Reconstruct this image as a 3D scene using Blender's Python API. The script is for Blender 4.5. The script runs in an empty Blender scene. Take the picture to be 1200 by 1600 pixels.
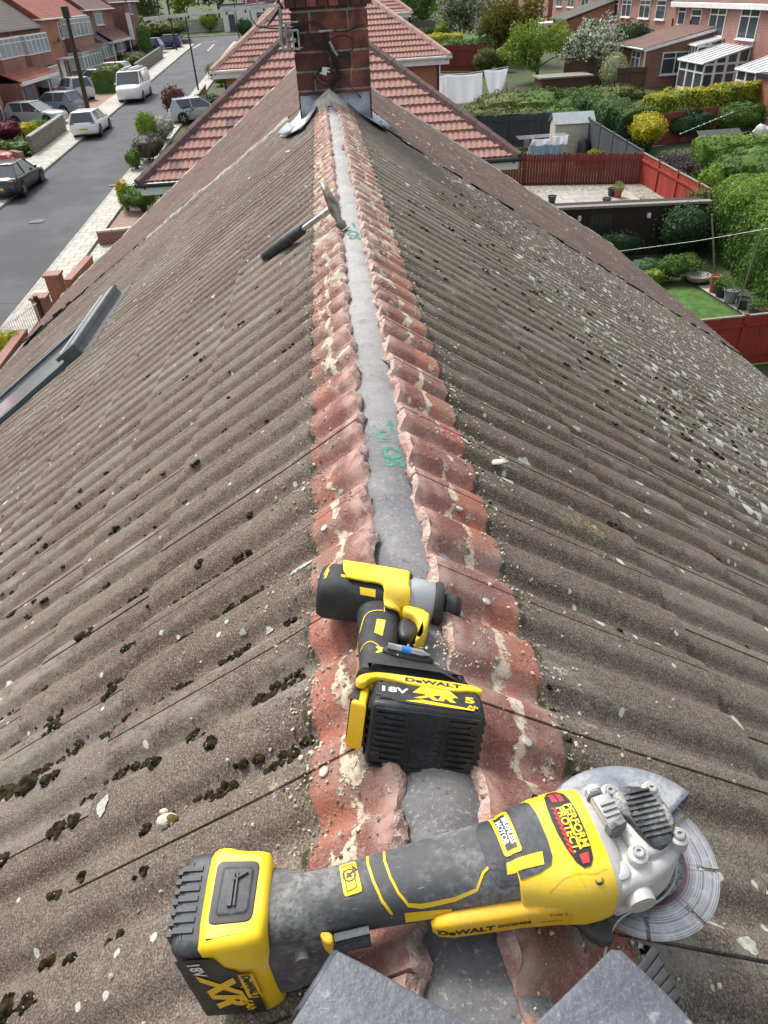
import bpy, bmesh, math, random
from mathutils import Vector, Matrix, Euler
from mathutils.bvhtree import BVHTree
R = math.radians
S = bpy.context.scene
COL = S.collection
random.seed(7)
# ------------------------------------------------------------------ camera
CX = Vector((0.99561212, -0.07936064, -0.0495823))      # camera right in world axes
CU = Vector((0.08722619, 0.59520477, 0.79882593))       # camera up
CB = Vector((-0.03388371, -0.79964565, 0.59951541))     # camera back
CAMZ = 9.0
cam = bpy.data.objects.new('camera', bpy.data.cameras.new('camera'))
COL.objects.link(cam)
m = Matrix((CX, CU, CB)).transposed().to_4x4(); m.translation = (0, 0, CAMZ)
cam.matrix_world = m
cam.data.sensor_fit = 'VERTICAL'; cam.data.sensor_height = 24.0
cam.data.lens = 1088.2187 / 1600 * 24; cam.data.clip_start = 0.02; cam.data.clip_end = 2000
S.camera = cam
# ------------------------------------------------------------------ light
SUN_EL, SUN_AZ = R(52), R(-32)          # azimuth from +Y towards +X
w = bpy.data.worlds.new('World'); S.world = w; w.use_nodes = True
nt = w.node_tree
sky = nt.nodes.new('ShaderNodeTexSky'); sky.sky_type = 'NISHITA'; sky.sun_disc = False
sky.sun_elevation = SUN_EL; sky.sun_rotation = SUN_AZ
sky.dust_density = 4.0; sky.ozone_density = 1.0; sky.air_density = 1.0
hs = nt.nodes.new('ShaderNodeHueSaturation'); hs.inputs['Saturation'].default_value = 0.35
nt.links.new(sky.outputs[0], hs.inputs['Color'])
bg = nt.nodes['Background']; bg.inputs['Strength'].default_value = 0.15
nt.links.new(hs.outputs[0], bg.inputs['Color'])
sun = bpy.data.objects.new('sun', bpy.data.lights.new('sun', 'SUN')); COL.objects.link(sun)
sun.data.energy = 1.6; sun.data.angle = R(12); sun.data.color = (1.0, 0.96, 0.9)
sd = Vector((math.sin(SUN_AZ) * math.cos(SUN_EL), math.cos(SUN_AZ) * math.cos(SUN_EL), math.sin(SUN_EL)))
sun.rotation_euler = sd.to_track_quat('Z', 'Y').to_euler()
S.view_settings.view_transform = 'Standard'; S.view_settings.look = 'None'
S.view_settings.exposure = 0.84; S.view_settings.gamma = 1.0
S.cycles.max_bounces = 6
# ------------------------------------------------------------------ where things stand
SL = 0.042                                               # the street climbs gently along +Y
def gz(y): return SL * y
def ray(px, py):
    return CX * ((px - 600) / 1088.2187) - CU * ((py - 800) / 1088.2187) - CB
def GP(px, py, dz=0.0):
    r = ray(px, py); s = (-CAMZ + dz) / (r.z - SL * r.y); p = r * s; p.z += CAMZ; return p
def onX(px, py, X):
    r = ray(px, py); p = r * (X / r.x); p.z += CAMZ; return p
def onY(px, py, Y):
    r = ray(px, py); p = r * (Y / r.y); p.z += CAMZ; return p
def onZ(px, py, Z):
    r = ray(px, py); p = r * ((Z - CAMZ) / r.z); p.z += CAMZ; return p
RX, APEX, T = 0.05, CAMZ - 0.62, 0.667
PIT = math.atan(T); CP, SP = math.cos(PIT), math.sin(PIT)
def onR(px, py, side, off=0.0):                          # a point on the roof slope
    r = ray(px, py); k = T if side < 0 else -T
    s = (APEX - CAMZ + off / CP - k * RX) / (r.z - k * r.x); p = r * s; p.z += CAMZ; return p
def RP(u, v, side, h=0.0):
    return Vector((RX + side * (v * CP + h * SP), u, APEX - v * SP + h * CP))
# ------------------------------------------------------------------ mesh helpers
class MB:
    def __init__(s): s.v = []; s.f = []; s.m = []; s.uv = {}
    def add(s, vs, fs, mat=0, uvs=None):
        b = len(s.v); s.v.extend(Vector(p) for p in vs)
        for i, f in enumerate(fs):
            if uvs: s.uv[len(s.f)] = [uvs[k] for k in f]
            s.f.append([b + k for k in f]); s.m.append(mat)
        return s
    def box(s, c, d, mat=0, rot=None):
        c = Vector(c); hx, hy, hz = d[0] / 2, d[1] / 2, d[2] / 2
        vs = [Vector((x, y, z)) for z in (-hz, hz) for y in (-hy, hy) for x in (-hx, hx)]
        if rot is not None:
            M = rot if isinstance(rot, Matrix) else Euler(rot).to_matrix()
            vs = [M @ p for p in vs]
        return s.add([p + c for p in vs], [(0, 2, 3, 1), (4, 5, 7, 6), (0, 1, 5, 4), (2, 6, 7, 3), (0, 4, 6, 2), (1, 3, 7, 5)], mat)
    def bb(s, a, b, mat=0):
        a, b = Vector(a), Vector(b); return s.box((a + b) / 2, [abs(b[i] - a[i]) for i in range(3)], mat)
    def loft(s, rings, mat=0, cap=True, closed=True):
        n = len(rings[0]); vs = [p for r in rings for p in r]; fs = []
        for i in range(len(rings) - 1):
            for j in range(n if closed else n - 1):
                k = (j + 1) % n; fs.append((i * n + j, i * n + k, (i + 1) * n + k, (i + 1) * n + j))
        if cap: fs.append(tuple(range(n - 1, -1, -1))); fs.append(tuple((len(rings) - 1) * n + j for j in range(n)))
        return s.add(vs, fs, mat)
    def tube(s, pts, r, seg=8, mat=0, cap=True):
        pts = [Vector(p) for p in pts]; rings = []; up = None
        for i, p in enumerate(pts):
            d = (pts[min(i + 1, len(pts) - 1)] - pts[max(i - 1, 0)])
            if d.length < 1e-9: d = Vector((0, 0, 1))
            d.normalize()
            if up is None: up = d.orthogonal().normalized()
            up = (up - d * up.dot(d))
            up = up.normalized() if up.length > 1e-6 else d.orthogonal().normalized()
            sd_ = d.cross(up); rr = r[i] if isinstance(r, (list, tuple)) else r
            rings.append([p + (up * math.cos(2 * math.pi * k / seg) + sd_ * math.sin(2 * math.pi * k / seg)) * rr for k in range(seg)])
        return s.loft(rings, mat, cap)
    def lathe(s, prof, o=(0, 0, 0), axis='z', seg=24, mat=0, cap=True):      # prof: (t along axis, radius)
        o = Vector(o); rings = []
        for t, r in prof:
            ring = []
            for k in range(seg):
                a = 2 * math.pi * k / seg; c, d = math.cos(a) * r, math.sin(a) * r
                ring.append(o + Vector({'z': (c, d, t), 'x': (t, c, d), 'y': (d, t, c)}[axis]))
            rings.append(ring)
        return s.loft(rings, mat, cap)
    def prism(s, poly, z0, z1, mat=0):
        n = len(poly)
        return s.add([(p[0], p[1], z0) for p in poly] + [(p[0], p[1], z1) for p in poly],
                     [tuple(range(n - 1, -1, -1)), tuple(range(n, 2 * n))] + [(i, (i + 1) % n, n + (i + 1) % n, n + i) for i in range(n)], mat)
    def puff(s, poly, z0, z1, r, mat=0, n=4, rb=None):
        poly = ccw(poly); rb = r if rb is None else rb; rings = []
        rings = [[(p[0], p[1], z0 + rb * (1 - math.cos(math.pi / 2 * k / n))) for p in inset(poly, rb * (1 - math.sin(math.pi / 2 * k / n)))] for k in range(n + 1)]
        for k in range(n + 1):
            a = math.pi / 2 * k / n; rings.append([(p[0], p[1], z1 - r * (1 - math.sin(a))) for p in inset(poly, r * (1 - math.cos(a)))])
        return s.loft([[Vector(p) for p in q] for q in rings], mat)
    def xf(s, M):
        s.v = [M @ p for p in s.v]; return s
    def bvh(s): return BVHTree.FromPolygons([tuple(p) for p in s.v], s.f)
    def build(s, name, mats, parent=None, loc=None, smooth=True, ang=35, origin=None):
        me = bpy.data.meshes.new(name)
        o_ = Vector(origin) if origin is not None else Vector((0, 0, 0))
        me.from_pydata([tuple(p - o_) for p in s.v], [], s.f)
        if not isinstance(mats, (list, tuple)): mats = [mats]
        for q in mats: me.materials.append(q)
        me.polygons.foreach_set('material_index', s.m)
        uvl = me.uv_layers.new(name='UVMap'); data = [0.0] * (2 * len(me.loops))
        for p in me.polygons:
            cu = s.uv.get(p.index); nx, ny, nz = (abs(q) for q in p.normal)
            for j, li in enumerate(p.loop_indices):
                if cu: uu, vv = cu[j]
                else:
                    c = s.v[me.loops[li].vertex_index]
                    if nz > 0.8: uu, vv = c.x, c.y
                    elif nx > ny: uu, vv = c.y, c.z
                    else: uu, vv = c.x, c.z
                data[2 * li] = uu; data[2 * li + 1] = vv
        uvl.data.foreach_set('uv', data)
        if smooth: me.shade_smooth(); me.set_sharp_from_angle(angle=R(ang))
        me.update()
        ob = bpy.data.objects.new(name, me); COL.objects.link(ob)
        if parent: ob.parent = parent
        if origin is not None: ob.location = o_
        if loc is not None: ob.location = loc
        return ob
def area(poly): return sum(poly[i][0] * poly[(i + 1) % len(poly)][1] - poly[(i + 1) % len(poly)][0] * poly[i][1] for i in range(len(poly))) / 2
def ccw(poly): return list(poly) if area(poly) > 0 else list(reversed(poly))
def inset(poly, d):
    n = len(poly); out = []
    for i in range(n):
        a = Vector(poly[i - 1][:2]); b = Vector(poly[i][:2]); c = Vector(poly[(i + 1) % n][:2])
        e1 = (b - a); e2 = (c - b)
        if e1.length < 1e-9: e1 = e2
        if e2.length < 1e-9: e2 = e1
        e1 = e1.normalized(); e2 = e2.normalized()
        n1 = Vector((-e1.y, e1.x)); n2 = Vector((-e2.y, e2.x)); nn = (n1 + n2)
        nn = nn.normalized() if nn.length > 1e-6 else n1
        k = 1 / max(0.5, nn.dot(n1)); out.append((b.x + nn.x * d * k, b.y + nn.y * d * k))
    return out
def chaik(poly, n=2, closed=True):
    for _ in range(n):
        q = []; L = len(poly); rng = range(L) if closed else range(L - 1)
        if not closed: q.append(poly[0])
        for i in rng:
            a, b = poly[i], poly[(i + 1) % L]
            q.append(tuple(a[k] * .75 + b[k] * .25 for k in range(len(a)))); q.append(tuple(a[k] * .25 + b[k] * .75 for k in range(len(a))))
        if not closed: q.append(poly[-1])
        poly = q
    return poly
def rnd(poly, r, n=4):                                    # rounded corners of radius r
    out = []; L = len(poly)
    for i in range(L):
        a, b, c = (Vector(poly[k % L][:2]) for k in (i - 1, i, i + 1)); d1 = (a - b); d2 = (c - b); q = min(r, d1.length * .45, d2.length * .45)
        p1 = b + d1.normalized() * q; p2 = b + d2.normalized() * q
        for k in range(n + 1): t = k / n; out.append(tuple(p1 * (1 - t) ** 2 + b * 2 * t * (1 - t) + p2 * t * t))
    return out
def mm(poly): return [tuple(c * .001 for c in p) for p in poly]
def sring(c, ax, ay, e=2.4, n=24, plane='yz'):           # super-ellipse ring around c
    out = []
    for k in range(n):
        a = 2 * math.pi * k / n; ca, sa = math.cos(a), math.sin(a)
        p = abs(ca) ** (2 / e) * (1 if ca >= 0 else -1) * ax; q = abs(sa) ** (2 / e) * (1 if sa >= 0 else -1) * ay
        out.append(Vector(c) + Vector({'yz': (0, p, q), 'xz': (p, 0, q), 'xy': (p, q, 0)}[plane]))
    return out
def empty(name, loc=(0, 0, 0), rot=(0, 0, 0)):
    o = bpy.data.objects.new(name, None); COL.objects.link(o); o.location = loc; o.rotation_euler = rot
    o.empty_display_size = 0.1; return o
def tag(o, label=None, cat=None, group=None, kind=None):
    if label: o['label'] = label
    if cat: o['category'] = cat
    if group: o['group'] = group
    if kind: o['kind'] = kind
    return o
FONT = {}
def text_mesh(txt, size, bold=0.0, align='CENTER', shear=0.0, space=1.0):
    key = (txt, size, bold, align, shear, space)
    cu = bpy.data.curves.new('t', 'FONT'); cu.body = txt; cu.size = size; cu.align_x = align; cu.align_y = 'CENTER'
    cu.offset = bold * size; cu.shear = shear; cu.space_character = space; cu.resolution_u = 3
    ob = bpy.data.objects.new('t', cu); COL.objects.link(ob)
    dg = bpy.context.evaluated_depsgraph_get(); me = ob.evaluated_get(dg).to_mesh()
    vs = [v.co.copy() for v in me.vertices]; fs = [list(p.vertices) for p in me.polygons]
    ob.evaluated_get(dg).to_mesh_clear(); bpy.data.objects.remove(ob); bpy.data.curves.remove(cu)
    return vs, fs
def text_on(mb, txt, size, M, mat=0, bold=0.02, sx=1.0, bvh=None, lift=.0004, shear=0.0, **k):
    vs, fs = text_mesh(txt, size, bold, shear=shear, **k); out = []
    for p in vs:
        q = M @ Vector((p.x * sx, p.y, 0))
        if bvh is not None:
            h = bvh.ray_cast(Vector((q.x, q.y, 0.3)), Vector((0, 0, -1)))
            if h[0] is not None: q = h[0] + Vector((0, 0, lift))
        out.append(q)
    mb.add(out, fs, mat)
def ribbon(mb, pts, wd, bvh, mat=0, lift=.0005, closed=False, step=.003):
    P = []; L = list(pts) + ([pts[0]] if closed else [])
    for i in range(len(L) - 1):
        a, b = Vector(L[i][:2]), Vector(L[i + 1][:2]); n = max(1, int((b - a).length / step))
        for k in range(n): P.append(a.lerp(b, k / n))
    P.append(Vector(L[-1][:2])); vs = []
    for i, p in enumerate(P):
        d = P[min(i + 1, len(P) - 1)] - P[max(i - 1, 0)]
        if d.length < 1e-9: d = Vector((1, 0))
        d.normalize(); nn = Vector((-d.y, d.x)) * wd / 2
        for q in (p - nn, p + nn):
            h = bvh.ray_cast(Vector((q.x, q.y, 0.3)), Vector((0, 0, -1)))
            z = h[0].z if h[0] is not None else 0
            vs.append((q.x, q.y, z + lift))
    mb.add(vs, [(2 * i, 2 * i + 1, 2 * i + 3, 2 * i + 2) for i in range(len(P) - 1)], mat)
def drape_poly(mb, poly, bvh, mat=0, lift=.0004, step=.004):
    """fill an outline with a fine grid laid onto the surface below it"""
    xs = [p[0] for p in poly]; ys = [p[1] for p in poly]
    bm = bmesh.new(); f = bm.faces.new([bm.verts.new((p[0], p[1], 0)) for p in poly])
    for axis, lo, hi in ((0, min(xs), max(xs)), (1, min(ys), max(ys))):
        t = lo + step
        while t < hi:
            no = Vector((1, 0, 0)) if axis == 0 else Vector((0, 1, 0))
            bmesh.ops.bisect_plane(bm, geom=bm.verts[:] + bm.edges[:] + bm.faces[:], plane_co=no * t, plane_no=no); t += step
    bm.verts.ensure_lookup_table(); vs = []
    for i, v in enumerate(bm.verts):
        v.index = i; h = bvh.ray_cast(Vector((v.co.x, v.co.y, 0.3)), Vector((0, 0, -1)))
        vs.append((v.co.x, v.co.y, (h[0].z if h[0] is not None else 0) + lift))
    fs = [[v.index for v in f.verts] for f in bm.faces]
    mb.add(vs, fs, mat); bm.free()
# ------------------------------------------------------------------ material helpers
class NT:
    def __init__(s, name):
        s.mat = bpy.data.materials.new(name); s.mat.use_nodes = True; s.t = s.mat.node_tree
        s.b = s.t.nodes['Principled BSDF']; s.n = s.t.nodes; s._tc = None
    def L(s, a, b): s.t.links.new(a, b)
    def set(s, inp, val):
        if isinstance(val, bpy.types.NodeSocket): s.L(val, inp)
        else:
            if isinstance(val, (tuple, list)) and len(val) == 3 and inp.type == 'RGBA': val = (*val, 1)
            inp.default_value = val
    def tc(s, k='Object'):
        if s._tc is None: s._tc = s.n.new('ShaderNodeTexCoord')
        return s._tc.outputs[k]
    def mapping(s, vec, scale=(1, 1, 1), rot=(0, 0, 0), loc=(0, 0, 0)):
        q = s.n.new('ShaderNodeMapping'); s.L(vec, q.inputs[0]); q.inputs['Scale'].default_value = scale
        q.inputs['Rotation'].default_value = rot; q.inputs['Location'].default_value = loc; return q.outputs[0]
    def noise(s, scale=5, detail=4, vec=None, rough=.55, out=0, dist=0.0):
        q = s.n.new('ShaderNodeTexNoise'); s.L(vec if vec is not None else s.tc(), q.inputs['Vector'])
        q.inputs['Scale'].default_value = scale; q.inputs['Detail'].default_value = detail; q.inputs['Roughness'].default_value = rough
        q.inputs['Distortion'].default_value = dist; return q.outputs[out]
    def voro(s, scale=5, vec=None, out='Distance', feature='F1', rnd=1.0):
        q = s.n.new('ShaderNodeTexVoronoi'); q.feature = feature; s.L(vec if vec is not None else s.tc(), q.inputs['Vector'])
        q.inputs['Scale'].default_value = scale; q.inputs['Randomness'].default_value = rnd; return q.outputs[out]
    def math(s, op, a, b=0.0, c=None, clamp=False):
        q = s.n.new('ShaderNodeMath'); q.operation = op; s.set(q.inputs[0], a); s.set(q.inputs[1], b); q.use_clamp = clamp
        if c is not None: s.set(q.inputs[2], c)
        return q.outputs[0]
    def mr(s, v, a, b, c=0.0, d=1.0, smooth=True):
        q = s.n.new('ShaderNodeMapRange'); s.L(v, q.inputs[0]); q.interpolation_type = 'SMOOTHSTEP' if smooth else 'LINEAR'
        for i, k in enumerate((a, b, c, d)): q.inputs[1 + i].default_value = k
        return q.outputs[0]
    def mix(s, f, a, b, mode='MIX'):
        q = s.n.new('ShaderNodeMix'); q.data_type = 'RGBA'; q.blend_type = mode
        s.set(q.inputs[0], f); s.set(q.inputs[6], a); s.set(q.inputs[7], b); return q.outputs[2]
    def sep(s, vec):
        q = s.n.new('ShaderNodeSeparateXYZ'); s.L(vec, q.inputs[0]); return q.outputs
    def attr(s, name):
        q = s.n.new('ShaderNodeAttribute'); q.attribute_name = name; return q.outputs['Fac']
    def island(s):
        q = s.n.new('ShaderNodeNewGeometry'); return q.outputs['Random Per Island']
    def obr(s):
        q = s.n.new('ShaderNodeObjectInfo'); return q.outputs['Random']
    def bump(s, h, strength=.5, dist=.01, nrm=None):
        q = s.n.new('ShaderNodeBump'); s.L(h, q.inputs['Height']); q.inputs['Strength'].default_value = strength
        q.inputs['Distance'].default_value = dist
        if nrm is not None: s.L(nrm, q.inputs['Normal'])
        return q.outputs[0]
    def done(s, col=None, rough=.7, metal=0.0, nrm=None, spec=None, **k):
        if col is not None: s.set(s.b.inputs['Base Color'], col)
        s.set(s.b.inputs['Roughness'], rough); s.set(s.b.inputs['Metallic'], metal)
        if nrm is not None: s.L(nrm, s.b.inputs['Normal'])
        if spec is not None: s.b.inputs['Specular IOR Level'].default_value = spec
        for a, v in k.items(): s.set(s.b.inputs[a.replace('_', ' ')], v)
        return s.mat
def pm(name, c1, c2=None, scale=6, rough=.7, metal=0.0, bs=None, bstr=.3, bd=.01, spec=None, detail=5):
    n = NT(name); c2 = c2 or tuple(x * .75 for x in c1)
    f = n.mr(n.noise(scale, detail), .35, .65)
    nb = n.bump(n.noise(bs, 5), bstr, bd) if bs else None
    return n.done(n.mix(f, c1, c2), rough, metal, nb, spec)
def brick_mat(name, c1, c2, mortar, bw=.225, bh=.075, msz=.011):
    n = NT(name); q = n.n.new('ShaderNodeTexBrick'); n.L(n.tc('UV'), q.inputs['Vector'])
    q.inputs['Scale'].default_value = 1; q.inputs['Brick Width'].default_value = bw; q.inputs['Row Height'].default_value = bh
    q.inputs['Mortar Size'].default_value = msz; q.inputs['Color1'].default_value = (*c1, 1); q.inputs['Color2'].default_value = (*c2, 1)
    q.inputs['Mortar'].default_value = (*mortar, 1); q.inputs['Bias'].default_value = -.1; q.inputs['Mortar Smooth'].default_value = .3
    c = n.mix(n.mr(n.noise(.6, 5), .35, .7, 0, .55), q.outputs[0], tuple(x * .55 for x in c1))
    c = n.mix(n.mr(n.noise(9, 4), .5, .8, 0, .5), c, tuple(min(1, x * 1.5 + .04) for x in c2))
    return n.done(c, .9, 0, n.bump(q.outputs[1], .6, -.006))
def leaf_mat(name, c1, c2, c3=None, tr=.25):
    n = NT(name); r = n.island(); c = n.mix(r, c1, c2)
    if c3: c = n.mix(n.mr(n.noise(1.7, 3), .45, .62), c, c3)
    if c1[0] < .8: c = n.mix(n.mr(n.noise(.8, 3), .35, .7, 0, .5), c, tuple(x * .6 for x in c1))
    n.done(c, .65, 0, None, .25)
    t = n.n.new('ShaderNodeBsdfTranslucent'); n.set(t.inputs[0], c); mx = n.n.new('ShaderNodeMixShader'); mx.inputs[0].default_value = tr
    n.L(n.b.outputs[0], mx.inputs[1]); n.L(t.outputs[0], mx.inputs[2]); n.L(mx.outputs[0], n.n['Material Output'].inputs[0])
    return n.mat
# ------------------------------------------------------------------ roof materials
def roof_mat(name, side, redw, near=True, purple=0.0):
    n = NT(name); uv = n.sep(n.tc('UV')); u, v = uv[0], uv[1]; ob = n.tc('Object')
    g1 = n.noise(1.3, 5); g2 = n.noise(7, 5, rough=.65); fine = n.noise(400, 4, rough=.85); mid = n.noise(48, 7, rough=.78); strk = n.noise(5, 6, n.mapping(n.tc('UV'), (7, .9, 1)), rough=.75)
    brown = (.108, .070, .055) if side < 0 else (.090, .068, .050)
    grey = (.165, .132, .102) if side < 0 else (.140, .122, .092)
    c = n.mix(n.mr(g1, .38, .62), brown, grey)
    c = n.mix(n.mr(g2, .5, .75, 0, .55), c, (.17, .105, .085))
    c = n.mix(n.mr(g2, .25, .42, .5, 0), c, (.19, .185, .125))
    tv = n.attr('tv'); c = n.mix(n.math('MULTIPLY', n.mr(tv, .0, 1, 0, 1, False), .55), c, n.mix(.5, c, (.115, .09, .075)))
    c = n.mix(n.mr(tv, .82, 1, 0, .5), c, (.22, .20, .17))
    if purple:
        c = n.mix(purple, c, n.mix(n.mr(g2, .3, .7), (.125, .080, .074), (.19, .13, .115)))
        st_ = n.noise(3, 6, n.mapping(n.tc('UV'), (6, .8, 1)), rough=.75); c = n.mix(n.mr(st_, .52, .68, 0, .6), c, (.26, .20, .18)); c = n.mix(n.mr(st_, .32, .44, .6, 0), c, (.06, .045, .04))
    if near:                                            # gritty sand-faced concrete
        c = n.mix(n.mr(strk, .52, .70, 0, .5), c, (.24, .215, .18)); c = n.mix(n.mr(strk, .30, .45, .55, 0), c, (.055, .040, .032))
        c = n.mix(n.mr(fine, .50, .66, 0, .9), c, (.42, .38, .325))
        c = n.mix(n.mr(fine, .34, .49, .95, 0), c, (.028, .022, .018))
        blk = n.mr(n.noise(4.5, 6, rough=.8), .60, .66); c = n.mix(n.math('MULTIPLY', blk, n.mr(mid, .5, .42)), c, (.028, .024, .018))
        wsh = n.mr(n.noise(3.4, 6, n.mapping(n.tc(), (.6, 1.6, 1)), rough=.75), .56, .66); c = n.mix(n.math('MULTIPLY', wsh, .5), c, (.30, .28, .245))
        c = n.mix(n.mr(mid, .52, .72, 0, .6), c, (.29, .265, .22))
        c = n.mix(n.mr(mid, .30, .46, .7, 0), c, (.060, .046, .037))
    else:
        c = n.mix(n.mr(mid, .5, .75, 0, .4), c, (.32, .30, .26))
    # pale crustose lichen, small spots
    ld = n.attr('lich'); vec = n.mapping(n.tc('UV'), (1, 1, 1))
    d0 = n.math('ADD', n.voro(19, vec), n.math('MULTIPLY', n.noise(70, 3), .22)); vc = n.sep(n.voro(19, vec, 'Color'))
    on = n.math('LESS_THAN', vc[0], ld); rad = n.math('MULTIPLY_ADD', n.math('POWER', vc[1], 2), .36, .24)
    rad = n.math('MULTIPLY', rad, .62 if side < 0 else 1.0)
    spot = n.math('MULTIPLY', n.mr(n.math('SUBTRACT', rad, d0), -.01, .03), on)
    d1 = n.math('ADD', n.voro(52, vec), n.math('MULTIPLY', n.noise(160, 2), .2)); vd = n.sep(n.voro(52, vec, 'Color'))
    on1 = n.math('LESS_THAN', vd[0], n.math('MULTIPLY', ld, .95)); sp1 = n.math('MULTIPLY', n.mr(n.math('SUBTRACT', .37, d1), -.01, .05), on1)
    c = n.mix(n.math('MAXIMUM', spot, sp1), c, n.mix(mid, (.36, .36, .32), (.68, .67, .62)))
    yl = n.math('MULTIPLY', n.mr(n.noise(3.1, 4, rough=.6), .66, .74), n.mr(mid, .5, .6)); c = n.mix(n.math('MULTIPLY', yl, .6), c, (.36, .30, .08))
    if redw:                                            # unweathered strip the ridge tiles used to cover
        edge = n.math('ADD', v, n.math('MULTIPLY', n.math('SUBTRACT', n.noise(26, 5, rough=.7), .5), .022))
        red = n.mr(edge, redw - .003, redw + .004, 1, 0)
        r1 = n.mix(n.mr(n.noise(11, 5), .35, .65), (.185, .070, .056), (.285, .135, .112))
        inner = n.mr(v, redw * .62, redw * .70)
        r1 = n.mix(n.math('MULTIPLY', inner, n.mr(n.noise(5, 2), .46, .54)), r1, (.36, .135, .09))
        r1 = n.mix(n.mr(n.noise(16, 5), .5, .68, 0, .75), r1, (.38, .25, .205)); r1 = n.mix(n.math('MULTIPLY', n.mr(n.noise(6, 6, rough=.75), .48, .62), .55), r1, (.22, .17, .14)); r1 = n.mix(n.mr(u, 1.2, 3.2, 0, .35), r1, (.44, .31, .26))
        r1 = n.mix(n.mr(mid, .52, .75, 0, .7), r1, (.55, .36, .30)); r1 = n.mix(n.mr(fine, .5, .75, 0, .75), r1, (.62, .47, .42))
        r1 = n.mix(n.mr(fine, .28, .45, .7, 0), r1, (.13, .035, .03))
        r1 = n.mix(n.math('MULTIPLY', n.mr(v, .052, .075, .75, 0), n.mr(n.noise(40, 4), .3, .6)), r1, (.52, .36, .31))
        fall = n.math('ADD', n.math('ABSOLUTE', n.math('SUBTRACT', v, n.math('MULTIPLY_ADD', n.math('SUBTRACT', n.noise(14, 4), .5), .07, redw * .66))), n.math('MULTIPLY', n.math('SUBTRACT', n.noise(33, 5, rough=.7), .5), .05))
        mort = n.mr(fall, .004, .009, 1, 0)
        blot = n.mr(n.math('MULTIPLY_ADD', n.noise(9.5, 6, rough=.78), 1.0, n.math('MULTIPLY', n.mr(u, 1.0, 2.6, 0, .085), 1)), .60, .635)
        mm_ = n.math('MAXIMUM', n.math('MULTIPLY', mort, n.mr(n.noise(4, 2), .40, .5)), blot)
        mc = n.mix(mid, (.52, .45, .33), (.74, .67, .53))
        r1 = n.mix(n.math('MULTIPLY', n.math('MULTIPLY', mm_, n.mr(n.noise(75, 5, rough=.8), .38, .55, .25, .95)), 1), r1, mc); c = n.mix(red, c, r1)
        dirt = n.math('MULTIPLY', n.mr(n.math('ABSOLUTE', n.math('SUBTRACT', edge, redw + .006)), .002, .009, 1, 0), n.mr(n.noise(30, 4), .45, .6)); c = n.mix(dirt, c, (.055, .05, .03))
        spill = n.math('MULTIPLY', n.mr(v, redw, redw + .12, 1, 0), n.mr(n.noise(13, 6, rough=.75), .60, .66)); c = n.mix(n.math('MULTIPLY', spill, .8), c, mc)
        bl = n.math('MAXIMUM', n.math('MULTIPLY', mm_, red), spill)
    h = n.math('ADD', n.math('MULTIPLY', fine, .6), n.math('MULTIPLY', mid, 1.2))
    if redw: h = n.math('ADD', h, n.math('MULTIPLY', bl, 1.1))
    return n.done(c, .95, 0, n.bump(h, .95, .0028) if near else n.bump(mid, .5, .003), .2)
M_roofL = roof_mat('weathered_tile_left', -1, .145); M_roofR = roof_mat('weathered_tile_right', 1, .180)
M_roofN = roof_mat('weathered_tile_far', -1, 0, False, .75); M_roofN2 = roof_mat('weathered_tile_far_right', 1, 0, False, .6)
n = NT('broken_tile_edge'); f = n.noise(38, 6, rough=.75)
M_broken = n.done(n.mix(n.mr(f, .35, .7), n.mix(n.mr(n.noise(9, 3), .4, .6), (.42, .22, .19), (.34, .22, .17)), (.62, .50, .44)), .95, 0, n.bump(n.math('ADD', f, n.noise(260, 3)), .8, .006))
n = NT('grey_felt'); f = n.noise(3, 6, rough=.65); g = n.noise(40, 5, rough=.7)
c = n.mix(n.mr(f, .35, .65), (.10, .102, .108), (.20, .20, .205)); c = n.mix(n.mr(n.noise(14, 5), .5, .75, 0, .6), c, (.29, .29, .285))
dust = n.mr(n.sep(n.tc())[1], .7, 1.9); c = n.mix(n.math('MULTIPLY', dust, n.mr(n.noise(9, 6, rough=.75), .3, .55, .35, .85)), c, (.40, .395, .38))
g3_ = n.noise(190, 4, rough=.75); c = n.mix(n.mr(g3_, .55, .72, 0, .7), c, (.50, .48, .44)); c = n.mix(n.mr(g3_, .28, .42, .8, 0), c, (.035, .035, .036)); c = n.mix(n.mr(g, .60, .72, 0, .6), c, (.36, .34, .30)); c = n.mix(n.mr(g, .26, .38, .8, 0), c, (.045, .045, .045))
uv_ = n.mapping(n.tc('UV'), (420, 420, 1), (0, 0, .78)); wv = n.n.new('ShaderNodeTexChecker'); n.L(uv_, wv.inputs[0]); wv.inputs['Scale'].default_value = 1
M_felt = n.done(c, .85, 0, n.bump(n.math('ADD', n.math('MULTIPLY', n.math('ADD', n.noise(30, 4), g3_), 2.5), n.math('MULTIPLY', wv.outputs[1], .35)), .5, .0015), .3)
M_mortar = pm('old_mortar', (.42, .39, .32), (.20, .19, .15), 14, .95, bs=60, bstr=.9, bd=.008)
M_mortpale = pm('pale_mortar', (.62, .55, .42), (.46, .40, .31), 30, .95, bs=90, bstr=.8, bd=.004)
M_moss = pm('moss', (.055, .045, .022), (.010, .008, .005), 90, .98, bs=400, bstr=1.0, bd=.004, spec=.1)
n = NT('lead_sheet'); f = n.noise(9, 6, rough=.6)
M_lead = n.done(n.mix(n.mr(f, .35, .65), (.24, .27, .30), (.42, .45, .48)), .5, .35, n.bump(n.noise(18, 4), .4, .01))
M_lead2 = pm('white_flashing', (.30, .33, .36), (.18, .205, .23), 22, .55, bs=30, bstr=.6, bd=.01)
M_black = pm('black_plastic', (.014, .014, .016), (.024, .024, .026), 20, .45)
M_gutter = pm('black_gutter', (.02, .022, .025), (.035, .037, .04), 8, .35)
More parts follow.
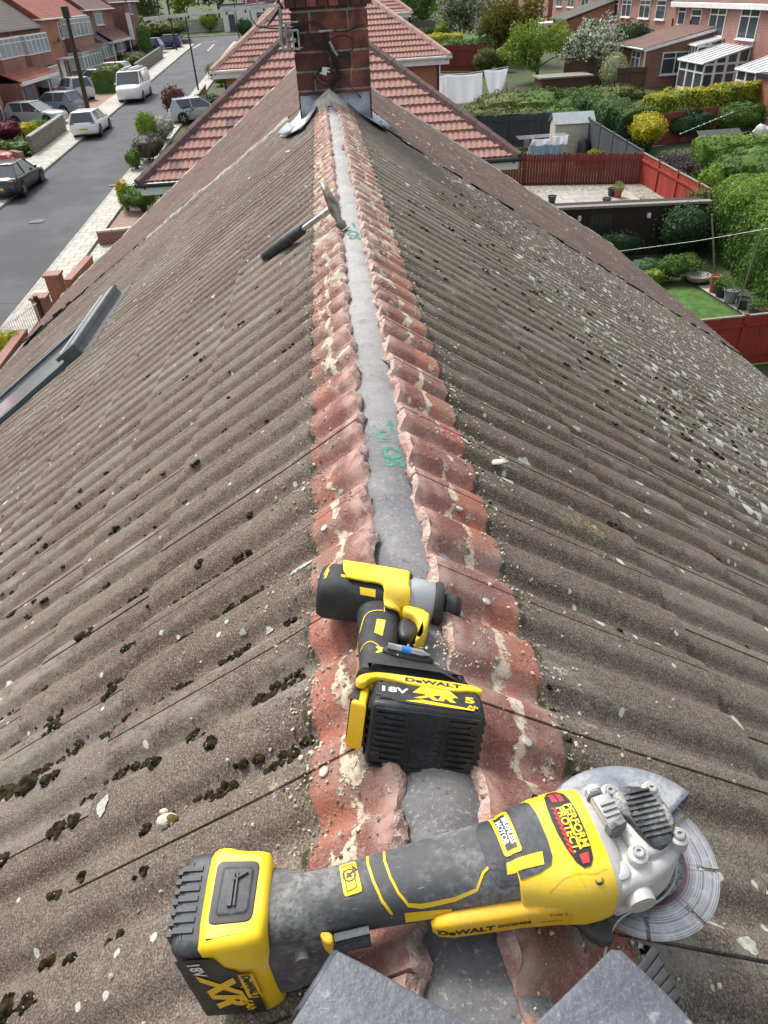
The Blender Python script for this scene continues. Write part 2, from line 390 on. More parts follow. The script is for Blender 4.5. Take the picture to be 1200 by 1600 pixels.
M_white = pm('white_pvc', (.78, .78, .77), (.68, .68, .66), 3, .4)
M_steel = pm('zinc_steel', (.42, .43, .42), (.25, .25, .23), 25, .45, .6, bs=60, bstr=.3, bd=.002)

# ------------------------------------------------------------------ tile sheets
def prof(t):                                             # one roll, t in 0..1
    t = (t + .25) % 1.0                                  # flat-topped rib, steep flanks, narrow gutter
    def ss(x): x = max(0, min(1, x)); return x * x * (3 - 2 * x)
    if t < .50: return 1 - .10 * (2 * abs(t / .50 - .5)) ** 2
    if t < .68: return .90 * (1 - ss((t - .50) / .18))
    if t < .80: return 0.0
    return .90 * ss((t - .80) / .20)
def tile_sheet(name, place, u0, u1, v0, v1, TW, gauge, amp, step, mat, parent, keep=None, samp=10, phase=0.0, lapd=.006,
               vfine=None, lich=None, jag=None, seed=1, sub=4, voff=0.0, stag=.5, cmin=-99):
    """place(u, v, h) -> point; rolls run along v; one face per cell kept if keep(u, v)"""
    rr = random.Random(seed); half = TW / 2; us = []
    k = math.floor((u0 - phase) / half)
    while phase + k * half < u1:
        b = phase + k * half
        for j in range(samp):
            if j == 0: us += [(b - .0019, None), (b, k), (b + .0019, None)]
            else: us.append((b + half * j / samp, None))
        k += 1
    us = [q for q in us if u0 <= q[0] <= u1]
    vs = [v0]; fine = vfine or []
    vs += [q for q in fine if v0 < q < v1]; kk = math.ceil((v0 - voff) / gauge)
    lo = max(vs)
    courses = []
    v = voff + (kk - 1) * gauge
    while v < v1 + gauge:
        for j in range(sub):
            q = v + gauge * j / sub
            if lo + .02 < q < v1: vs.append(q)
        if v0 + .01 < v < v1: vs += [v - .002, v]
        v += gauge
    vs = sorted(set(round(q, 5) for q in vs)) + [v1]
    tilt = {}; cache = {}
    def height(u, v, lapk):
        c = max(cmin, math.floor((v - voff) / gauge + 2e-4)); fr = max(0.0, (v - voff) / gauge - c)
        st = (c % 2) * stag * TW
        ti = math.floor((u - phase - st) / TW + 1e-6); key = (c, ti)
        if key not in tilt: tilt[key] = (rr.uniform(-1, 1) * .0010, rr.uniform(-1, 1) * .0016)
        t0, t1 = tilt[key]; fu = (u - phase - st) / TW - ti
        h = amp * prof((u - phase) / half + .05) + step * fr + t0 + t1 * (fu - .5)
        if lapk is not None and (lapk * half - st) % TW < 1e-4 or (lapk is not None and TW - ((lapk * half - st) % TW) < 1e-4): h -= lapd
        return h
    V = []; F = []; UV = []; TV = []; LI = []; vals = {}
    nv = len(vs)
    for (u, lk) in us:
        for v in vs:
            vv = v
            if jag and v == v0: vv = v0 + jag(u)
            V.append(place(u, vv, height(u, v, lk))); UV.append((u, vv)); LI.append(lich(u, vv) if lich else 0.0)
    for i in range(len(us) - 1):
        for j in range(nv - 1):
            um, vm = (us[i][0] + us[i + 1][0]) / 2, (vs[j] + vs[j + 1]) / 2
            if keep and not keep(um, vm): continue
            F.append((i * nv + j, i * nv + j + 1, (i + 1) * nv + j + 1, (i + 1) * nv + j))
            c = max(cmin, math.floor((vm - voff) / gauge + 2e-4)); ti = math.floor((um - phase - (c % 2) * stag * TW) / TW + 1e-6)
            key = (c, ti)
            if key not in vals: vals[key] = rr.random()
            TV.append(vals[key])
    if V and F:
        a, b, c_ = (Vector(V[q]) for q in F[0][:3])
        if (b - a).cross(c_ - a).z < 0: F = [tuple(reversed(q)) for q in F]
    me = bpy.data.meshes.new(name); me.from_pydata([tuple(p) for p in V], [], F); me.materials.append(mat)
    uvl = me.uv_layers.new(name='UVMap'); li = [0] * len(me.loops); me.loops.foreach_get('vertex_index', li)
    uvl.data.foreach_set('uv', [q for k_ in li for q in UV[k_]])
    a = me.attributes.new('tv', 'FLOAT', 'FACE'); a.data.foreach_set('value', TV)
    a = me.attributes.new('lich', 'FLOAT', 'POINT'); a.data.foreach_set('value', LI)
    me.shade_smooth(); me.set_sharp_from_angle(angle=R(50)); me.update()
    ob = bpy.data.objects.new(name, me); COL.objects.link(ob)
    if parent: ob.parent = parent
    return ob, (us, vs, height)
def sstep(x, a, b): t = max(0, min(1, (x - a) / (b - a))); return t * t * (3 - 2 * t)

# ------------------------------------------------------------------ our house: roof, ridge, chimney, skylight
M_brick = brick_mat('red_brick', (.27, .085, .055), (.20, .07, .05), (.33, .30, .27))
M_brick2 = brick_mat('pink_brick', (.36, .15, .11), (.27, .10, .075), (.36, .32, .29))
M_brickD = brick_mat('dark_brick', (.17, .06, .045), (.13, .05, .04), (.24, .22, .2))
M_brickO = brick_mat('orange_brick', (.40, .14, .075), (.34, .11, .06), (.36, .27, .2))
house = tag(empty('brick_house', (0, 2.5, 0)), 'mossy tiled house roof under the tools, its red ridge strips laid bare', 'house')
def hp(ob):                                              # parent to the house but keep world-built coordinates
    ob.parent = house; ob.location = ob.location - Vector((0, 2.5, 0)); return ob
YN = -1.6
def jagf(seed):
    r = random.Random(seed); tab = [r.uniform(-1, 1) for _ in range(4000)]
    def f(u):
        o = 0
        for k, (w_, a) in enumerate(((.055, .0055), (.018, .0035), (.007, .0015))):
            q = u / w_ + 900 + k * 31; i = int(math.floor(q)); t = q - i; t = t * t * (3 - 2 * t); o += a * (tab[i % 4000] * (1 - t) + tab[(i + 1) % 4000] * t)
        return o
    return f
jl, jr = jagf(3), jagf(5)
VW = {-1: 4.86, 1: 5.45}
def yc(side, v):                                         # the party line where next door's roof begins
    if side < 0: return 6.75 + .42 * max(0, v - .45) + .04 * math.sin(v * 5)
    return 5.95 + .26 * max(0, v - .5) + .05 * math.sin(v * 4 + 1)
sky_u, sky_v = (4.22, 5.32), (2.02, 3.75)
def keepL(u, v): return u < yc(-1, v) + .02 and not (sky_u[0] < u < sky_u[1] and sky_v[0] < v < sky_v[1])
def keepR(u, v): return u < yc(1, v) + .02
fineL = [.04 + .009 * i for i in range(1, 40)]
def lichL(u, v): return .035 + .06 * sstep(v, .5, 2) * sstep(u, .8, 2)
def lichR(u, v):
    w_ = .5 + .5 * math.sin(u * 1.3 + v * 2.1) * math.sin(v * 3.3 - u * .7)
    return .04 + .96 * sstep(v, .95 - .06 * u, 1.9 - .08 * u) * sstep(u, .4, 1.8) * (.55 + .45 * w_)
parts = {}
for side, vin, jg, mat_, kp, lf in ((-1, .041, jl, M_roofL, keepL, lichL), (1, .047, jr, M_roofR, keepR, lichR)):
    ob, info = tile_sheet('roof_slope', lambda u, v, h, s_=side: RP(u, v, s_, h), YN, 7.9, vin, VW[side], .225, .32 if side < 0 else .34, .0185, .0095, mat_, None, lapd=.012,
                          keep=kp, samp=12, phase=.563 if side < 0 else .60, vfine=fineL, lich=lf, jag=jg, seed=11 + side, sub=4, voff=-.10, cmin=1)
    hp(ob); parts[side] = ob; us, vs, height = info
    ob['label'] = 'left slope facing the street' if side < 0 else 'right slope facing the back gardens, speckled with white lichen'
    # snapped tile edge hanging over the slot: a rough broken face about an inch thick
    mb = MB(); rg = random.Random(side + 20); cols = [q for q in us if q[0] < 5.98]; rows = []
    for (u, lk) in cols:
        h = height(u, vin, lk); col_ = []
        for k in range(5):
            t = k / 4; dv = jg(u) + (0 if k == 0 else rg.uniform(-.0035, .0035) + .004 * math.sin(u * 70) * t)
            col_.append(RP(u, vin + dv - (.003 * math.sin(t * 3.1)), side, h - t * (.024 + .006 * math.sin(u * 31))))
        col_.append(RP(u, vin + .05, side, h - .032)); rows.append(col_)
    mb.loft(rows, 0, False, False); e = mb.build('broken_edge', M_broken, None, ang=60); hp(e)
# grey felt over the ridge board, seen along the slot
mb = MB(); rows = []; u = YN
rg = random.Random(4)
while u < 5.92:
    wob = .003 * math.sin(u * 3.1) + .002 * math.sin(u * 11); far = sstep(u, 2.2, 3.5)
    w2 = far * (.010 * math.sin(u * 9) + .006 * math.sin(u * 21 + 1)); row = []
    for x, z in ((-.10, -.118), (-.045, -.080), (-.012, -.046), (.010, -.0335), (.024, -.0265), (.034, -.0215), (.050, -.0200), (.066, -.0215), (.082, -.0265), (.096, -.0335), (.112, -.043), (.140, -.066), (.20, -.118)):
        row.append(Vector((x + wob + w2 * .6, u, APEX + z + w2 * (.5 + 8 * x) * .6 + .0012 * math.sin(u * 40 + x * 60))))
    rows.append(row); u += .02
mb.loft(rows, 0, False, False); felt = mb.build('ridge_felt', M_felt, None, ang=60); hp(felt)
M_green = pm('green_print', (.03, .16, .11), (.09, .24, .17), 90, .8)
bf = mb.bvh()
def felt_text(txt, px, py, size, rotd, bold=.03, sx=1.0, shear=0):
    c0 = onZ(px, py, APEX - .02); M = Matrix.Translation(c0) @ Matrix.Rotation(R(rotd), 4, 'Z'); t = MB(); out = []
    vs_, fs_ = text_mesh(txt, size, bold, shear=shear)
    for p in vs_:
        q = M @ Vector((p.x * sx, p.y, 0)); h = bf.ray_cast(Vector((q.x, q.y, CAMZ)), Vector((0, 0, -1))); out.append((h[0] if h[0] is not None else q) + Vector((0, 0, .0006)))
    t.add(out, fs_); o = t.build('green_lettering', M_green, None, smooth=False); hp(o); return o
felt_text('TU', 600, 672, .050, -84, .035, 1.1); felt_text('OS', 612, 712, .044, -84, .05, 1.1); felt_text('Roofline', 606, 690, .009, -4, .0)
felt_text('TUOS', 549, 361, .050, -86, .05, 1.6)
# party line: raised mortar fillet
for side, vmax in ((-1, 2.9), (1, 3.0)):
    mb = MB(); rows = []; v = .42
    while v < vmax:
        y = yc(side, v); wd = (.085 if side < 0 else .045) * (1 - .6 * sstep(v, vmax - .8, vmax)); hh = (.040 if side < 0 else .022) * (1 - .7 * sstep(v, vmax - .9, vmax))
        rows.append([RP(y - wd, v, side, -.004), RP(y - wd * .8, v, side, hh * .62 + .004 * math.sin(v * 23)), RP(y - wd * .1, v, side, hh + .006 * math.sin(v * 17)), RP(y + wd * .8, v, side, hh * .8), RP(y + wd * 1.5, v, side, .0)]); v += .045
    mb.loft(rows, 0, False, False); o = mb.build('mortar_fillet', M_mortar if side < 0 else pm('dirty_fillet', (.13, .11, .085), (.2, .18, .15), 12, .95, bs=50, bstr=.8, bd=.01), None, ang=60); hp(o)
# walls, eaves and gutters below
def wallbox(mb, x0, x1, y0, y1, z0, z1, mat=0): mb.bb((x0, y0, z0), (x1, y1, z1), mat)
eL, eR = RP(0, 4.80, -1), RP(0, 5.38, 1)
mb = MB(); wallbox(mb, eL.x + .35, eR.x - .35, YN, 7.0, -.3, eR.z - .05); hp(mb.build('wall', M_brick, smooth=False))
for side, v in ((-1, VW[-1]), (1, VW[1])):
    mb = MB(); p = RP(0, v, side, -.02)
    mb.tube([(p.x + side * .03, YN, p.z - .045), (p.x + side * .03, 7.6, p.z - .045)], .058, 10); mb.bb((p.x - side * .13, YN, p.z - .18), (p.x - side * .10, 7.6, p.z + .0)); hp(mb.build('gutter', M_gutter))
# next door's half of the roof
nb = tag(empty('brick_house', (0, 9, 0)), 'adjoining house roof, a plain purplish band just beyond the chimney', 'house')
def np_(ob, root=None, off=(0, 9, 0)):
    ob.parent = root or nb; ob.location = ob.location - Vector(off); return ob
def vgL(v): return 12.95 - (12.95 - 10.3) * min(1, v / 4.6) + .03 * math.sin(v * 6)
def vgR(v): return 9.35 + (11.75 - 9.35) * min(1, v / 5.1) + .04 * math.sin(v * 5)
for side, vg in ((-1, vgL), (1, vgR)):
    kp = lambda u, v, s_=side, g_=vg: yc(s_, v) < u < g_(v)
    ob, _ = tile_sheet('roof_slope', lambda u, v, h, s_=side: RP(u, v, s_, h + .012), 5.7, 13.2, .0, VW[side] + .02, .225, .30, .017, .011,
                       M_roofN if side < 0 else M_roofN2, None, keep=kp, samp=7, phase=.563, lich=(lambda u, v: .06) if side < 0 else (lambda u, v: .12), seed=40 + side, sub=3)
    np_(ob)
    mb = MB(); rows = []; v = .0
    while v < VW[side] + .02:                            # mortar-bedded verge
        y = vg(v); rows.append([RP(y - .16, v, side, .012), RP(y - .08, v, side, .040 + .008 * math.sin(v * 13)), RP(y + .02, v, side, .035 + .006 * math.sin(v * 21)), RP(y + .06, v, side, -.10)]); v += .06
    mb.loft(rows, 0, False, False); np_(mb.build('verge', M_mortar, ang=60))
mb = MB(); rows = []; y = 6.3
while y < 9.4: rows.append([RP(y, .16, -1, .01), RP(y, .10, -1, .035), Vector((RX, y, APEX + .06)), RP(y, .10, 1, .035), RP(y, .16, 1, .01)]); y += .1
mb.loft(rows, 0, False, False); np_(mb.build('ridge', M_mortar))
mb = MB(); mb.bb((eL.x + .35, 7.0, -.2), (-.2, 10.2, eL.z - .1)); mb.bb((-.2, 7.001, -.2), (eR.x - .45, 9.3, eR.z - .12)); np_(mb.build('wall', M_brick, smooth=False))
for side, ye in ((-1, 10.3), (1, 11.7)):
    mb = MB(); p = RP(0, VW[side], side, -.02); mb.tube([(p.x + side * .03, 7.6, p.z - .045), (p.x + side * .03, ye, p.z - .045)], .058, 10); np_(mb.build('gutter', M_gutter))

# chimney stack: real bricks on a mortar core
ch = empty('chimney'); ch.parent = house; ch.location = (0, 3.35, 0)          # base frame at Y = 5.85
def cp(ob): ob.parent = ch; ob.location = ob.location - Vector((0, 5.85, 0)); return ob
cx0, cx1, cy0, cy1 = -.180, .345, 5.85, 6.5
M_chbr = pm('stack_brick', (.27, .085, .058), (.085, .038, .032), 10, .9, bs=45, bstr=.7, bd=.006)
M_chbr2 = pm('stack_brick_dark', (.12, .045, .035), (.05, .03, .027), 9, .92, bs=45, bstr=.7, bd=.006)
M_chmort = pm('stack_mortar', (.46, .42, .34), (.27, .24, .19), 20, .95, bs=60, bstr=.8, bd=.006)
mb = MB(); zb = APEX - .72; top = 9.28; mb.bb((cx0 + .008, cy0 + .008, zb), (cx1 - .008, cy1, top)); cp(mb.build('mortar_core', M_chmort, smooth=False))
mb = MB(); rh = .116; rb = random.Random(9); z = APEX + .062 - .116 * 4; row = 0
tops = []
while z < top - .02:
    lay = [(0, .5), (.5, 1)] if row % 3 == 0 else [(0, .24), (.24, .74), (.74, 1)] if row % 3 == 1 else [(0, .47), (.47, .76), (.76, 1)]
    for a, b in lay:
        x0 = cx0 + (cx1 - cx0) * a + (.006 if a > 0 else 0); x1 = cx0 + (cx1 - cx0) * b - (.006 if b < 1 else 0)
        j = rb.uniform(-.003, .003); d = MB(); d.puff([(x0, z + .007), (x1, z + .007), (x1, z + rh - .007), (x0, z + rh - .007)], 0, .05, .004, n=2)
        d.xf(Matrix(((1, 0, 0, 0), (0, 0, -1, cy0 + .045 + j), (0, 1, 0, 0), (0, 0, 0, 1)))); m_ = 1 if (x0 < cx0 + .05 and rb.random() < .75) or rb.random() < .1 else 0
        mb.add(d.v, d.f, m_)
    for a in range(3):
        for sx, xx in ((-1, cx0), (1, cx1)):
            y0 = cy0 + .05 + a * .233; mb.box((xx + sx * -.02, y0 + .11, z + rh / 2), (.045, .22, rh - .014), rb.randint(0, 1))
    row += 1; z += rh
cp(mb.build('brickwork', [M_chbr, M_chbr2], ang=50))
mb = MB(); zt = 8.93
for i in range(8):
    x0 = cx0 - .035 + i * (cx1 - cx0 + .07) / 8; mb.bb((x0 + .004, cy0 - .04, zt), (x0 + (cx1 - cx0 + .07) / 8 - .004, cy0 + .1, zt + .22), rb.randint(0, 1))
mb.bb((cx0 - .02, cy0 + .02, zt + .01), (cx1 + .02, cy1 + .03, zt + .2), 0); cp(mb.build('oversail', [M_chbr, M_chbr2], smooth=False))
# lead flashings dressed down both slopes, and a mortar haunch at the ridge end
def sheet(pts_rows, name, mat, par=cp, th=.004):
    mb = MB(); mb.loft([[Vector(p) for p in r] for r in pts_rows], 0, False, False); o = mb.build(name, mat, ang=70)
    sm = o.modifiers.new('thick', 'SOLIDIFY'); sm.thickness = th; return par(o)
F1 = cy0 - .008
def strip(side, pts, h):                                 # pts: (inner px, outer px) pairs down the slope
    return [[onR(a[0], a[1], side, h + .008 * math.sin(i * 2.1)), onR((a[0] + b[0]) / 2, (a[1] + b[1]) / 2, side, h + .012 * math.cos(i * 1.7)), onR(b[0], b[1], side, h * .6)] for i, (a, b) in enumerate(pts)]
zt0, zt1 = APEX + .045, APEX - .10
sheet([[(cx0 + .01 + i * .05, F1 - .004 * math.sin(i * 2), APEX + .035), (cx0 + .01 + i * .05, F1 - .012, APEX + .0 - abs(cx0 + .01 + i * .05 - RX) * .3), (cx0 + .01 + i * .05, F1 - .03, APEX + .02 - abs(cx0 + .01 + i * .05 - RX) * T)] for i in range(11)], 'lead_apron', M_lead)
sheet(strip(-1, [((498, 150), (478, 146)), ((494, 166), (474, 163)), ((484, 184), (465, 180)), ((471, 200), (449, 196)), ((456, 207), (441, 207)), ((446, 214), (436, 213))], .042), 'lead_wing', M_lead)
sheet(strip(-1, [((460, 197), (449, 191)), ((451, 208), (438, 202)), ((446, 213), (434, 208))], .050), 'flashing_end', M_lead2)
sheet(strip(1, [((536, 148), (572, 140)), ((545, 162), (580, 158)), ((560, 175), (584, 170)), ((580, 188), (592, 180)), ((596, 198), (602, 191)), ((603, 203), (607, 197))], .042), 'lead_wing', M_lead)
sheet(strip(1, [((592, 192), (596, 186)), ((600, 198), (605, 192)), ((606, 203), (610, 198))], .050), 'flashing_end', M_lead2)
mb = MB(); rows = []
for i in range(9):
    y = 5.62 + i * .03; k = sstep(i, 0, 5); rows.append([RP(y, .20 * (.5 + .5 * k), -1, -.005), RP(y, .10, -1, .02 + .045 * k), Vector((RX - .01, y, APEX - .01 + .085 * k + .004 * math.sin(i * 3))), RP(y, .10, 1, .01 + .03 * k), RP(y, .19 * (.5 + .5 * k), 1, -.005)])
mb.loft(rows, 0, False, False); cp(mb.build('mortar_haunch', pm('haunch_mortar', (.58, .55, .47), (.36, .34, .28), 16, .95, bs=60, bstr=.9, bd=.01), ang=80))

# skylight in the left slope
sk = empty('skylight'); sk.parent = house; base = RP((sky_u[0] + sky_u[1]) / 2, (sky_v[0] + sky_v[1]) / 2, -1)
sk.location = base - Vector((0, 2.5, 0)); sk.rotation_euler = (0, -PIT, 0)   # local x runs up the slope
sk['label'] = 'skylight with dark grey metal cladding'
M_clad = pm('dark_grey_cladding', (.085, .105, .12), (.12, .145, .16), 9, .38, .5)
n = NT('skylight_glass'); M_sky = n.done((.25, .30, .31), .08, .55, None, .8)
lw, ll = (sky_u[1] - sky_u[0]) / 2, (sky_v[1] - sky_v[0]) / 2
mb = MB(); hh = .050
mb.bb((ll - .13, -lw, -.03), (ll, lw, hh + .03)); mb.bb((-ll, -lw, -.03), (-ll + .09, lw, hh)); mb.bb((-ll + .09, -lw, -.029), (ll - .13, -lw + .075, hh + .002)); mb.bb((-ll + .09, lw - .075, -.029), (ll - .13, lw, hh + .002))
mb.bb((ll - .16, -lw - .004, hh + .02), (ll + .01, lw + .004, hh + .045)); f_ = mb.build('frame', M_clad, sk, smooth=False)
mb = MB(); mb.bb((ll - .128, -lw + .02, hh + .046), (ll - .118, lw - .02, hh + .052)); mb.bb((ll - .02, -lw + .02, hh + .046), (ll - .012, lw - .02, hh + .052)); mb.build('trim', M_white, f_, smooth=False)
mb = MB(); mb.bb((-ll + .085, -lw + .07, .03), (ll - .12, lw - .07, hh - .018)); mb.build('pane', M_sky, sk, smooth=False)
mb = MB(); mb.bb((-ll - .16, -lw - .07, -.001), (ll + .10, -lw - .002, .022)); mb.bb((-ll - .16, lw + .002, -.001), (ll + .10, lw + .07, .022)); mb.bb((ll + .002, -lw - .002, .0), (ll + .10, lw + .002, .022)); mb.build('flashing', M_clad, sk, smooth=False)
# ------------------------------------------------------------------ tool materials
def dusty(name, c, dust, amt=.5, rough=.5, sc=22, metal=0.0, bs=0):
    n = NT(name); f = n.noise(sc, 6, rough=.7); g = n.noise(sc * 9, 4, rough=.7)
    up = n.math('MULTIPLY', n.mr(f, .42, .66), n.mr(g, .3, .62)); col = n.mix(n.math('MULTIPLY', up, amt), c, dust)
    sc_ = n.mr(n.noise(sc * 4, 3, n.mapping(n.tc(), (1, 9, 1), (.3, .2, .7))), .68, .74); col = n.mix(n.math('MULTIPLY', sc_, amt * .8), col, tuple(min(1, x * 1.2) for x in dust))
    nb = n.bump(n.noise(bs or 300, 3), .35, .0006)
    n_sm = n.mr(n.noise(sc * .35, 6, rough=.8), .52, .70); col = n.mix(n.math('MULTIPLY', n_sm, amt * .45), col, tuple(x * .9 for x in dust)); pits = n.mr(n.noise(sc * 28, 3), .68, .74); col = n.mix(n.math('MULTIPLY', pits, .5), col, tuple(x * .35 for x in c))
    return n.done(col, n.math('MULTIPLY_ADD', up, .35, rough), metal, nb, .45)
M_yel = dusty('tool_yellow', (.84, .57, .012), (.66, .52, .20), .5, .42)
M_yelD = dusty('grubby_yellow', (.80, .47, .012), (.55, .36, .10), .55, .5)
M_rub = dusty('black_rubber', (.020, .021, .023), (.10, .10, .10), .45, .6)
M_bat = dusty('battery_black', (.012, .013, .016), (.05, .055, .065), .5, .38, 30)
M_grey = dusty('dust_covered_grip', (.068, .070, .073), (.26, .26, .25), .9, .66, 20)
M_gbat = dusty('dusty_black_plastic', (.035, .038, .043), (.14, .15, .165), .8, .5, 26)
M_cast = dusty('cast_metal', (.50, .49, .47), (.72, .70, .66), .8, .48, 30, .35)
M_castD = dusty('dark_casting', (.035, .04, .045), (.50, .49, .46), .75, .45, 34, .1)
M_guard = dusty('guard_metal', (.20, .225, .25), (.42, .43, .43), .7, .42, 24, .5)
M_guardD = dusty('guard_metal_dark', (.045, .048, .05), (.14, .14, .13), .6, .5, 24, .3)
M_nose = dusty('alloy_nose', (.40, .41, .42), (.5, .5, .5), .4, .4, 30, .5)
M_redl = dusty('label_red', (.60, .02, .03), (.5, .2, .15), .3, .45)
M_blk = pm('print_black', (.012, .012, .012), (.03, .03, .03), 50, .5)
M_prw = pm('print_white', (.75, .75, .74), (.6, .6, .6), 60, .5)
M_screw = pm('screw_steel', (.50, .50, .49), (.36, .36, .35), 70, .35, .8)
n = NT('diamond_blade'); o_ = n.sep(n.tc()); rr_ = n.math('SQRT', n.math('ADD', n.math('POWER', o_[0], 2), n.math('POWER', o_[1], 2)))
cv = n.n.new('ShaderNodeCombineXYZ'); n.L(n.math('MULTIPLY', rr_, 1), cv.inputs[0]); ng = n.noise(900, 4, n.mapping(cv.outputs[0], (.6, 1, 1)), rough=.7); fn = n.noise(90, 5, rough=.7)
c = n.mix(n.mr(ng, .35, .65), (.16, .16, .165), (.50, .51, .52)); c = n.mix(n.mr(fn, .45, .7, 0, .5), c, (.60, .61, .62))
red = n.math('MULTIPLY', n.mr(rr_, .026, .030), n.mr(rr_, .040, .046, 1, 0)); c = n.mix(n.math('MULTIPLY', red, .85), c, n.mix(n.mr(ng, .4, .6), (.10, .035, .04), (.22, .12, .12)))
M_blade = n.done(c, n.math('MULTIPLY_ADD', ng, .3, .22), .75, n.bump(ng, .4, .0006))

# ------------------------------------------------------------------ impact driver, lying on its side across the slot
drv = tag(empty('impact_driver', (-.0200, .4397, CAMZ - .654), (R(-5), R(8.68), R(-9.2))),
          'yellow and black cordless driver with its battery, lying across the slot in the ridge', 'impact driver')
bc, cc = .213, .047
def lathe_x(mb, prof, b=bc, c=cc, seg=32, mat=0, sq=1.0): mb.lathe(prof, (0, b, c), 'x', seg, mat); return mb
mb = MB(); rings = []
for a, w_, h_, db in ((-.083, .020, .020, -.004), (-.081, .027, .027, -.003), (-.074, .032, .0315, -.001), (-.055, .0335, .032, 0), (-.03, .033, .032, 0), (.0, .032, .031, 0), (.022, .0305, .030, 0), (.032, .029, .029, 0)):
    rings.append(sring((a, bc + db, cc), w_, h_, 2.8, 36))
mb.loft(rings); body = mb.build('motor_housing', M_rub, drv, ang=50)
mbB = MB(); mbB.v = list(mb.v); mbB.f = list(mb.f)
# handle with palm swell, and the foot that takes the battery
rings = []
for b, a, w_, h_ in ((.196, -.004, .031, .024), (.182, -.003, .028, .022), (.165, -.001, .0255, .020), (.145, .001, .0245, .0195), (.125, .001, .0235, .019), (.108, .002, .0215, .0185), (.094, .003, .0205, .0185), (.084, .006, .022, .020), (.078, .012, .030, .023)):
    rings.append([Vector((p.x, b, p.z)) for p in sring((a, 0, .043), w_, h_, 2.3, 32, 'xz')])
rings = [[Vector((p.x, r_[0].y, p.z)) for p in r_] for r_ in rings]
mb = MB(); mb.loft(rings); mb.build('handle', M_rub, drv, ang=60); mbH = MB(); mbH.v = list(mb.v); mbH.f = list(mb.f)
mb = MB(); mb.puff(mm(chaik([(-20, 58), (-16, 74), (-6, 88), (8, 104), (30, 104), (62, 97), (70, 86), (92, 82), (104, 70), (110, 58)], 2)), .008, .068, .012, n=5); mb.build('foot', M_rub, drv, ang=50)
mbF = MB(); mbF.v = list(mb.v); mbF.f = list(mb.f)
# yellow clamshell over the motor: a curved shell hugging the barrel
def shell(poly_ab, th, mat, name, par, core=None, lift=.0):
    """outline in the a-b plane pressed onto the barrel and handle surfaces"""
    m2 = MB(); drape_poly(m2, mm(poly_ab), core, 0, th + lift, .0035); o = m2.build(name, mat, par, ang=75)
    s_ = o.modifiers.new('thick', 'SOLIDIFY'); s_.thickness = th; s_.offset = -1; return o, m2
allc = MB()
for q in (mbB, mbH, mbF): allc.add(q.v, q.f)
core = allc.bvh()
sh, shm = shell(chaik([(-58, 245), (-20, 245), (26, 242), (31, 232), (30, 205), (33, 190), (56, 180), (58, 160), (52, 140), (46, 126), (42, 140), (40, 160), (28, 176), (4, 168), (1, 182), (0, 194), (-6, 198), (-30, 197), (-52, 200)], 1), .0032, M_yel, 'yellow_shell', drv, core)
mb = MB(); mb.puff(mm(chaik([(27, 186), (60, 178), (60, 158), (52, 130), (46, 122), (43, 124), (48, 140), (46, 158), (40, 166), (26, 172)], 1)), .026, .066, .005); mb.build('gearbox_flank', M_yel, drv, ang=50)
mb = MB(); lathe_x(mb, [(.028, .0305), (.036, .0310), (.050, .0295), (.060, .0275), (.066, .0255), (.067, .018)]); mb.build('nose_cone', M_nose, drv, ang=40)
mb = MB(); lathe_x(mb, [(.0665, .0285), (.070, .0295), (.076, .0285), (.078, .022)]); mb.build('nose_ring', M_rub, drv, ang=40)
mb = MB(); lathe_x(mb, [(.076, .012), (.080, .0135), (.081, .016), (.094, .0162), (.096, .0145), (.101, .0125), (.1015, .005)], seg=24); mb.build('chuck', M_blk, drv, ang=40)
mb = MB(); mb.puff(mm(chaik([(24, 176), (44, 172), (50, 160), (47, 144), (40, 134), (26, 134), (22, 150)], 2)), .034, .056, .007); mb.build('trigger', M_blk, drv, ang=50)
fb = MB(); fb.add(allc.v, allc.f); fb.add(shm.v, shm.f); sb = fb.bvh()
mb = MB(); mb.puff(mm(chaik([(12, 236), (34, 236), (36, 222), (30, 216), (13, 222)], 1)), .060, .078, .003); o = mb.build('rubber_corner', M_rub, drv)
mb = MB()
for a in range(5): drape_poly(mb, mm([(-55 + a * .5, 241 - a * 5.6), (-44 + a * .5, 239.5 - a * 5.6), (-44, 236.5 - a * 5.6), (-55, 238 - a * 5.6)]), sb, 0, .0004)
drape_poly(mb, mm(chaik([(8, 191), (22, 187), (21, 181), (8, 184)], 2)), sb, 0, .0006); drape_poly(mb, mm(chaik([(38, 176), (45, 173), (44, 168), (38, 170)], 2)), sb, 0, .0010, .003)
mb.build('vent', M_blk, drv, smooth=False)
mb = MB()
ribbon(mb, mm([(-1, 200), (3, 186), (4, 166)]), .0012, core, 0, .0007)
ribbon(mb, mm(chaik([(2, 168), (-12, 166), (-20, 160), (-22, 138), (-25, 128)], 2, False)), .0012, core, 0, .0007)
ribbon(mb, mm(chaik([(-22, 100), (-16, 112), (-8, 115), (2, 108), (8, 98)], 2, False)), .0012, core, 0, .0007)
drape_poly(mb, mm([(-4, 152), (7, 152), (5, 124), (-5, 128)]), core, 0, .0008)
drape_poly(mb, mm([(-2, 106), (8, 106), (7, 94), (-1, 96), (2, 101)]), core, 0, .0008)
drape_poly(mb, mm([(-30, 192), (-10, 192), (-9, 185), (-28, 185)]), core, 0, .0008); drape_poly(mb, mm([(-56, 208), (-42, 208), (-44, 203), (-54, 203)]), core, 0, .0008)
ribbon(mb, mm([(-77, 205), (-70, 232)]), .0013, core, 0, .0007); drape_poly(mb, mm([(-76, 198), (-73, 199), (-71, 214), (-73, 218)]), core, 0, .0008)
mb.build('yellow_accent', M_yel, drv, ang=60)
mb = MB()
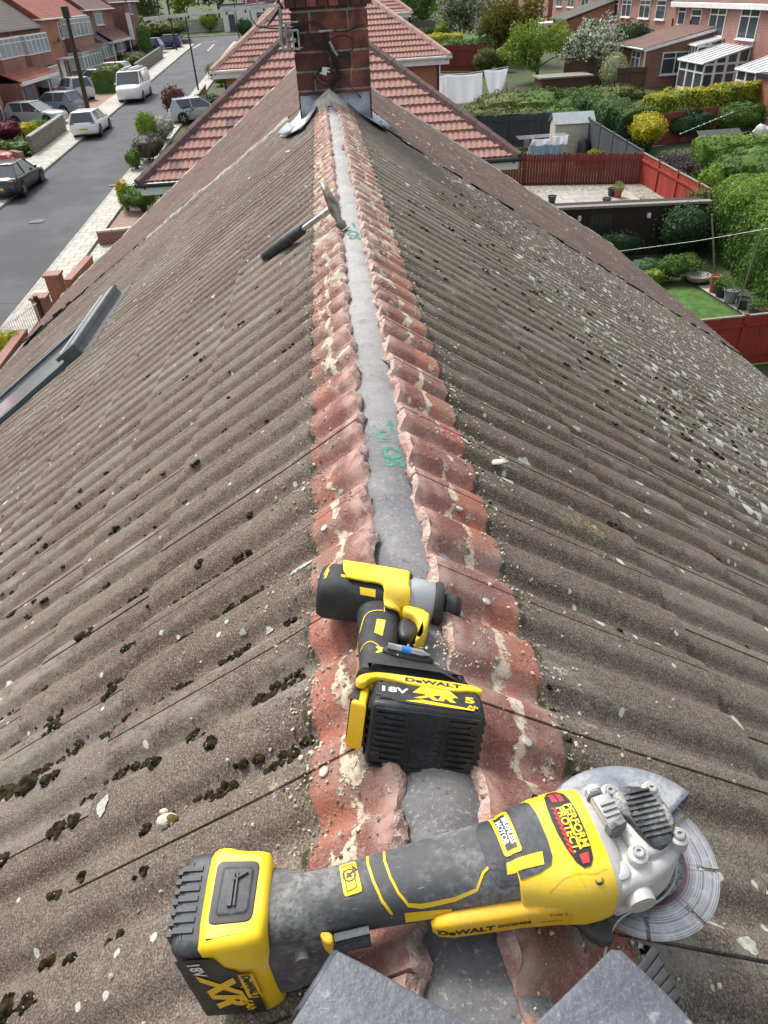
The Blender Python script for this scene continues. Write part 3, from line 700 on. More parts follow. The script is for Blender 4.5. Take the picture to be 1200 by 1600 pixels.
for i in range(3): ribbon(mb, mm([(17 + i * 3.2, 166 - i), (18 + i * 2.6, 140), (16 + i * 2, 116)]), .0011, core, 0, .0004)
mb.build('grip_rib', M_blk, drv)
t = MB(); I = Matrix.Identity(4)
text_on(t, 'DeWALT', .0055, Matrix.Translation((-.024, .2385, 0)) @ Matrix.Rotation(R(-3), 4, 'Z'), 0, .03, 1.4, sb, .0006)
for i, s_ in enumerate(('XRP LI-ION DCF887', '18V  SER. 2022 49', 'TYPE 2   0-3250/min', 'MADE IN EU  205Nm')): text_on(t, s_, .0042, Matrix.Translation((-.022, .2315 - i * .0052, 0)) @ Matrix.Rotation(R(-3), 4, 'Z'), 0, .0, 1.0, sb, .0006)
text_on(t, 'CE UK', .006, Matrix.Translation((.012, .228, 0)) @ Matrix.Rotation(R(-3), 4, 'Z'), 0, .0, 1.0, sb, .0006)
t.build('small_print', M_blk, drv, smooth=False)
# bit holder on the foot
mb = MB(); mb.puff(mm(chaik([(6, 100), (8, 88), (60, 82), (66, 90), (52, 98), (20, 104)], 1)), .060, .072, .004); mb.build('bit_holder', M_rub, drv)
mb = MB(); mb.tube([(.012, .0955, .0745), (.052, .0905, .0745)], .0042, 6, 0)
mb.tube([(.028, .0935, .0745), (.038, .0923, .0745)], .0047, 12, 1); mb.tube([(.052, .0905, .0745), (.060, .0895, .0745)], [.0035, .0008], 6, 0)
mb.build('screwdriver_bit', [M_screw, pm('blue_band', (.01, .18, .5), (.01, .14, .4), 20, .4)], drv)
# battery
bat = empty('battery', (0, .030 - .030 * math.cos(R(19)) - .076 * math.sin(R(19)) , .076 - .076 * math.cos(R(19)) + .030 * math.sin(R(19))), (R(-19), 0, 0)); bat.parent = drv
L_, W_, T_ = .118, .076, .062
mb = MB(); prof_ = chaik([(0, 0), (L_, 0), (L_, T_ - .006), (0, T_ - .006)], 0)
out = mm(chaik([(5, 0), (113, 0), (118, 6), (118, 50), (114, 55), (4, 55), (0, 50), (0, 6)], 1)); mb.puff(out, .0, W_, .009, n=6); mb.build('case', M_bat, bat, ang=40); cb = mb.bvh()
mb = MB()                                               # raised ribs on the underside and the end
for i in range(9): mb.box((.022 + 0 * i, -.0005, .012 + i * .0065), (.030, .0024, .0032))
for i in range(9): mb.box((.096, -.0005, .012 + i * .0065), (.028, .0024, .0032))
for i in range(6): mb.box((-.0005, .0275, .012 + i * .010), (.0024, .036, .0035)); mb.box((L_ + .0003, .0275, .012 + i * .010), (.002, .036, .0035))
mb.bb((.042, -.0012, .006), (.0445, .001, .070)); mb.bb((.076, -.0012, .006), (.0785, .001, .070)); mb.bb((.006, -.0018, .068), (.112, .001, .0705)); mb.bb((.006, -.0018, .004), (.112, .001, .0065))
mb.build('rib', M_bat, bat, smooth=False)
M_deb = pm('moulded_mark', (.035, .037, .042), (.028, .03, .034), 40, .35)
t = MB(); MB_ = lambda x, z, r=0: Matrix(((1, 0, 0, x), (0, 0, -1, -.0004), (0, 1, 0, z), (0, 0, 0, 1))) @ Matrix.Rotation(R(r), 4, 'Z')
text_on(t, 'DeWALT', .011, MB_(.070, .034, 78), 0, .03, 1.2); text_on(t, 'Li-Ion', .008, MB_(.060, .054, 0), 0, .02); text_on(t, '18V 90Wh', .006, MB_(.060, .042, 0), 0, .02)
text_on(t, 'DCB184', .0065, MB_(.058, .028, 0), 0, .02); text_on(t, 'CE UK CA', .0065, MB_(.058, .014, 0), 0, .02); t.build('moulded_lettering', M_deb, bat, smooth=False)
for x, z in ((.012, .058), (.012, .018), (.106, .058), (.106, .018)):
    mb = MB(); mb.lathe([(-.0022, .0045), (-.0026, .004), (-.0026, .0022), (.0, .0020)], (x, 0, z), 'y', 14); mb.build('screw', M_bat, bat)
topz = W_ + .0002
mb = MB(); mb.puff(mm(chaik([(-19, 38), (-15, 50), (-4, 58), (8, 62), (40, 62), (104, 60), (117, 54), (118, 46), (104, 47), (88, 41), (64, 43), (40, 44), (26, 49), (4, 51), (-4, 44), (-8, 34), (-14, 32)], 1)), .070, W_ + .0030, .0022); mb.build('yellow_top', M_yel, bat, ang=50)
mb = MB(); mb.puff(mm(chaik([(-16, 46), (-2, 56), (6, 63), (110, 62), (117, 56), (116, 48), (0, 48)], 1)), .004, .072, .006); mb.build('yellow_collar', M_yel, bat, ang=50)
mb = MB(); mb.puff([(-.020, .010), (-.004, .006), (-.002, .052), (-.014, .054)], .014, .068, .004); mb.build('belt_hook', M_yelD, bat, ang=50)
mb = MB(); mb.puff([(-.0212, .016), (-.012, .012), (-.011, .046), (-.018, .048)], .022, .0685, .001); mb.build('hook_label', M_blk, bat)
mb = MB(); mb.puff(mm(chaik([(4, 6), (112, 4), (114, 40), (86, 38), (60, 41), (30, 43), (6, 47)], 1)), W_ - .002, W_ + .0008, .0006); mb.build('face_label', M_blk, bat)
tz = lambda x, y, z=W_ + .0011, r=0: Matrix.Translation((x, y, z)) @ Matrix.Rotation(R(r), 4, 'Z')
t = MB(); text_on(t, '18V', .0150, tz(.022, .028), 0, .03, 1.25); t.build('white_lettering', M_prw, bat, smooth=False)
t = MB(); text_on(t, 'XR', .0200, tz(.066, .024), 0, .05, 1.45, shear=.25); t.add([(.034, .0085, W_ + .0011), (.052, .0150, W_ + .0011), (.106, .0085, W_ + .0011), (.104, .0055, W_ + .0011)], [(0, 3, 2, 1)])
text_on(t, '5', .0165, tz(.102, .026), 0, .04, 1.3); text_on(t, 'Ah', .0080, tz(.104, .013), 0, .03, 1.2); t.build('yellow_lettering', M_yel, bat, smooth=False)
t = MB(); text_on(t, 'DeWALT', .0112, tz(.064, .0505, W_ + .0033, -1), 0, .045, 1.35); t.build('black_lettering', M_blk, bat, smooth=False)
mb = MB(); mb.add([(p[0], p[1], p[2]) for p in ((.042, .028, W_ + .0010), (.090, .028, W_ + .0010), (.080, .0445, W_ + .0010), (.052, .0445, W_ + .0010))], [(0, 1, 2, 3)]); mb.build('logo_flash', M_yel, bat, smooth=False)

# ------------------------------------------------------------------ angle grinder
gr = tag(empty('angle_grinder', (.0466, .281, CAMZ - .603), (0, R(-1.0), R(6.5))),
         'dusty yellow cordless grinder with a slotted silver disc, laid across the ridge', 'angle grinder')
mb = MB(); rings = []
for x, y, w_, z, h_, e in ((-150, 12, 34, -22, 46, 3), (-142, 11, 34, -20, 44, 3), (-132, 9, 31, -12, 37, 2.6), (-122, 6, 28, -4, 30, 2.4), (-112, 4, 26.5, 0, 27, 2.3), (-95, 4, 26.5, 1, 26, 2.3), (-77, 4, 27.5, 1, 26, 2.3),
                           (-50, 4, 29, 1, 27, 2.3), (-20, 4, 31, 1, 29, 2.4), (10, 3, 33.5, 1, 31, 2.5), (36, 2, 35.5, 1, 32, 2.6), (56, 1, 36.5, 1, 33, 2.6), (62, 0, 36.5, 1, 33, 2.6)):
    rings.append(sring((x * .001, y * .001, z * .001), w_ * .00094, h_ * .00094, e, 40))
mb.loft(rings); mb.build('grip', M_grey, gr, ang=60); gcore = MB(); gcore.add(mb.v, mb.f)
mb = MB(); rings = []
for x, y, w_, z, h_, e in ((52, 0, 37.5, 0, 34, 2.8), (58, 0, 39, 0, 35, 2.9), (72, -1, 43.5, -1, 37, 3), (88, -1.5, 47.5, -2, 38.5, 3.1), (104, -2, 49.5, -3, 39, 3.2), (118, -2, 49.5, -3, 38.5, 3.2), (127, -2, 48, -3, 37, 3.2)):
    rings.append(sring((x * .001, y * .001, z * .001), w_ * .001, h_ * .001, e, 44))
mb.loft(rings)
mb.build('gear_case', M_yel, gr, ang=60); gcore.add(mb.v, mb.f); gb = gcore.bvh()
mb = MB()
ribbon(mb, mm([(70, -40), (86, -34), (98, -33), (112, -36), (122, -34)]), .0009, gb, 0, .0003); ribbon(mb, mm([(98, -33), (101, -44)]), .0008, gb, 0, .0003); ribbon(mb, mm([(86, 44), (92, 38), (112, 43)]), .0008, gb, 0, .0003)
mb.build('seam', M_yelD, gr)
for x, y in ((.113, -.040), (.090, .0395)):
    h = gb.ray_cast(Vector((x, y, .3)), Vector((0, 0, -1)))[0]
    mb = MB(); mb.lathe([(-.002, .0034), (.0004, .0034), (.0006, .0028), (-.001, .0024), (-.001, .0005)], (x, y, h.z), 'z', 14); mb.build('case_screw', M_blk, gr)
# yellow side rail with the maker's name, along the near side
mb = MB(); rings = []
for x, y, w_, h_ in ((-22, -31, 3, 5), (-17, -32, 6, 10), (-6, -33, 7.5, 12.5), (20, -35, 8, 13), (50, -37, 8.5, 13.5), (70, -39, 9, 15), (88, -40, 10, 18), (100, -40, 8, 18)):
    rings.append(sring((x * .001, y * .001, -.004), w_ * .001, h_ * .001, 3, 24))
mb.loft(rings); mb.build('side_rail', M_yelD, gr, ang=60); rail = mb.bvh()
# tongue of grey grip reaching into the yellow case
mb = MB(); drape_poly(mb, mm(chaik([(30, 33), (62, 36), (78, 38), (83, 30), (84, -14), (78, -26), (40, -27), (30, -20)], 1)), gb, 0, .0012); o = mb.build('grip_tongue', M_gbat, gr, ang=70)
b2 = MB(); b2.add(gcore.v, gcore.f); b2.add(mb.v, mb.f); gb2 = b2.bvh()
mb = MB()
ribbon(mb, mm([(-63, 32), (-64, 15), (-62, 0), (-58, -14), (-52, -22)]), .0022, gb, 0, .0006)
ribbon(mb, mm([(-48, 33), (-50, 15), (-48, 0), (-44, -12), (-38, -20), (-28, -22), (0, -24), (18, -23), (26, -14), (34, -10), (46, -8)]), .0020, gb, 0, .0006)
ribbon(mb, mm([(-42, -24), (-20, -26), (-4, -28)]), .0028, gb, 0, .0008)
drape_poly(mb, mm([(38, 37), (62, 37.5), (60, 33), (38, 32.5)]), gb2, 0, .0006); drape_poly(mb, mm([(46, -12), (76, -12), (74, -22), (44, -20)]), gb2, 0, .0006, .003)
mb.build('yellow_trim', M_yel, gr, ang=60)
mb = MB(); drape_poly(mb, mm(rnd([(44, 32), (60, 32), (61, -8), (46, -8)], 2.5)), gb2, 0, .0010, .003); mb.build('name_plate', M_yel, gr, ang=70)
mb = MB(); drape_poly(mb, mm([(47, 28), (57, 28), (58, -4), (49, -4)]), gb2, 0, .0014, .003); mb.build('plate_ground', M_blk, gr, ang=70)
t = MB(); text_on(t, 'BRUSHLESS', .0062, Matrix.Translation((.0555, .012, 0)) @ Matrix.Rotation(R(-88), 4, 'Z'), 0, .03, .82, gb2, .0018)
text_on(t, 'MOTOR', .0062, Matrix.Translation((.0500, .012, 0)) @ Matrix.Rotation(R(-88), 4, 'Z'), 0, .03, 1, gb2, .0018); t.build('plate_lettering', M_prw, gr, smooth=False)
mb = MB(); drape_poly(mb, mm(rnd([(-88, 22), (-74, 23), (-72, -5), (-87, -6)], 2.5)), gb, 0, .0008, .003); mb.build('warning_label', M_yel, gr, ang=70)
t = MB(); pts = [((-80.5 + 5.2 * math.cos(a * .349)) * .001, (10 + 5.2 * math.sin(a * .349)) * .001) for a in range(18)]
ribbon(t, pts, .0009, gb, 0, .0012, True); ribbon(t, mm([(-85, 19), (-77, 20), (-76, -1), (-84, -3)]), .0006, gb, 0, .0012, True)
ribbon(t, mm([(-83, 8), (-78, 12)]), .0018, gb, 0, .0012); ribbon(t, mm([(-82, 12), (-79, 8)]), .0018, gb, 0, .0012); ribbon(t, mm([(-78, 12), (-74, 13), (-77, 17)]), .002, gb, 0, .0012); t.build('warning_symbol', M_blk, gr)
# PERFORM & PROTECT badge across the case
mb = MB(); drape_poly(mb, mm(chaik([(97, 40), (113, 39), (117, 20), (117, -10), (113, -30), (101, -31), (94, -8), (93, 18)], 1)), gb2, 0, .0010); mb.build('badge', M_blk, gr, ang=70)
mb = MB(); drape_poly(mb, mm([(100, 36), (104, 36), (105, 26), (100.5, 27)]), gb2, 0, .0014, .003); drape_poly(mb, mm([(106, 36), (110, 35), (111, 26), (107, 26)]), gb2, 0, .0014, .003)
drape_poly(mb, mm([(104, -21), (112, -20), (110, -28), (104, -28)]), gb2, 0, .0014, .003)
for i in range(9): ribbon(mb, mm([(97.5, 22 - i * 4.6), (100.5, 17.6 - i * 4.6)]), .0022, gb2, 0, .0014)
mb.build('badge_red', M_redl, gr, ang=70)
t = MB(); text_on(t, 'PERFORM', .0090, Matrix.Translation((.1115, .003, 0)) @ Matrix.Rotation(R(-90), 4, 'Z'), 0, .035, 1.02, gb2, .0018)
text_on(t, 'PROTECT.', .0090, Matrix.Translation((.1035, .001, 0)) @ Matrix.Rotation(R(-90), 4, 'Z'), 0, .035, .98, gb2, .0018)
ribbon(t, mm([(107.6, 22), (107.6, -17)]), .0008, gb2, 0, .0018); t.build('badge_lettering', M_yel, gr, smooth=False)
# side text: on the -y face of the rail
def side_text(mb, txt, size, x, z, sx=1.3, bold=.04):
    vs, fs = text_mesh(txt, size, bold); out = []
    for p in vs:
        q = Vector((x + p.x * sx, -.2, z + p.y)); h = rail.ray_cast(q, Vector((0, 1, 0))); out.append((h[0] if h[0] is not None else Vector((q.x, -.048, q.z))) + Vector((0, -.0004, 0)))
    mb.add(out, fs)
t = MB(); side_text(t, 'DeWALT', .0098, .004, -.002, 1.15); side_text(t, 'DCG405', .0062, .043, -.001, 1.2, .03); side_text(t, 'TYPE 3', .0040, .078, .005, 1.2, .0); side_text(t, '18V 9000/min', .0032, .072, -.003, 1.0, .0); t.build('rail_lettering', M_blk, gr, smooth=False)
# paddle switch
mb = MB()
for i in range(7): mb.lathe([(-.102 + .0005, .0075), (-.072, .0085)], (0, -.024 - .0018 * math.cos(i), -.004 + (i - 3) * .0), 'x', 14) if i == 0 else None
for i in range(6): mb.box((-.086, -.030 + .0012 * abs(i - 3), .006 - i * .0032), (.028, .006, .0018))
mb.build('slide_switch', M_gbat, gr); mb = MB(); mb.puff(mm(chaik([(-112, -20), (-101, -22), (-101, -32), (-108, -30)], 1)), -.012, .010, .003); mb.build('switch_end', M_yelD, gr)
# lower housing joining grip and battery
mb = MB(); rings = []
for x, y, w_, z, h_ in ((-156, 8, 33, -48, 58), (-140, 6, 33, -46, 54), (-122, 2, 28, -40, 46), (-104, 0, 24, -34, 36), (-90, 0, 19, -26, 24)):
    rings.append(sring((x * .001, y * .001, z * .001), w_ * .001, h_ * .001, 3.2, 32))
mb.loft(rings); mb.build('rear_housing', M_grey, gr, ang=60)
mb = MB(); mb.tube([(-.128, -.022, -.012), (-.128, -.031, -.012)], .0065, 14); mb.build('rubber_bumper', M_grey, gr)
# battery at the back
gbt = empty('battery', (-.186, .017, -.034), (0, 0, R(-9))); gbt.parent = gr       # x away from head = negative
mb = MB(); pl = mm(chaik([(-37, -32), (-30, -40), (4, -41), (4, 41), (-30, 40), (-37, 32)], 1)); mb.puff(pl, -.078, .058, .010, n=6); mb.build('case', M_gbat, gbt, ang=45)
mb = MB()
for i in range(7): mb.box((-.0375, -.024 + i * .008, .03), (.004, .0045, .05)); mb.box((-.0375, -.024 + i * .008, -.035), (.004, .0045, .06)); mb.box((-.026, -.024 + i * .008, .0575), (.016, .0042, .004))
mb.build('rib', M_gbat, gbt, ang=30)
mb = MB(); fr = mm(chaik([(-14, -36), (-8, -42), (34, -38), (40, -30), (40, 30), (36, 36), (12, 38), (0, 42), (-10, 40), (-14, 30)], 1)); mb.puff(fr, -.076, .062, .008, n=5); mb.build('yellow_frame', M_yel, gbt, ang=45)
mb = MB(); mb.puff(mm(rnd([(-6, -23), (29, -22), (31, 25), (-5, 27)], 6)), .055, .0628, .0008); mb.build('frame_recess', M_blk, gbt)
mb = MB(); mb.puff(mm(rnd([(-1, -18), (26, -17), (27.5, 20), (0, 22)], 5)), .060, .0640, .003); mb.box((.010, .002, .0650), (.0035, .026, .003)); mb.box((.014, .002, .0650), (.0015, .026, .003)); mb.box((.016, .012, .0650), (.014, .0015, .003), rot=(0, 0, .5)); mb.build('release_button', M_gbat, gbt)
fy = lambda x, z, r=0, d=.0424: Matrix(((1, 0, 0, x), (0, 0, -1, -d), (0, 1, 0, z), (0, 0, 0, 1))) @ Matrix.Rotation(R(r), 4, 'Z')
mb = MB(); M_ = fy(0, 0); mb.add([M_ @ Vector(p) for p in ((-.031, .050, 0), (-.001, .050, 0), (.004, .030, 0), (.012, .022, 0), (.016, .002, 0), (.006, -.012, 0), (.022, -.024, 0), (.022, -.066, 0), (-.031, -.066, 0))], [tuple(range(9))]); mb.build('side_label', M_blk, gbt, smooth=False)
t = MB(); text_on(t, 'XR', .036, fy(-.006, -.014, -86, .0430), 0, .05, 1.3, shear=.2); text_on(t, '5Ah', .011, fy(.010, -.045, -86, .0430), 0, .04, 1.2); t.build('yellow_lettering', M_yelD, gbt, smooth=False)
t = MB(); text_on(t, '18V', .0135, fy(-.018, .033, -86, .0430), 0, .03, 1.2); t.build('white_lettering', M_prw, gbt, smooth=False)
t = MB(); mbx = MB(); mbx.add([fy(0, 0, 0, .0428) @ Vector(p) for p in ((.012, .018, 0), (.024, .018, 0), (.024, -.030, 0), (.012, -.030, 0))], [(0, 1, 2, 3)]); mbx.build('side_flash', M_yelD, gbt, smooth=False)
text_on(t, 'DeWALT', .0095, fy(.018, -.006, -88, .0433), 0, .045, 1.2); t.build('black_lettering', M_blk, gbt, smooth=False)
# gear head casting
hd = empty('gear_head'); hd.parent = gr
mb = MB(); mb.puff(mm(chaik([(120, 47), (132, 45), (146, 36), (172, 36), (190, 24), (200, 5), (198, -18), (188, -34), (168, -44), (146, -48), (122, -50)], 2)), -.030, .022, .009, n=5)
rings = [sring((x * .001, -.002, -.003), w_ * .001, h_ * .001, 3.1, 40) for x, w_, h_ in ((126, 48.5, 36), (132, 47, 35), (138, 41, 31), (142, 34, 26))]; mb.loft(rings)
mb.tube([(.146, -.028, .004), (.146, -.056, .004)], [.0125, .0115], 20); mb.tube([(.146, -.0555, .004), (.146, -.0565, .004)], .0065, 16)
mb.tube([(.148, .026, .004), (.148, .046, .004)], [.012, .011], 20)
for x, y in ((134, -34),): mb.lathe([(.004, .009), (.0245, .0080), (.0260, .006)], (x * .001, y * .001, 0), 'z', 18)
mb.build('casting', M_cast, hd, ang=45)
mb = MB(); mb.puff(mm(chaik([(147, 24), (160, 30), (182, 26), (195, 10), (195, -12), (182, -28), (160, -32), (148, -24)], 2)), .018, .029, .005, n=4)
for x, y in ((154, 27), (189, 21), (191, -22), (152, -28)): mb.lathe([(.018, .0085), (.030, .008), (.0315, .006)], (x * .001, y * .001, 0), 'z', 18)
mb.build('flange', M_cast, hd, ang=45)
mb = MB(); mb.puff(mm(chaik([(150, 22), (166, 29), (184, 24), (194, 9), (194, -10), (184, -25), (168, -30), (160, -14), (157, -2), (150, 6)], 1)), .024, .0350, .004)
for i in range(9): mb.box((.1735, .0195 - i * .0048, .0356), (.028 - .0012 * abs(i - 4), .0020, .0030))
for i in range(5): mb.box((.1645, .017 - i * .0075, .0345), (.0045, .003, .003))
mb.build('top_cap', M_castD, hd, ang=45)
mb = MB(); mb.puff(mm([(133, 22), (150, 24), (152, -2), (136, -6)]), .020, .040, .003); mb.puff(mm([(131, 24), (146, 25), (146, 31), (132, 31)]), .020, .038, .004)
for i in range(3): mb.box((.143, .013 - i * .0052, .0408), (.013, .0022, .0025), rot=(0, 0, .1))
mb.build('spindle_lock', M_screw, hd, ang=45)
mb = MB(); mb.puff(mm([(134, -4), (150, -1), (152, -6), (136, -10)]), .018, .041, .001); mb.build('lock_edge', M_castD, hd)
for x, y in ((154, 27), (189, 21), (191, -22), (152, -28)):
    mb = MB(); mb.lathe([(.030, .0052), (.0335, .0050), (.0345, .0040), (.0345, .0020), (.0325, .0018)], (x * .001, y * .001, 0), 'z', 18); mb.build('screw', M_screw, hd, ang=40)
# guard: half disc with a turned-down rim
GC = Vector((.174, .0, 0)); mb = MB()
def arc(a0, a1, r, n_=40): return [(GC.x + r * math.cos(R(a0 + (a1 - a0) * i / n_)), GC.y + r * math.sin(R(a0 + (a1 - a0) * i / n_))) for i in range(n_ + 1)]
o1, i1 = arc(28, 232, .084), arc(28, 232, .024)
for k in range(40):
    pass
rows = []
for k in range(41):
    a = R(28 + 176 * k / 40); d = Vector((math.cos(a), math.sin(a), 0))
    rows.append([GC + d * .024 + Vector((0, 0, -.0285)), GC + d * .066 + Vector((0, 0, -.0285)), GC + d * .070 + Vector((0, 0, -.0270)), GC + d * .083 + Vector((0, 0, -.0270)), GC + d * .086 + Vector((0, 0, -.030)), GC + d * .086 + Vector((0, 0, -.052)), GC + d * .080 + Vector((0, 0, -.0535))])
mb.loft(rows, 0, False, False); g = mb.build('guard', M_guard, gr, ang=50); s_ = g.modifiers.new('thick', 'SOLIDIFY'); s_.thickness = .0018
mb = MB(); mb.lathe([(-.0268, .010), (-.0262, .0095)], (GC.x + .028, .052, 0), 'z', 20); mb.lathe([(-.0268, .017), (-.0262, .0165)], (GC.x - .004, .060, 0), 'z', 26); mb.build('guard_boss', M_guard, gr)
mb = MB(); mb.puff(mm(chaik([(94, -20), (100, -40), (112, -60), (126, -62), (128, -48), (124, -34), (120, -20)], 1)), -.050, -.036, .003); mb.build('guard_lower', M_guardD, gr, ang=50)
mb = MB(); mb.lathe([(-.047, .030), (-.043, .034), (-.036, .036), (-.030, .036)], (GC.x + .004, -.004, 0), 'z', 36); mb.build('spindle_collar', M_castD, gr, ang=40)
mb = MB(); ww = [Vector((.200, -.020, -.020)), Vector((.190, -.036, -.024)), Vector((.168, -.046, -.028)), Vector((.140, -.044, -.034)), Vector((.124, -.054, -.044)), Vector((.114, -.068, -.050))]
mb.tube([Vector(p) for p in chaik([tuple(p) for p in ww], 2, False)], .0013, 8); mb.build('wire_clip', M_screw, gr)
# segmented diamond disc
DC = Vector((.180, .0, -.046)); mb = MB(); seg = 8; Rr = .0685; per = 24; rings_t = []; poly = []
for s_ in range(seg):
    a0 = s_ * 2 * math.pi / seg + .42; ga = .026
    for k in range(per + 1):
        a = a0 + ga + (2 * math.pi / seg - 2 * ga) * k / per; poly.append((Rr * math.cos(a), Rr * math.sin(a)))
    ae = a0 + 2 * math.pi / seg
    for rr, da in ((.0600, -.028), (.0550, -.030), (.0535, -.060), (.0510, -.062), (.0492, 0), (.0510, .062), (.0535, .060), (.0550, .030), (.0600, .028)):
        poly.append((rr * math.cos(ae + da), rr * math.sin(ae + da)))
bm = bmesh.new(); vt = [bm.verts.new((p[0], p[1], .0011)) for p in poly]; ci = [bm.verts.new((.02 * math.cos(2 * math.pi * k / len(poly) + .42), .02 * math.sin(2 * math.pi * k / len(poly) + .42), .0011)) for k in range(len(poly))]
vb = [bm.verts.new((p[0], p[1], -.0011)) for p in poly]; N_ = len(poly)
for k in range(N_):
    j = (k + 1) % N_; bm.faces.new((ci[k], vt[k], vt[j], ci[j])); bm.faces.new((vt[k], vb[k], vb[j], vt[j]))
bm.faces.new(list(reversed(vb))); me = bpy.data.meshes.new('cutting_disc'); bm.to_mesh(me); bm.free(); me.materials.append(M_blade)
dk = bpy.data.objects.new('cutting_disc', me); COL.objects.link(dk); dk.parent = gr; dk.location = DC; dk.rotation_euler = (R(2), R(3), 0)
# ------------------------------------------------------------------ hammer, dark panels, debris, cables, aerial
M_hs = pm('worn_steel', (.16, .13, .10), (.34, .31, .28), 45, .45, .7, bs=120, bstr=.3, bd=.002)
M_chrome = pm('bright_shaft', (.62, .62, .62), (.45, .45, .45), 40, .25, .9)
M_grip = pm('ribbed_rubber', (.02, .021, .023), (.05, .052, .055), 60, .6)
ha = onZ(521, 324, APEX + .045); hb = onR(412, 402, -1, .028); ax = (hb - ha); HL = ax.length; axn = ax.normalized()
ham = tag(empty('hammer', ha), 'steel hammer with a ribbed black rubber grip, lying on the left red strip', 'hammer')
zz = Vector((0, 0, 1)); side_ = axn.cross(zz).normalized(); up_ = side_.cross(axn).normalized()
MH = Matrix((axn, side_, up_)).transposed().to_4x4()
ham.rotation_euler = MH.to_euler()
mb = MB(); mb.tube([(.0, 0, 0), (HL * .42, 0, 0)], [.0105, .0095], 14); mb.build('shaft', M_chrome, ham)
mb = MB(); k0 = HL * .40; prs = []
for i in range(27): t_ = i / 26; prs.append((k0 + (HL - k0) * t_, (.0165 + .0030 * math.sin(t_ * 3.0) + (.0022 if i % 2 else 0)) * (1 if i < 26 else .8)))
mb.lathe(prs, (0, 0, 0), 'x', 20); mb.build('grip', M_grip, ham, ang=60)
# head: axis across the shaft (local y), poll to pick end
rings = []
for y, w_, h_, dx, dz in ((-.120, .004, .012, .020, -.022), (-.105, .008, .013, .012, -.012), (-.075, .013, .015, .004, -.002), (-.040, .018, .017, 0, 0), (0, .021, .020, 0, 0), (.030, .018, .018, 0, 0), (.045, .013, .013, 0, 0), (.062, .013, .013, 0, 0), (.066, .020, .020, 0, 0), (.090, .0205, .0205, 0, 0), (.094, .017, .017, 0, 0)):
    rings.append([Vector((dx * 1.3 + p.x * .85, dz + p.z * .85, -y * .78)) for p in sring((0, 0, 0), w_, h_, 2.6, 24, 'xz')])
mb = MB(); mb.loft(rings); mb.build('head', M_hs, ham, ang=45)

# smooth dark grey ridge pieces standing at the bottom of the picture
n = NT('slate_grey_sheet'); f = n.noise(6, 6, rough=.7); sc_ = n.mr(n.noise(11, 5, n.mapping(n.tc(), (1, 5, 1), (0, 0, .7)), rough=.7), .60, .68)
c = n.mix(n.mr(f, .35, .65), (.065, .072, .086), (.115, .124, .142)); c = n.mix(n.math('MULTIPLY', sc_, .6), c, (.26, .27, .29)); c = n.mix(n.mr(n.noise(60, 4), .62, .7, 0, .5), c, (.30, .31, .33)); c = n.mix(n.mr(n.noise(420, 3), .5, .7, 0, .35), c, (.22, .23, .25))
M_slate = n.done(c, .5, 0, n.bump(n.math('ADD', n.noise(120, 3), n.noise(14, 5)), .5, .003), .35)
M_slateD = pm('slate_grey_edge', (.045, .055, .068), (.07, .08, .095), 20, .5)
def panel(px, zt, name, label, lip):
    P = [onZ(x, y, zt) for x, y in px]; c_ = sum(P, Vector()) / len(P); root = tag(empty(name, c_), label, 'ridge piece', 'grey ridge pieces at the bottom edge')
    mb = MB(); top = [(p.x - c_.x, p.y - c_.y) for p in P]; mb.puff(top, -.006, .0, .002); mb.build('top_sheet', M_slate, root, ang=40)
    if lip is None: return root, c_, top
    mb = MB(); a, b = [Vector((*top[k], 0)) for k in lip[0]]; off = Vector((*lip[1], 0)); mb.loft([[a + off * 0, a + off * .35 + Vector((0, 0, -.006)), a + off + Vector((0, 0, -.035))], [b, b + off * .35 + Vector((0, 0, -.006)), b + off + Vector((0, 0, -.035))]], 0, False, False)
    o = mb.build('turned_edge', M_slateD, root); s_ = o.modifiers.new('thick', 'SOLIDIFY'); s_.thickness = .003; return root, c_, top
pz = CAMZ - .565
panel([(527, 1484), (575, 1508), (640, 1545), (742, 1602), (880, 1700), (620, 1800), (330, 1800), (470, 1575)], pz, 'ridge_piece', 'smooth dark grey sheet by the grinder battery, left of the two at the bottom', ((0, 7), (-.012, .006)))
rt, cr, tp = panel([(955, 1482), (972, 1484), (1010, 1520), (1052, 1562), (1092, 1606), (1180, 1740), (700, 1740), (832, 1602), (880, 1556)], pz, 'ridge_piece', 'smooth dark grey sheet with a pointed top below the disc, right of the two', None)
for i in range(5):
    mb = MB(); q = onZ(1010 + i * 9, 1506 + i * 15, pz - .014) - cr; mb.puff([(-.011, -.0032), (.011 - .001 * i, -.0032), (.012 - .001 * i, .0032), (-.011, .0032)], -.008, .006, .0015)
    mb.xf(Matrix.Translation(q) @ Matrix.Rotation(R(38 - i * 2), 4, 'Z')); mb.build('rubber_rib', M_rub, rt, ang=30)

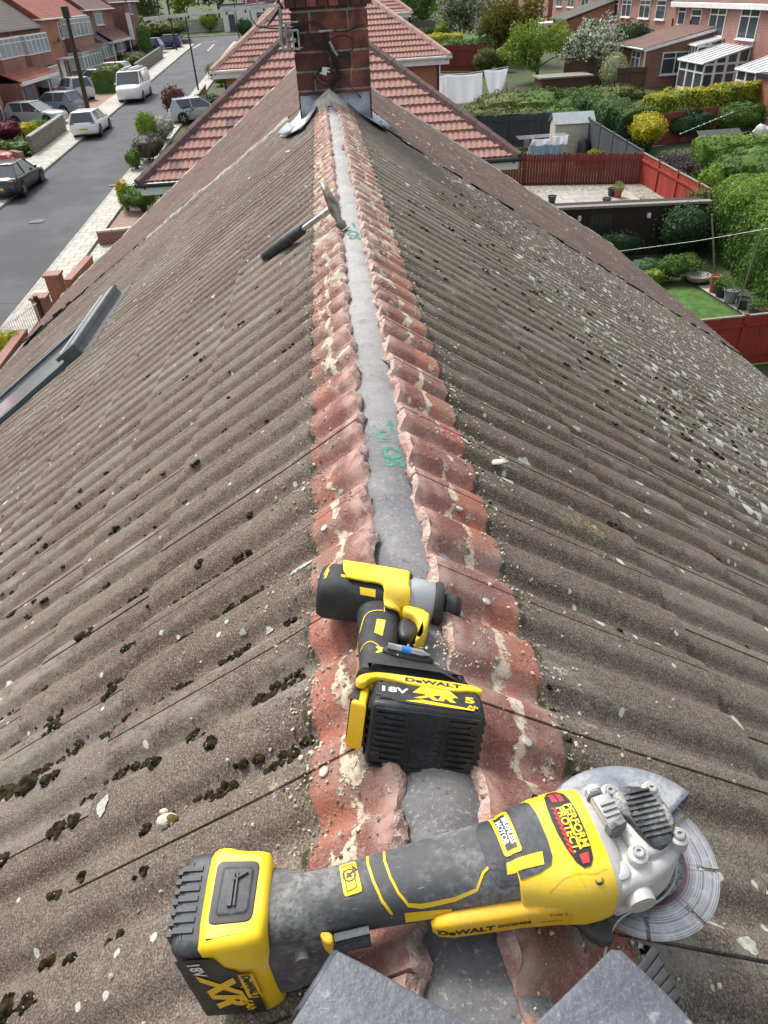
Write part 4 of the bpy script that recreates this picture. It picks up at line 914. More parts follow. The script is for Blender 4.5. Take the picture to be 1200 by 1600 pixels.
# debris: mortar crumbs, moss, lichen discs, nails, stones
ico = []
def icos(sub):
    bm = bmesh.new(); bmesh.ops.create_icosphere(bm, subdivisions=sub, radius=1); v = [x.co.copy() for x in bm.verts]; f = [[y.index for y in x.verts] for x in bm.faces]; bm.free(); return v, f
I1, I2, I3 = icos(1), icos(2), icos(3)
rd = random.Random(21)
def blob(mb, c, r, base=I1, jit=.3, mat=0, sc=(1, 1, 1), nrm=None):
    M = Euler((rd.random() * 6, rd.random() * 6, rd.random() * 6)).to_matrix() if sc == (1, 1, 1) else Matrix.Identity(3)
    mb.add([Vector(c) + (M @ Vector((p.x * sc[0], p.y * sc[1], p.z * sc[2]))) * r * (1 + rd.uniform(-jit, jit)) for p in base[0]], base[1], mat)
def rz_(u, v, side):                                     # tile surface height used for placing loose things
    h = parts_h[side](u, v, None); return RP(u, v, side, h)
parts_h = {}
for side, ph, ga_ in ((-1, .563, .32), (1, .60, .34)):
    def hf(u, v, lk, ph=ph, ga_=ga_):
        c = max(1, math.floor((v + .10) / ga_)); fr = max(0, (v + .10) / ga_ - c); return .0185 * prof((u - ph) / .1125 + .05) + .0095 * fr
    parts_h[side] = hf
mb = MB()
for i in range(6500):
    side = rd.choice((-1, 1)); w_ = .145 if side < 0 else .19; u = rd.random() ** 1.6 * 4.5 + .12
    v = w_ + rd.gauss(0, .02) if rd.random() < .55 else (rd.uniform(.06, w_ + .10) if rd.random() < .7 else w_ + abs(rd.gauss(0, .22)))
    if v < .055: continue
    r = rd.choice((.0006, .0008, .0011, .0015, .0022)) * (1 + .22 * u); blob(mb, rz_(u, v, side) + Vector((0, 0, r * .2)), r, I1, .55, rd.choice((0, 0, 0, 1, 1, 1, 2) if v < w_ + .03 else (0, 1, 1)))
for i in range(500):                                     # heap where the disc has been cutting
    q = onR(rd.gauss(745, 40) if i % 2 else rd.gauss(1010, 60), rd.gauss(1010, 14) if i % 2 else rd.gauss(1480, 12), 1, .012); r = rd.uniform(.0006, .0022); blob(mb, q, r, I1, .35)
for i in range(260):
    u = rd.uniform(.15, 2.2); x = RX + rd.uniform(-.03, .04); r = rd.uniform(.0006, .0018); blob(mb, (x, u, APEX - .022 - abs(x - RX) * .35), r, I1, .35, rd.randint(0, 1))
tag(mb.build('mortar_crumbs', [M_mortpale, M_mortar, pm('red_grit', (.35, .16, .12), (.25, .11, .08), 60, .95)], origin=(0, 1, APEX), ang=15), 'pale crumbs of mortar scattered along the red tile strips', 'rubble', kind='stuff')
# moss cushions in the valleys between rolls
mb = MB(); spots = []
for i in range(330):
    if i < 190: side, u, v = -1, rd.random() ** 1.15 * 3.3 + .15, rd.uniform(.2, 1.7)
    elif i < 270: side, u, v = 1, rd.uniform(.3, 5.2), rd.uniform(.7, 3.0)
    else: side, u, v = 1, rd.uniform(.25, 4.0), .2
    ph = .563 if side < 0 else .60
    if v != .2 or side < 0:
        if i % 3: u = ph + (round((u - ph) / .1125) + (.44 if u < 1.2 else .56)) * .1125 + rd.gauss(0, .006)
    else: v = .196 + rd.gauss(0, .006)
    spots.append((side, u, v, rd.uniform(.004, .0105) * (1 if v > .21 or side < 0 else .55), rd.uniform(1, 3.0)))
for i in range(230):                                     # rows of clumps over the middle of the left slope
    px, py = rd.uniform(0, 480), rd.uniform(600, 1330)
    if px > 120 + 340 * (py - 560) / 400 and py < 900 and rd.random() < .6: continue
    q = onR(px, py, -1, .0); u, v = q.y, abs(q.x - RX) / CP
    if v < .17: continue
    u = .563 + (round((u - .563) / .1125) + (.44 if u < 1.2 else .56)) * .1125 + rd.gauss(0, .005)
    spots.append((-1, u, v, rd.uniform(.003, .0085), rd.uniform(1, 4.5)))
for i in range(380):                                     # dark belt among the lichen on the right slope
    t = rd.random(); px, py = 650 + 540 * t + rd.gauss(0, 60), 320 + 440 * t ** 1.1 + rd.gauss(0, 36)
    q = onR(px, py, 1, .0); u, v = q.y, abs(q.x - RX) / CP
    if v < .25: continue
    u = .60 + (round((u - .60) / .1125) + rd.choice((.44, .62, .68))) * .1125 + rd.gauss(0, .006)
    spots.append((1, u, v, rd.uniform(.005, .0105) * (1 + .08 * u), rd.uniform(1, 3)))
near = [(28, 1240, 30), (60, 1232, 26), (92, 1224, 18), (110, 1296, 18), (126, 1288, 18), (98, 1304, 14), (232, 1294, 14), (14, 1352, 18), (70, 1500, 14), (30, 1580, 22), (12, 1590, 20), (66, 1560, 16), (190, 1470, 9), (205, 1463, 9), (126, 1505, 10), (150, 1375, 10), (80, 1022, 12), (136, 1002, 13), (152, 992, 10), (205, 1020, 12), (218, 1010, 10), (104, 1138, 14), (90, 1150, 9), (178, 1090, 12), (190, 1080, 12), (384, 1026, 10), (444, 832, 12), (455, 826, 10), (357, 886, 9), (330, 858, 7), (292, 994, 8), (186, 1160, 10), (280, 1070, 8), (240, 950, 6), (962, 828, 8), (950, 820, 7), (1146, 928, 8), (1105, 876, 7), (1110, 882, 6), (955, 992, 6), (985, 778, 6)]
for px, py, rp in near:
    q = onR(px, py, -1 if px < 560 else 1, .008); d = (q - Vector((0, 0, CAMZ))).length; s_ = -1 if px < 560 else 1
    v = abs(q.x - RX) / CP; spots.append((s_, q.y, v, rp * d / 1088 * .72, 1.5))
for side, u, v, r, el in spots:
    if v < .05: c0 = Vector((RX + side * v, u, APEX - .03))
    else: c0 = rz_(u, v, side)
    if side < 0 and u > yc(-1, v) - .1: continue
    for k in range(3 + int(el)):
        o = Vector((rd.gauss(0, r * .5), rd.gauss(0, r * .35), 0)); c1 = c0 + Vector((o.x * el * .7, o.y, 0)) - Vector((0, 0, side * o.x * el * .7 * T)); r1 = r * rd.uniform(.4, .8)
        blob(mb, c1 + Vector((0, 0, r1 * .12)), r1, I2 if u < 1.6 else I1, .28, 0, (1, 1, .55))
        if u < 1.5:
            for _ in range(16):
                e = Vector((rd.gauss(0, 1), rd.gauss(0, 1), abs(rd.gauss(0, .5)))).normalized(); blob(mb, c1 + Vector((e.x * r1, e.y * r1, e.z * r1 * .5)), r1 * rd.uniform(.10, .26), I1, .4, 1 if rd.random() < .12 else 0)
tag(mb.build('moss', [M_moss, M_mortar], origin=(0, 1, APEX), ang=70), 'dark cushions of dry moss growing in the tile valleys', 'moss', kind='stuff')
# larger lichen rosettes
M_lich = pm('lichen_rosette', (.46, .46, .40), (.27, .28, .23), 160, .95, bs=300, bstr=.5, bd=.001)
mb = MB()
lp = [(180, 1262, 10, 14), (12, 1068, 9, 9), (968, 803, 10, 9), (1081, 890, 12, 13), (1047, 714, 7, 6), (1136, 1134, 9, 12), (778, 720, 8, 7), (785, 752, 12, 5), (908, 585, 6, 6), (896, 670, 9, 4), (990, 757, 9, 6), (480, 885, 22, 5), (1003, 802, 8, 4), (1014, 1010, 7, 3), (908, 710, 7, 4), (1170, 690, 8, 6), (1060, 620, 5, 4), (1098, 736, 5, 4), (1012, 690, 7, 4), (720, 690, 10, 5), (420, 975, 7, 5), (700, 610, 6, 4), (1100, 935, 9, 4), (895, 1115, 12, 4), (388, 985, 6, 4), (455, 236, 4, 3), (1150, 1480, 16, 10), (1110, 1440, 9, 8)]
for px, py, rx_, ry_ in lp:
    q = onR(px, py, -1 if px < 560 else 1, .013); d = (q - Vector((0, 0, CAMZ))).length / 1088; s_ = -1 if px < 560 else 1; u, v = q.y, abs(q.x - RX) / CP
    N_ = 18; cen = RP(u, v, s_, parts_h[s_](u, v, None) + .0022); vs = [cen]; ph_ = rd.random() * 6
    for k in range(N_):
        a = 2 * math.pi * k / N_; rr = (1 + .16 * math.sin(3 * a + ph_) + .1 * math.sin(7 * a)) * d; uu, vv = u + math.sin(a) * ry_ * rr * 1.05, v + math.cos(a) * rx_ * rr * 1.0
        vs.append(RP(uu, vv, s_, parts_h[s_](uu, vv, None) + .0012))
    mb.add(vs, [(0, 1 + k, 1 + (k + 1) % N_) if s_ > 0 else (0, 1 + (k + 1) % N_, 1 + k) for k in range(N_)])
tag(mb.build('lichen', M_lich, origin=(0, 1, APEX), ang=80), 'round pale lichen rosettes on the brown tiles', 'lichen', kind='stuff')
for (px, py, lb) in ((521, 1203, 'round pale nail head on the left red strip below the driver battery'), (811, 1158, 'round nail head right of the driver battery on the red strip'), (750, 938, 'round nail head right of the driver nose on the red strip'), (711, 790, 'small round nail head above the others on the right red strip'), (516, 822, 'small round nail head on the left red strip above the driver')):
    s_ = -1 if px < 560 else 1; q = onR(px, py, s_, .014); v = abs(q.x - RX) / CP; q = rz_(q.y, v, s_); mb = MB(); mb.lathe([(-.003, .0055), (.0006, .0064), (.0016, .0058), (.0019, .003)], (0, 0, 0), 'z', 18)
    o = mb.build('nail_head', pm('nail_' + str(px), (.50, .49, .44), (.38, .36, .32), 200, .6, .3), ang=40, loc=q); o.rotation_euler = (0, s_ * PIT, 0); tag(o, lb, 'nail', 'nail heads in the red strips')
def stone(px, py, r, lb, mats, sc=(1.2, .8, .7), s_=-1):
    q = onR(px, py, s_, .02); mb = MB(); blob(mb, (0, 0, 0), r, I3, .07, 0, sc)
    for i in range(len(mb.f)):
        c = sum((mb.v[k] for k in mb.f[i]), Vector()) / 3
        if len(mats) > 1 and c.x > r * .1 and c.y < r * .35: mb.m[i] = 1
    o = mb.build('stone', mats, loc=q, ang=40); tag(o, lb, 'stone'); return o
stone(262, 1282, .0115, 'pale stone with brown moss on it, above the grinder battery', [M_mortpale, pm('brown_moss', (.09, .06, .02), (.16, .12, .03), 150, .95, bs=300, bstr=.6, bd=.002)])
stone(256, 1268, .0048, 'small white chip just above the mossy pale stone', [M_mortpale])
stone(778, 722, .011, 'flat yellowish mortar chip on the right slope', [M_mortpale], (1.3, .8, .3), 1)
stone(452, 237, .022, 'cream flake lying high on the left slope near the chimney', [M_mortpale], (1.2, 1, .3))

# cables on the chimney
M_cab = pm('black_cable', (.012, .012, .013), (.03, .03, .03), 10, .5)
def cable(px, Y, r=.005, name='cable', lb=None, mat=None, wob=0.0):
    P = [onY(x, y, Y if not isinstance(Y, (list, tuple)) else Y[i]) for i, (x, y) in enumerate(px)]; P = [Vector(p) for p in chaik([tuple(p) for p in P], 3, False)]
    c_ = P[0].copy(); mb = MB(); mb.tube([p - c_ for p in P], r, 6); o = mb.build(name, mat or M_cab, loc=c_, ang=60); tag(o, lb, 'cable', 'cables on the chimney'); return o
Yc = cy0 - .03
cable([(405, 42), (430, 45), (455, 44), (475, 38), (490, 33), (500, 38), (505, 50), (512, 70), (522, 92), (528, 110), (533, 122), (524, 135), (508, 146), (494, 148), (488, 140), (489, 124), (500, 110)], Yc, .006, lb='black cable looping down from the bracket across the brickwork')
cable([(512, 66), (525, 57), (540, 54), (552, 62), (553, 76), (540, 87), (520, 86), (508, 78), (505, 60)], Yc - .01, .004, lb='round upper coil of thin black cable on the brickwork')
cable([(492, 88), (488, 100), (492, 125), (505, 135), (520, 133), (530, 120), (534, 105), (528, 90), (510, 84), (495, 86)], Yc - .012, .004, lb='larger middle coil of black cable around the white connector')
cable([(532, 112), (531, 125), (520, 142), (505, 156), (494, 172), (480, 186), (462, 198)], [Yc, Yc, Yc, Yc - .03, Yc - .02, 6.0, 6.15, 6.2], .009, lb='thick black cable running down over the left flashing')
cable([(532, 118), (545, 132), (560, 148), (575, 164), (590, 180)], [Yc, Yc, Yc - .02, 5.95, 6.1], .004, lb='thin black cable running down over the right flashing')
cable([(478, 44), (486, 62), (497, 74), (512, 76), (524, 92), (528, 108), (522, 122), (508, 128), (498, 120)], Yc - .008, .005, lb='black cable hanging from the bracket through both coils')
cable([(500, 54), (507, 72), (509, 92), (514, 108), (524, 118), (532, 120)], Yc - .014, .006, lb='black cable crossing straight down the middle of the bricks')
cable([(516, 96), (505, 104), (500, 116), (506, 127), (518, 128), (526, 118), (524, 104), (512, 98)], Yc - .016, .0045, lb='small tight coil of black cable beside the white connector')
cable([(500, 40), (520, 50), (545, 48), (568, 38)], Yc, .004, lb='thin wire stapled along the upper mortar joint')
cable([(470, 76), (490, 72), (505, 64), (516, 60)], Yc, .003, lb='thin brown wire from the bracket to the cable bundle')
mb = MB(); q = onY(507, 111, Yc - .03); mb.box((0, 0, 0), (.035, .02, .045), rot=(0, .25, 0)); mb.box((.022, 0, .016), (.03, .012, .008), rot=(0, .25, 0)); mb.box((.024, 0, -.004), (.03, .012, .008), rot=(0, .25, 0)); mb.box((-.024, 0, -.012), (.02, .01, .008), rot=(0, .25, 0))
tag(mb.build('cable_connector', M_white, loc=q, smooth=False), 'small white cable connector hanging in the coil on the chimney', 'connector')
mb = MB(); q = onY(509, 49, Yc - .02); mb.tube([(-.045, 0, .001), (.05, 0, .003)], .008, 10); tag(mb.build('cable_clip', M_steel, loc=q), 'grey metal sleeve on the cable high on the chimney', 'clip')
mb = MB(); q = onY(520, 78, Yc - .02); mb.tube([(-.02, 0, .05), (.01, 0, -.01), (.03, 0, -.035)], .009, 10); tag(mb.build('cable_clip', M_steel, loc=q), 'grey tape wrapped round the cables in the middle of the chimney', 'clip')
# tv aerial: bracket, short mast and boom
ae = tag(empty('tv_aerial', onY(440, 60, 5.75)), 'television aerial with a long pale boom, bracketed to the left of the chimney', 'aerial'); o0 = ae.location.copy()
def ap_(mb, name, mat, **k): o = mb.build(name, mat, ae, **k); return o
def Q(px, py, Y=5.75): return onY(px, py, Y) - o0
mb = MB(); mb.tube([Q(437, 12), Q(440, 70)], .014, 12); ap_(mb, 'mast', M_steel)
mb = MB(); a, b = Q(437, 36), Q(466, 34); mb.tube([a, b], .006, 8)
for (x0, y0, x1, y1) in ((436, 40, 452, 76), (455, 46, 470, 76)):
    p, q = Q(x0, y0), Q(x1, y1, 5.86); mb.bb((p.x, p.y - .02, q.z), (p.x + .012, q.y, p.z)); mb.bb((q.x - .012, p.y - .02, q.z), (q.x, q.y, p.z)); mb.bb((p.x, p.y - .018, p.z - .012), (q.x, q.y, p.z)); mb.bb((p.x, p.y - .018, q.z), (q.x, q.y, q.z + .012))
mb.bb(Q(436, 78), Q(474, 72, 5.85)); mb.bb(Q(449, 40, 5.80), Q(455, 74, 5.86)); mb.bb(Q(458, 60, 5.75), Q(463, 66, 5.72)); ap_(mb, 'bracket', M_steel, smooth=False)
M_boom = pm('pale_alloy', (.62, .62, .60), (.48, .48, .46), 14, .4, .3)
b0, b1 = Q(225, 30, 5.45), Q(438, 8, 5.75); mb = MB(); mb.tube([b0, b1], .0125, 4); ap_(mb, 'boom', M_boom, smooth=False)
for i in range(7):
    mb = MB(); p = b0.lerp(b1, .03 + i * .14); mb.box(p + Vector((0, 0, -.012)), (.012, .018, .018)); ap_(mb, 'clip', M_black, smooth=False)
for i in range(6):
    mb = MB(); p = b0.lerp(b1, .1 + i * .14); mb.tube([p - Vector((0, .075, -.004)), p + Vector((0, .075, .004))], .0022, 6); ap_(mb, 'director', M_boom)
mb = MB(); p = Q(433, 8); mb.tube([Q(437, -6), Q(434, 3), Q(440, 10), Q(432, 20), Q(424, 32), Q(418, 40)], [.012, .014, .014, .012, .009, .004], 10); mb.tube([Q(390, 16), Q(393, 30), Q(400, 39), Q(408, 44)], .0035, 6); ap_(mb, 'dipole_box', M_black)
mb = MB(); c0 = Q(398, 4); mb.tube([c0 + Vector((-.06, 0, -.01)), c0 + Vector((-.05, 0, .02)), c0 + Vector((.05, 0, .025)), c0 + Vector((.07, 0, -.005)), c0 + Vector((-.06, 0, -.01))], .005, 8); ap_(mb, 'folded_dipole', M_steel)
# ------------------------------------------------------------------ ground and street
def st(mb, name, mats, **k): o = mb.build(name, mats, **k); tag(o, kind='structure'); return o
M_soil = pm('garden_ground', (.055, .055, .028), (.045, .085, .02), .9, .95, bs=6, bstr=.8, bd=.05)
n = NT('asphalt'); c = n.mix(n.mr(n.noise(.35, 6, rough=.7), .38, .62), (.036, .038, .044), (.064, .066, .073)); c = n.mix(n.mr(n.noise(60, 3), .55, .7, 0, .5), c, (.11, .11, .115))
sy = n.sep(n.tc())[1]; 
for yy, sl_ in ((24.5, .10), (40.5, .16), (66.0, .05), (86.0, -.1)):
    ln = n.math('ABSOLUTE', n.math('SUBTRACT', n.math('MULTIPLY_ADD', n.sep(n.tc())[0], sl_, sy), yy + sl_ * -13)); c = n.mix(n.math('MULTIPLY', n.mr(n.math('ADD', ln, n.math('MULTIPLY', n.noise(1.2, 3), .08)), .07, .12, 1, 0), .6), c, (.022, .022, .025))
M_asph = n.done(c, .85, 0, n.bump(n.noise(80, 3), .3, .01))
def slab_mat(name, c1, c2, mort, bw, bh, bias=0.0):
    n = NT(name); q = n.n.new('ShaderNodeTexBrick'); n.L(n.tc('UV'), q.inputs['Vector']); q.inputs['Scale'].default_value = 1; q.inputs['Brick Width'].default_value = bw; q.inputs['Row Height'].default_value = bh
    q.inputs['Mortar Size'].default_value = .02; q.inputs['Color1'].default_value = (*c1, 1); q.inputs['Color2'].default_value = (*c2, 1); q.inputs['Mortar'].default_value = (*mort, 1); q.inputs['Bias'].default_value = bias
    c = n.mix(n.mr(n.noise(.5, 6, rough=.7), .4, .7, 0, .6), q.outputs[0], tuple(x * .6 for x in c1)); c = n.mix(n.mr(n.noise(5, 4), .5, .7, 0, .45), c, tuple(min(1, x * 1.25) for x in c1)); return n.done(c, .92, 0, n.bump(q.outputs[1], .5, -.01))
M_slab = slab_mat('concrete_flags', (.50, .48, .42), (.38, .37, .32), (.20, .19, .16), .6, .45)
M_kerb = pm('kerb_stone', (.40, .39, .36), (.28, .27, .25), 3, .9)
M_pink = slab_mat('pink_paving', (.34, .22, .17), (.27, .18, .14), (.2, .15, .12), .3, .2)
M_patio = slab_mat('patio_flags', (.42, .40, .36), (.35, .33, .30), (.2, .19, .17), .9, .6)
M_gravel = pm('pale_gravel', (.42, .40, .34), (.16, .15, .12), 9, .95, bs=30, bstr=1, bd=.03, detail=8)
n = NT('lawn'); c = n.mix(n.mr(n.noise(2.6, 7, rough=.75), .38, .62), (.030, .085, .012), (.075, .16, .025)); c = n.mix(n.mr(n.noise(40, 3), .5, .7, 0, .5), c, (.10, .20, .03)); M_lawn = n.done(c, .95, 0, n.bump(n.noise(60, 3), .8, .02))
def sheetg(name, mat, quads, dz, th=0.0):
    mb = MB()
    for q in quads:
        a = [Vector((p[0], p[1], gz(p[1]) + dz)) for p in q]
        if th: 
            n_ = len(a); mb.add(a + [p - Vector((0, 0, th)) for p in a], [tuple(range(n_))] + [(i, (i + 1) % n_, n_ + (i + 1) % n_, n_ + i) for i in range(n_)])
        else: mb.add(a, [tuple(range(len(a)))])
    o = mb.build(name, mat, smooth=False); tag(o, kind='structure'); return o
KL, KR, PL, PR = -15.75, -10.85, -17.55, -9.75
mb = MB(); N = 24
for i in range(N):
    y0, y1 = -60 + i * 30, -30 + i * 30
    mb.add([(-500, y0, gz(y0)), (500, y0, gz(y0)), (500, y1, gz(y1)), (-500, y1, gz(y1))], [(0, 1, 2, 3)])
st(mb, 'ground', M_soil, smooth=False)
sheetg('road', M_asph, [[(KL, -20), (KR, -20), (KR, 110), (KL, 110)], [(-90, 110), (40, 110), (40, 118), (-90, 118)], [(KL - 3, 110), (KL, 104), (KL, 110)]], .02)
sheetg('pavement', M_slab, [[(PL, -20), (KL - .12, -20), (KL - .12, 108), (PL, 108)], [(KR + .12, -20), (PR, -20), (PR, 108), (KR + .12, 108)]], .12, .12)
sheetg('kerb', M_kerb, [[(KL - .12, -20), (KL, -20), (KL, 108), (KL - .12, 108)], [(KR, -20), (KR + .12, -20), (KR + .12, 108), (KR, 108)], [(-90, 118), (40, 118), (40, 118.2), (-90, 118.2)]], .125, .12)
sheetg('road_marking', pm('road_paint', (.6, .6, .6), (.4, .4, .4), 2, .8), [[(-13.3, 100), (-13.15, 100), (-13.15, 107), (-13.3, 107)], [(-15.2, 110.6), (-13.3, 110.6), (-13.3, 110.8), (-15.2, 110.8)], [(-15.6, 104), (-15.4, 104), (-15.0, 109), (-15.2, 109)]], .028)
sheetg('drive', M_pink, [[(-9.7, 31.0), (-4.2, 31.6), (-4.2, 35.2), (-9.7, 34.7)], [(-22.8, 64.5), (-17.6, 63.0), (-17.6, 71.0), (-22.8, 73)], [(-9.7, 55), (-5, 55), (-5, 59), (-9.7, 59)]], .03)
sheetg('forecourt', M_slab, [[(-23.5, 38), (-17.6, 38), (-17.6, 47.6), (-23.5, 47.6)], [(-9.7, 25), (-4.6, 25), (-4.6, 30.2), (-9.7, 30.2)], [(-23.2, 55.0), (-17.7, 54.6), (-17.7, 62.5), (-23.2, 64)], [(-23.5, 74), (-17.6, 72.6), (-17.6, 80.5), (-23.5, 84)], [(-23.5, 98), (-17.6, 96), (-17.6, 104), (-23.5, 105)]], .024)
sheetg('lawn', M_lawn, [[(8.7, 16.2), (11.9, 17.2), (11.2, 21.2), (8.0, 22.2)], [(6.2, 36), (9.2, 36), (9.2, 41), (6.2, 41)], [(-23, 48.5), (-18, 48.5), (-18, 54.2), (-23, 54.2)], [(13.5, 92), (24, 88), (24, 98), (13.5, 98)]], .03)
sheetg('path', M_slab, [[(11.35, 21.3), (12.0, 21.3), (12.75, 17.0), (12.05, 17.2)]], .04)
sheetg('patio', M_patio, [[(7.6, 26.4), (12.6, 26.0), (12.3, 30.8), (8.0, 31.4)]], .45, .45)
sheetg('gravel_bed', M_gravel, [[(12.62, 26.0), (14.4, 26.0), (13.9, 31.4), (8.0, 32.6), (8.0, 31.42), (12.32, 30.82)]], .43, .4)

# ------------------------------------------------------------------ builders
M_glass = NT('window_glass').done((.06, .075, .085), .06, 0, None, .9)
M_glassL = NT('net_curtain_glass').done((.30, .35, .37), .12, 0, None, .7)
def Mat4(loc, rz): return Matrix.Translation(Vector(loc)) @ Matrix.Rotation(rz, 4, 'Z')
def window(root, p, w_, h_, face, lights=2, top=True, sill=True, glass=None, dep=.06, frame=None):
    """p: lower-left corner seen from outside; face: '+x','-x','-y' or '+y' """
    ang = {'-y': 0, '+x': R(90), '-x': R(-90), '+y': R(180)}[face]
    M = Matrix.Translation(Vector(p)) @ Matrix.Rotation(ang, 4, 'Z'); t = .07; mb = MB()
    mb.bb((0, -dep, 0), (w_, .0, t)); mb.bb((0, -dep, h_ - t), (w_, 0, h_)); mb.bb((0, -dep + .002, t), (t, 0, h_ - t)); mb.bb((w_ - t, -dep + .002, t), (w_, 0, h_ - t))
    for i in range(1, lights): mb.bb((w_ * i / lights - t / 2, -dep + .003, t), (w_ * i / lights + t / 2, 0, h_ - t))
    if top: mb.bb((t, -dep + .005, h_ * .70), (w_ - t, 0, h_ * .70 + t * .8))
    mb.xf(M); f = mb.build('window', frame or M_white, root, smooth=False)
    if sill: s = MB(); s.bb((-.08, -dep - .08, -.07), (w_ + .08, -.001, -.002)); s.xf(M); s.build('sill', M_white, f, smooth=False)
    g = MB(); g.bb((t * .5, -dep + .03, t * .5), (w_ - t * .5, -.004, h_ - t * .5)); g.xf(M); g.build('pane', glass or M_glass, f, smooth=False); return f
def tiles_mat(name, c1, c2, bw=.3, bh=.33):
    n = NT(name); q = n.n.new('ShaderNodeTexBrick'); n.L(n.tc('UV'), q.inputs['Vector']); q.offset = .5; q.inputs['Scale'].default_value = 1; q.inputs['Brick Width'].default_value = bw; q.inputs['Row Height'].default_value = bh
    q.inputs['Mortar Size'].default_value = .022; q.inputs['Mortar Smooth'].default_value = .6; q.inputs['Color1'].default_value = (*c1, 1); q.inputs['Color2'].default_value = (*c2, 1); q.inputs['Mortar'].default_value = (*[x * .45 for x in c2], 1)
    c = n.mix(n.mr(n.noise(.5, 6, rough=.7), .4, .7, 0, .6), q.outputs[0], tuple(x * .55 for x in c1)); return n.done(c, .9, 0, n.bump(q.outputs[1], 1, -.03))
M_tR, M_tG, M_tB, M_tP = tiles_mat('red_roof', (.34, .10, .06), (.28, .085, .055)), tiles_mat('grey_roof', (.12, .105, .09), (.09, .08, .075)), tiles_mat('brown_roof', (.19, .10, .075), (.15, .085, .07)), tiles_mat('plum_roof', (.25, .10, .09), (.19, .08, .075))
def hip_roof(root, x0, x1, y0, y1, ze, pitch, mat, ov=.3, h0=True, h1=True, name='roof', axis='y'):
    """ridge along y; h0/h1: hipped at the low-y / high-y end"""
    x0, x1, y0, y1 = x0 - ov, x1 + ov, y0 - (ov if h0 else .05), y1 + (ov if h1 else .05)
    hw = (x1 - x0) / 2; xm = (x0 + x1) / 2; zr = ze + hw * math.tan(pitch); a = y0 + (hw if h0 else 0); b = y1 - (hw if h1 else 0)
    v = [(x0, y0, ze), (x1, y0, ze), (x1, y1, ze), (x0, y1, ze), (xm, a, zr), (xm, b, zr)]; sl = hw / math.cos(pitch); mb = MB()
    mb.add(v, [(0, 4, 5, 3)], 0, [(-v_[1], 0) if k not in (4, 5) else (-v_[1], sl) for k, v_ in enumerate(v)]); mb.add(v, [(1, 2, 5, 4)], 0, [(v_[1], 0) if k not in (4, 5) else (v_[1], sl) for k, v_ in enumerate(v)])
    mb.add(v, [(0, 1, 4)], 0, [(v_[0], 0) if k < 4 else (v_[0], sl) for k, v_ in enumerate(v)]); mb.add(v, [(2, 3, 5)], 0, [(v_[0], 0) if k < 4 else (v_[0], sl) for k, v_ in enumerate(v)])
    mb.add([(x0, y0, ze - .02), (x1, y0, ze - .02), (x1, y1, ze - .02), (x0, y1, ze - .02)], [(0, 1, 2, 3)]); r = mb.build(name, mat, root, smooth=False)
    mb = MB(); P = lambda k: Vector(v[k]) + Vector((0, 0, .03))
    if h0: mb.tube([P(0), P(4)], .11, 6); mb.tube([P(1), P(4)], .11, 6)
    if h1: mb.tube([P(2), P(5)], .11, 6); mb.tube([P(3), P(5)], .11, 6)
    mb.tube([P(4), P(5)], .11, 6); mb.build('ridge_tile', M_tP if mat is not M_tG else M_tG, r)
    mb = MB(); g = .06
    for (p, q) in ((v[0], v[1]), (v[1], v[2]), (v[2], v[3]), (v[3], v[0])): mb.tube([Vector(p) - Vector((0, 0, .07)), Vector(q) - Vector((0, 0, .07))], .065, 6)
    mb.build('gutter', M_white if mat is not M_tG else M_gutter, root); return r
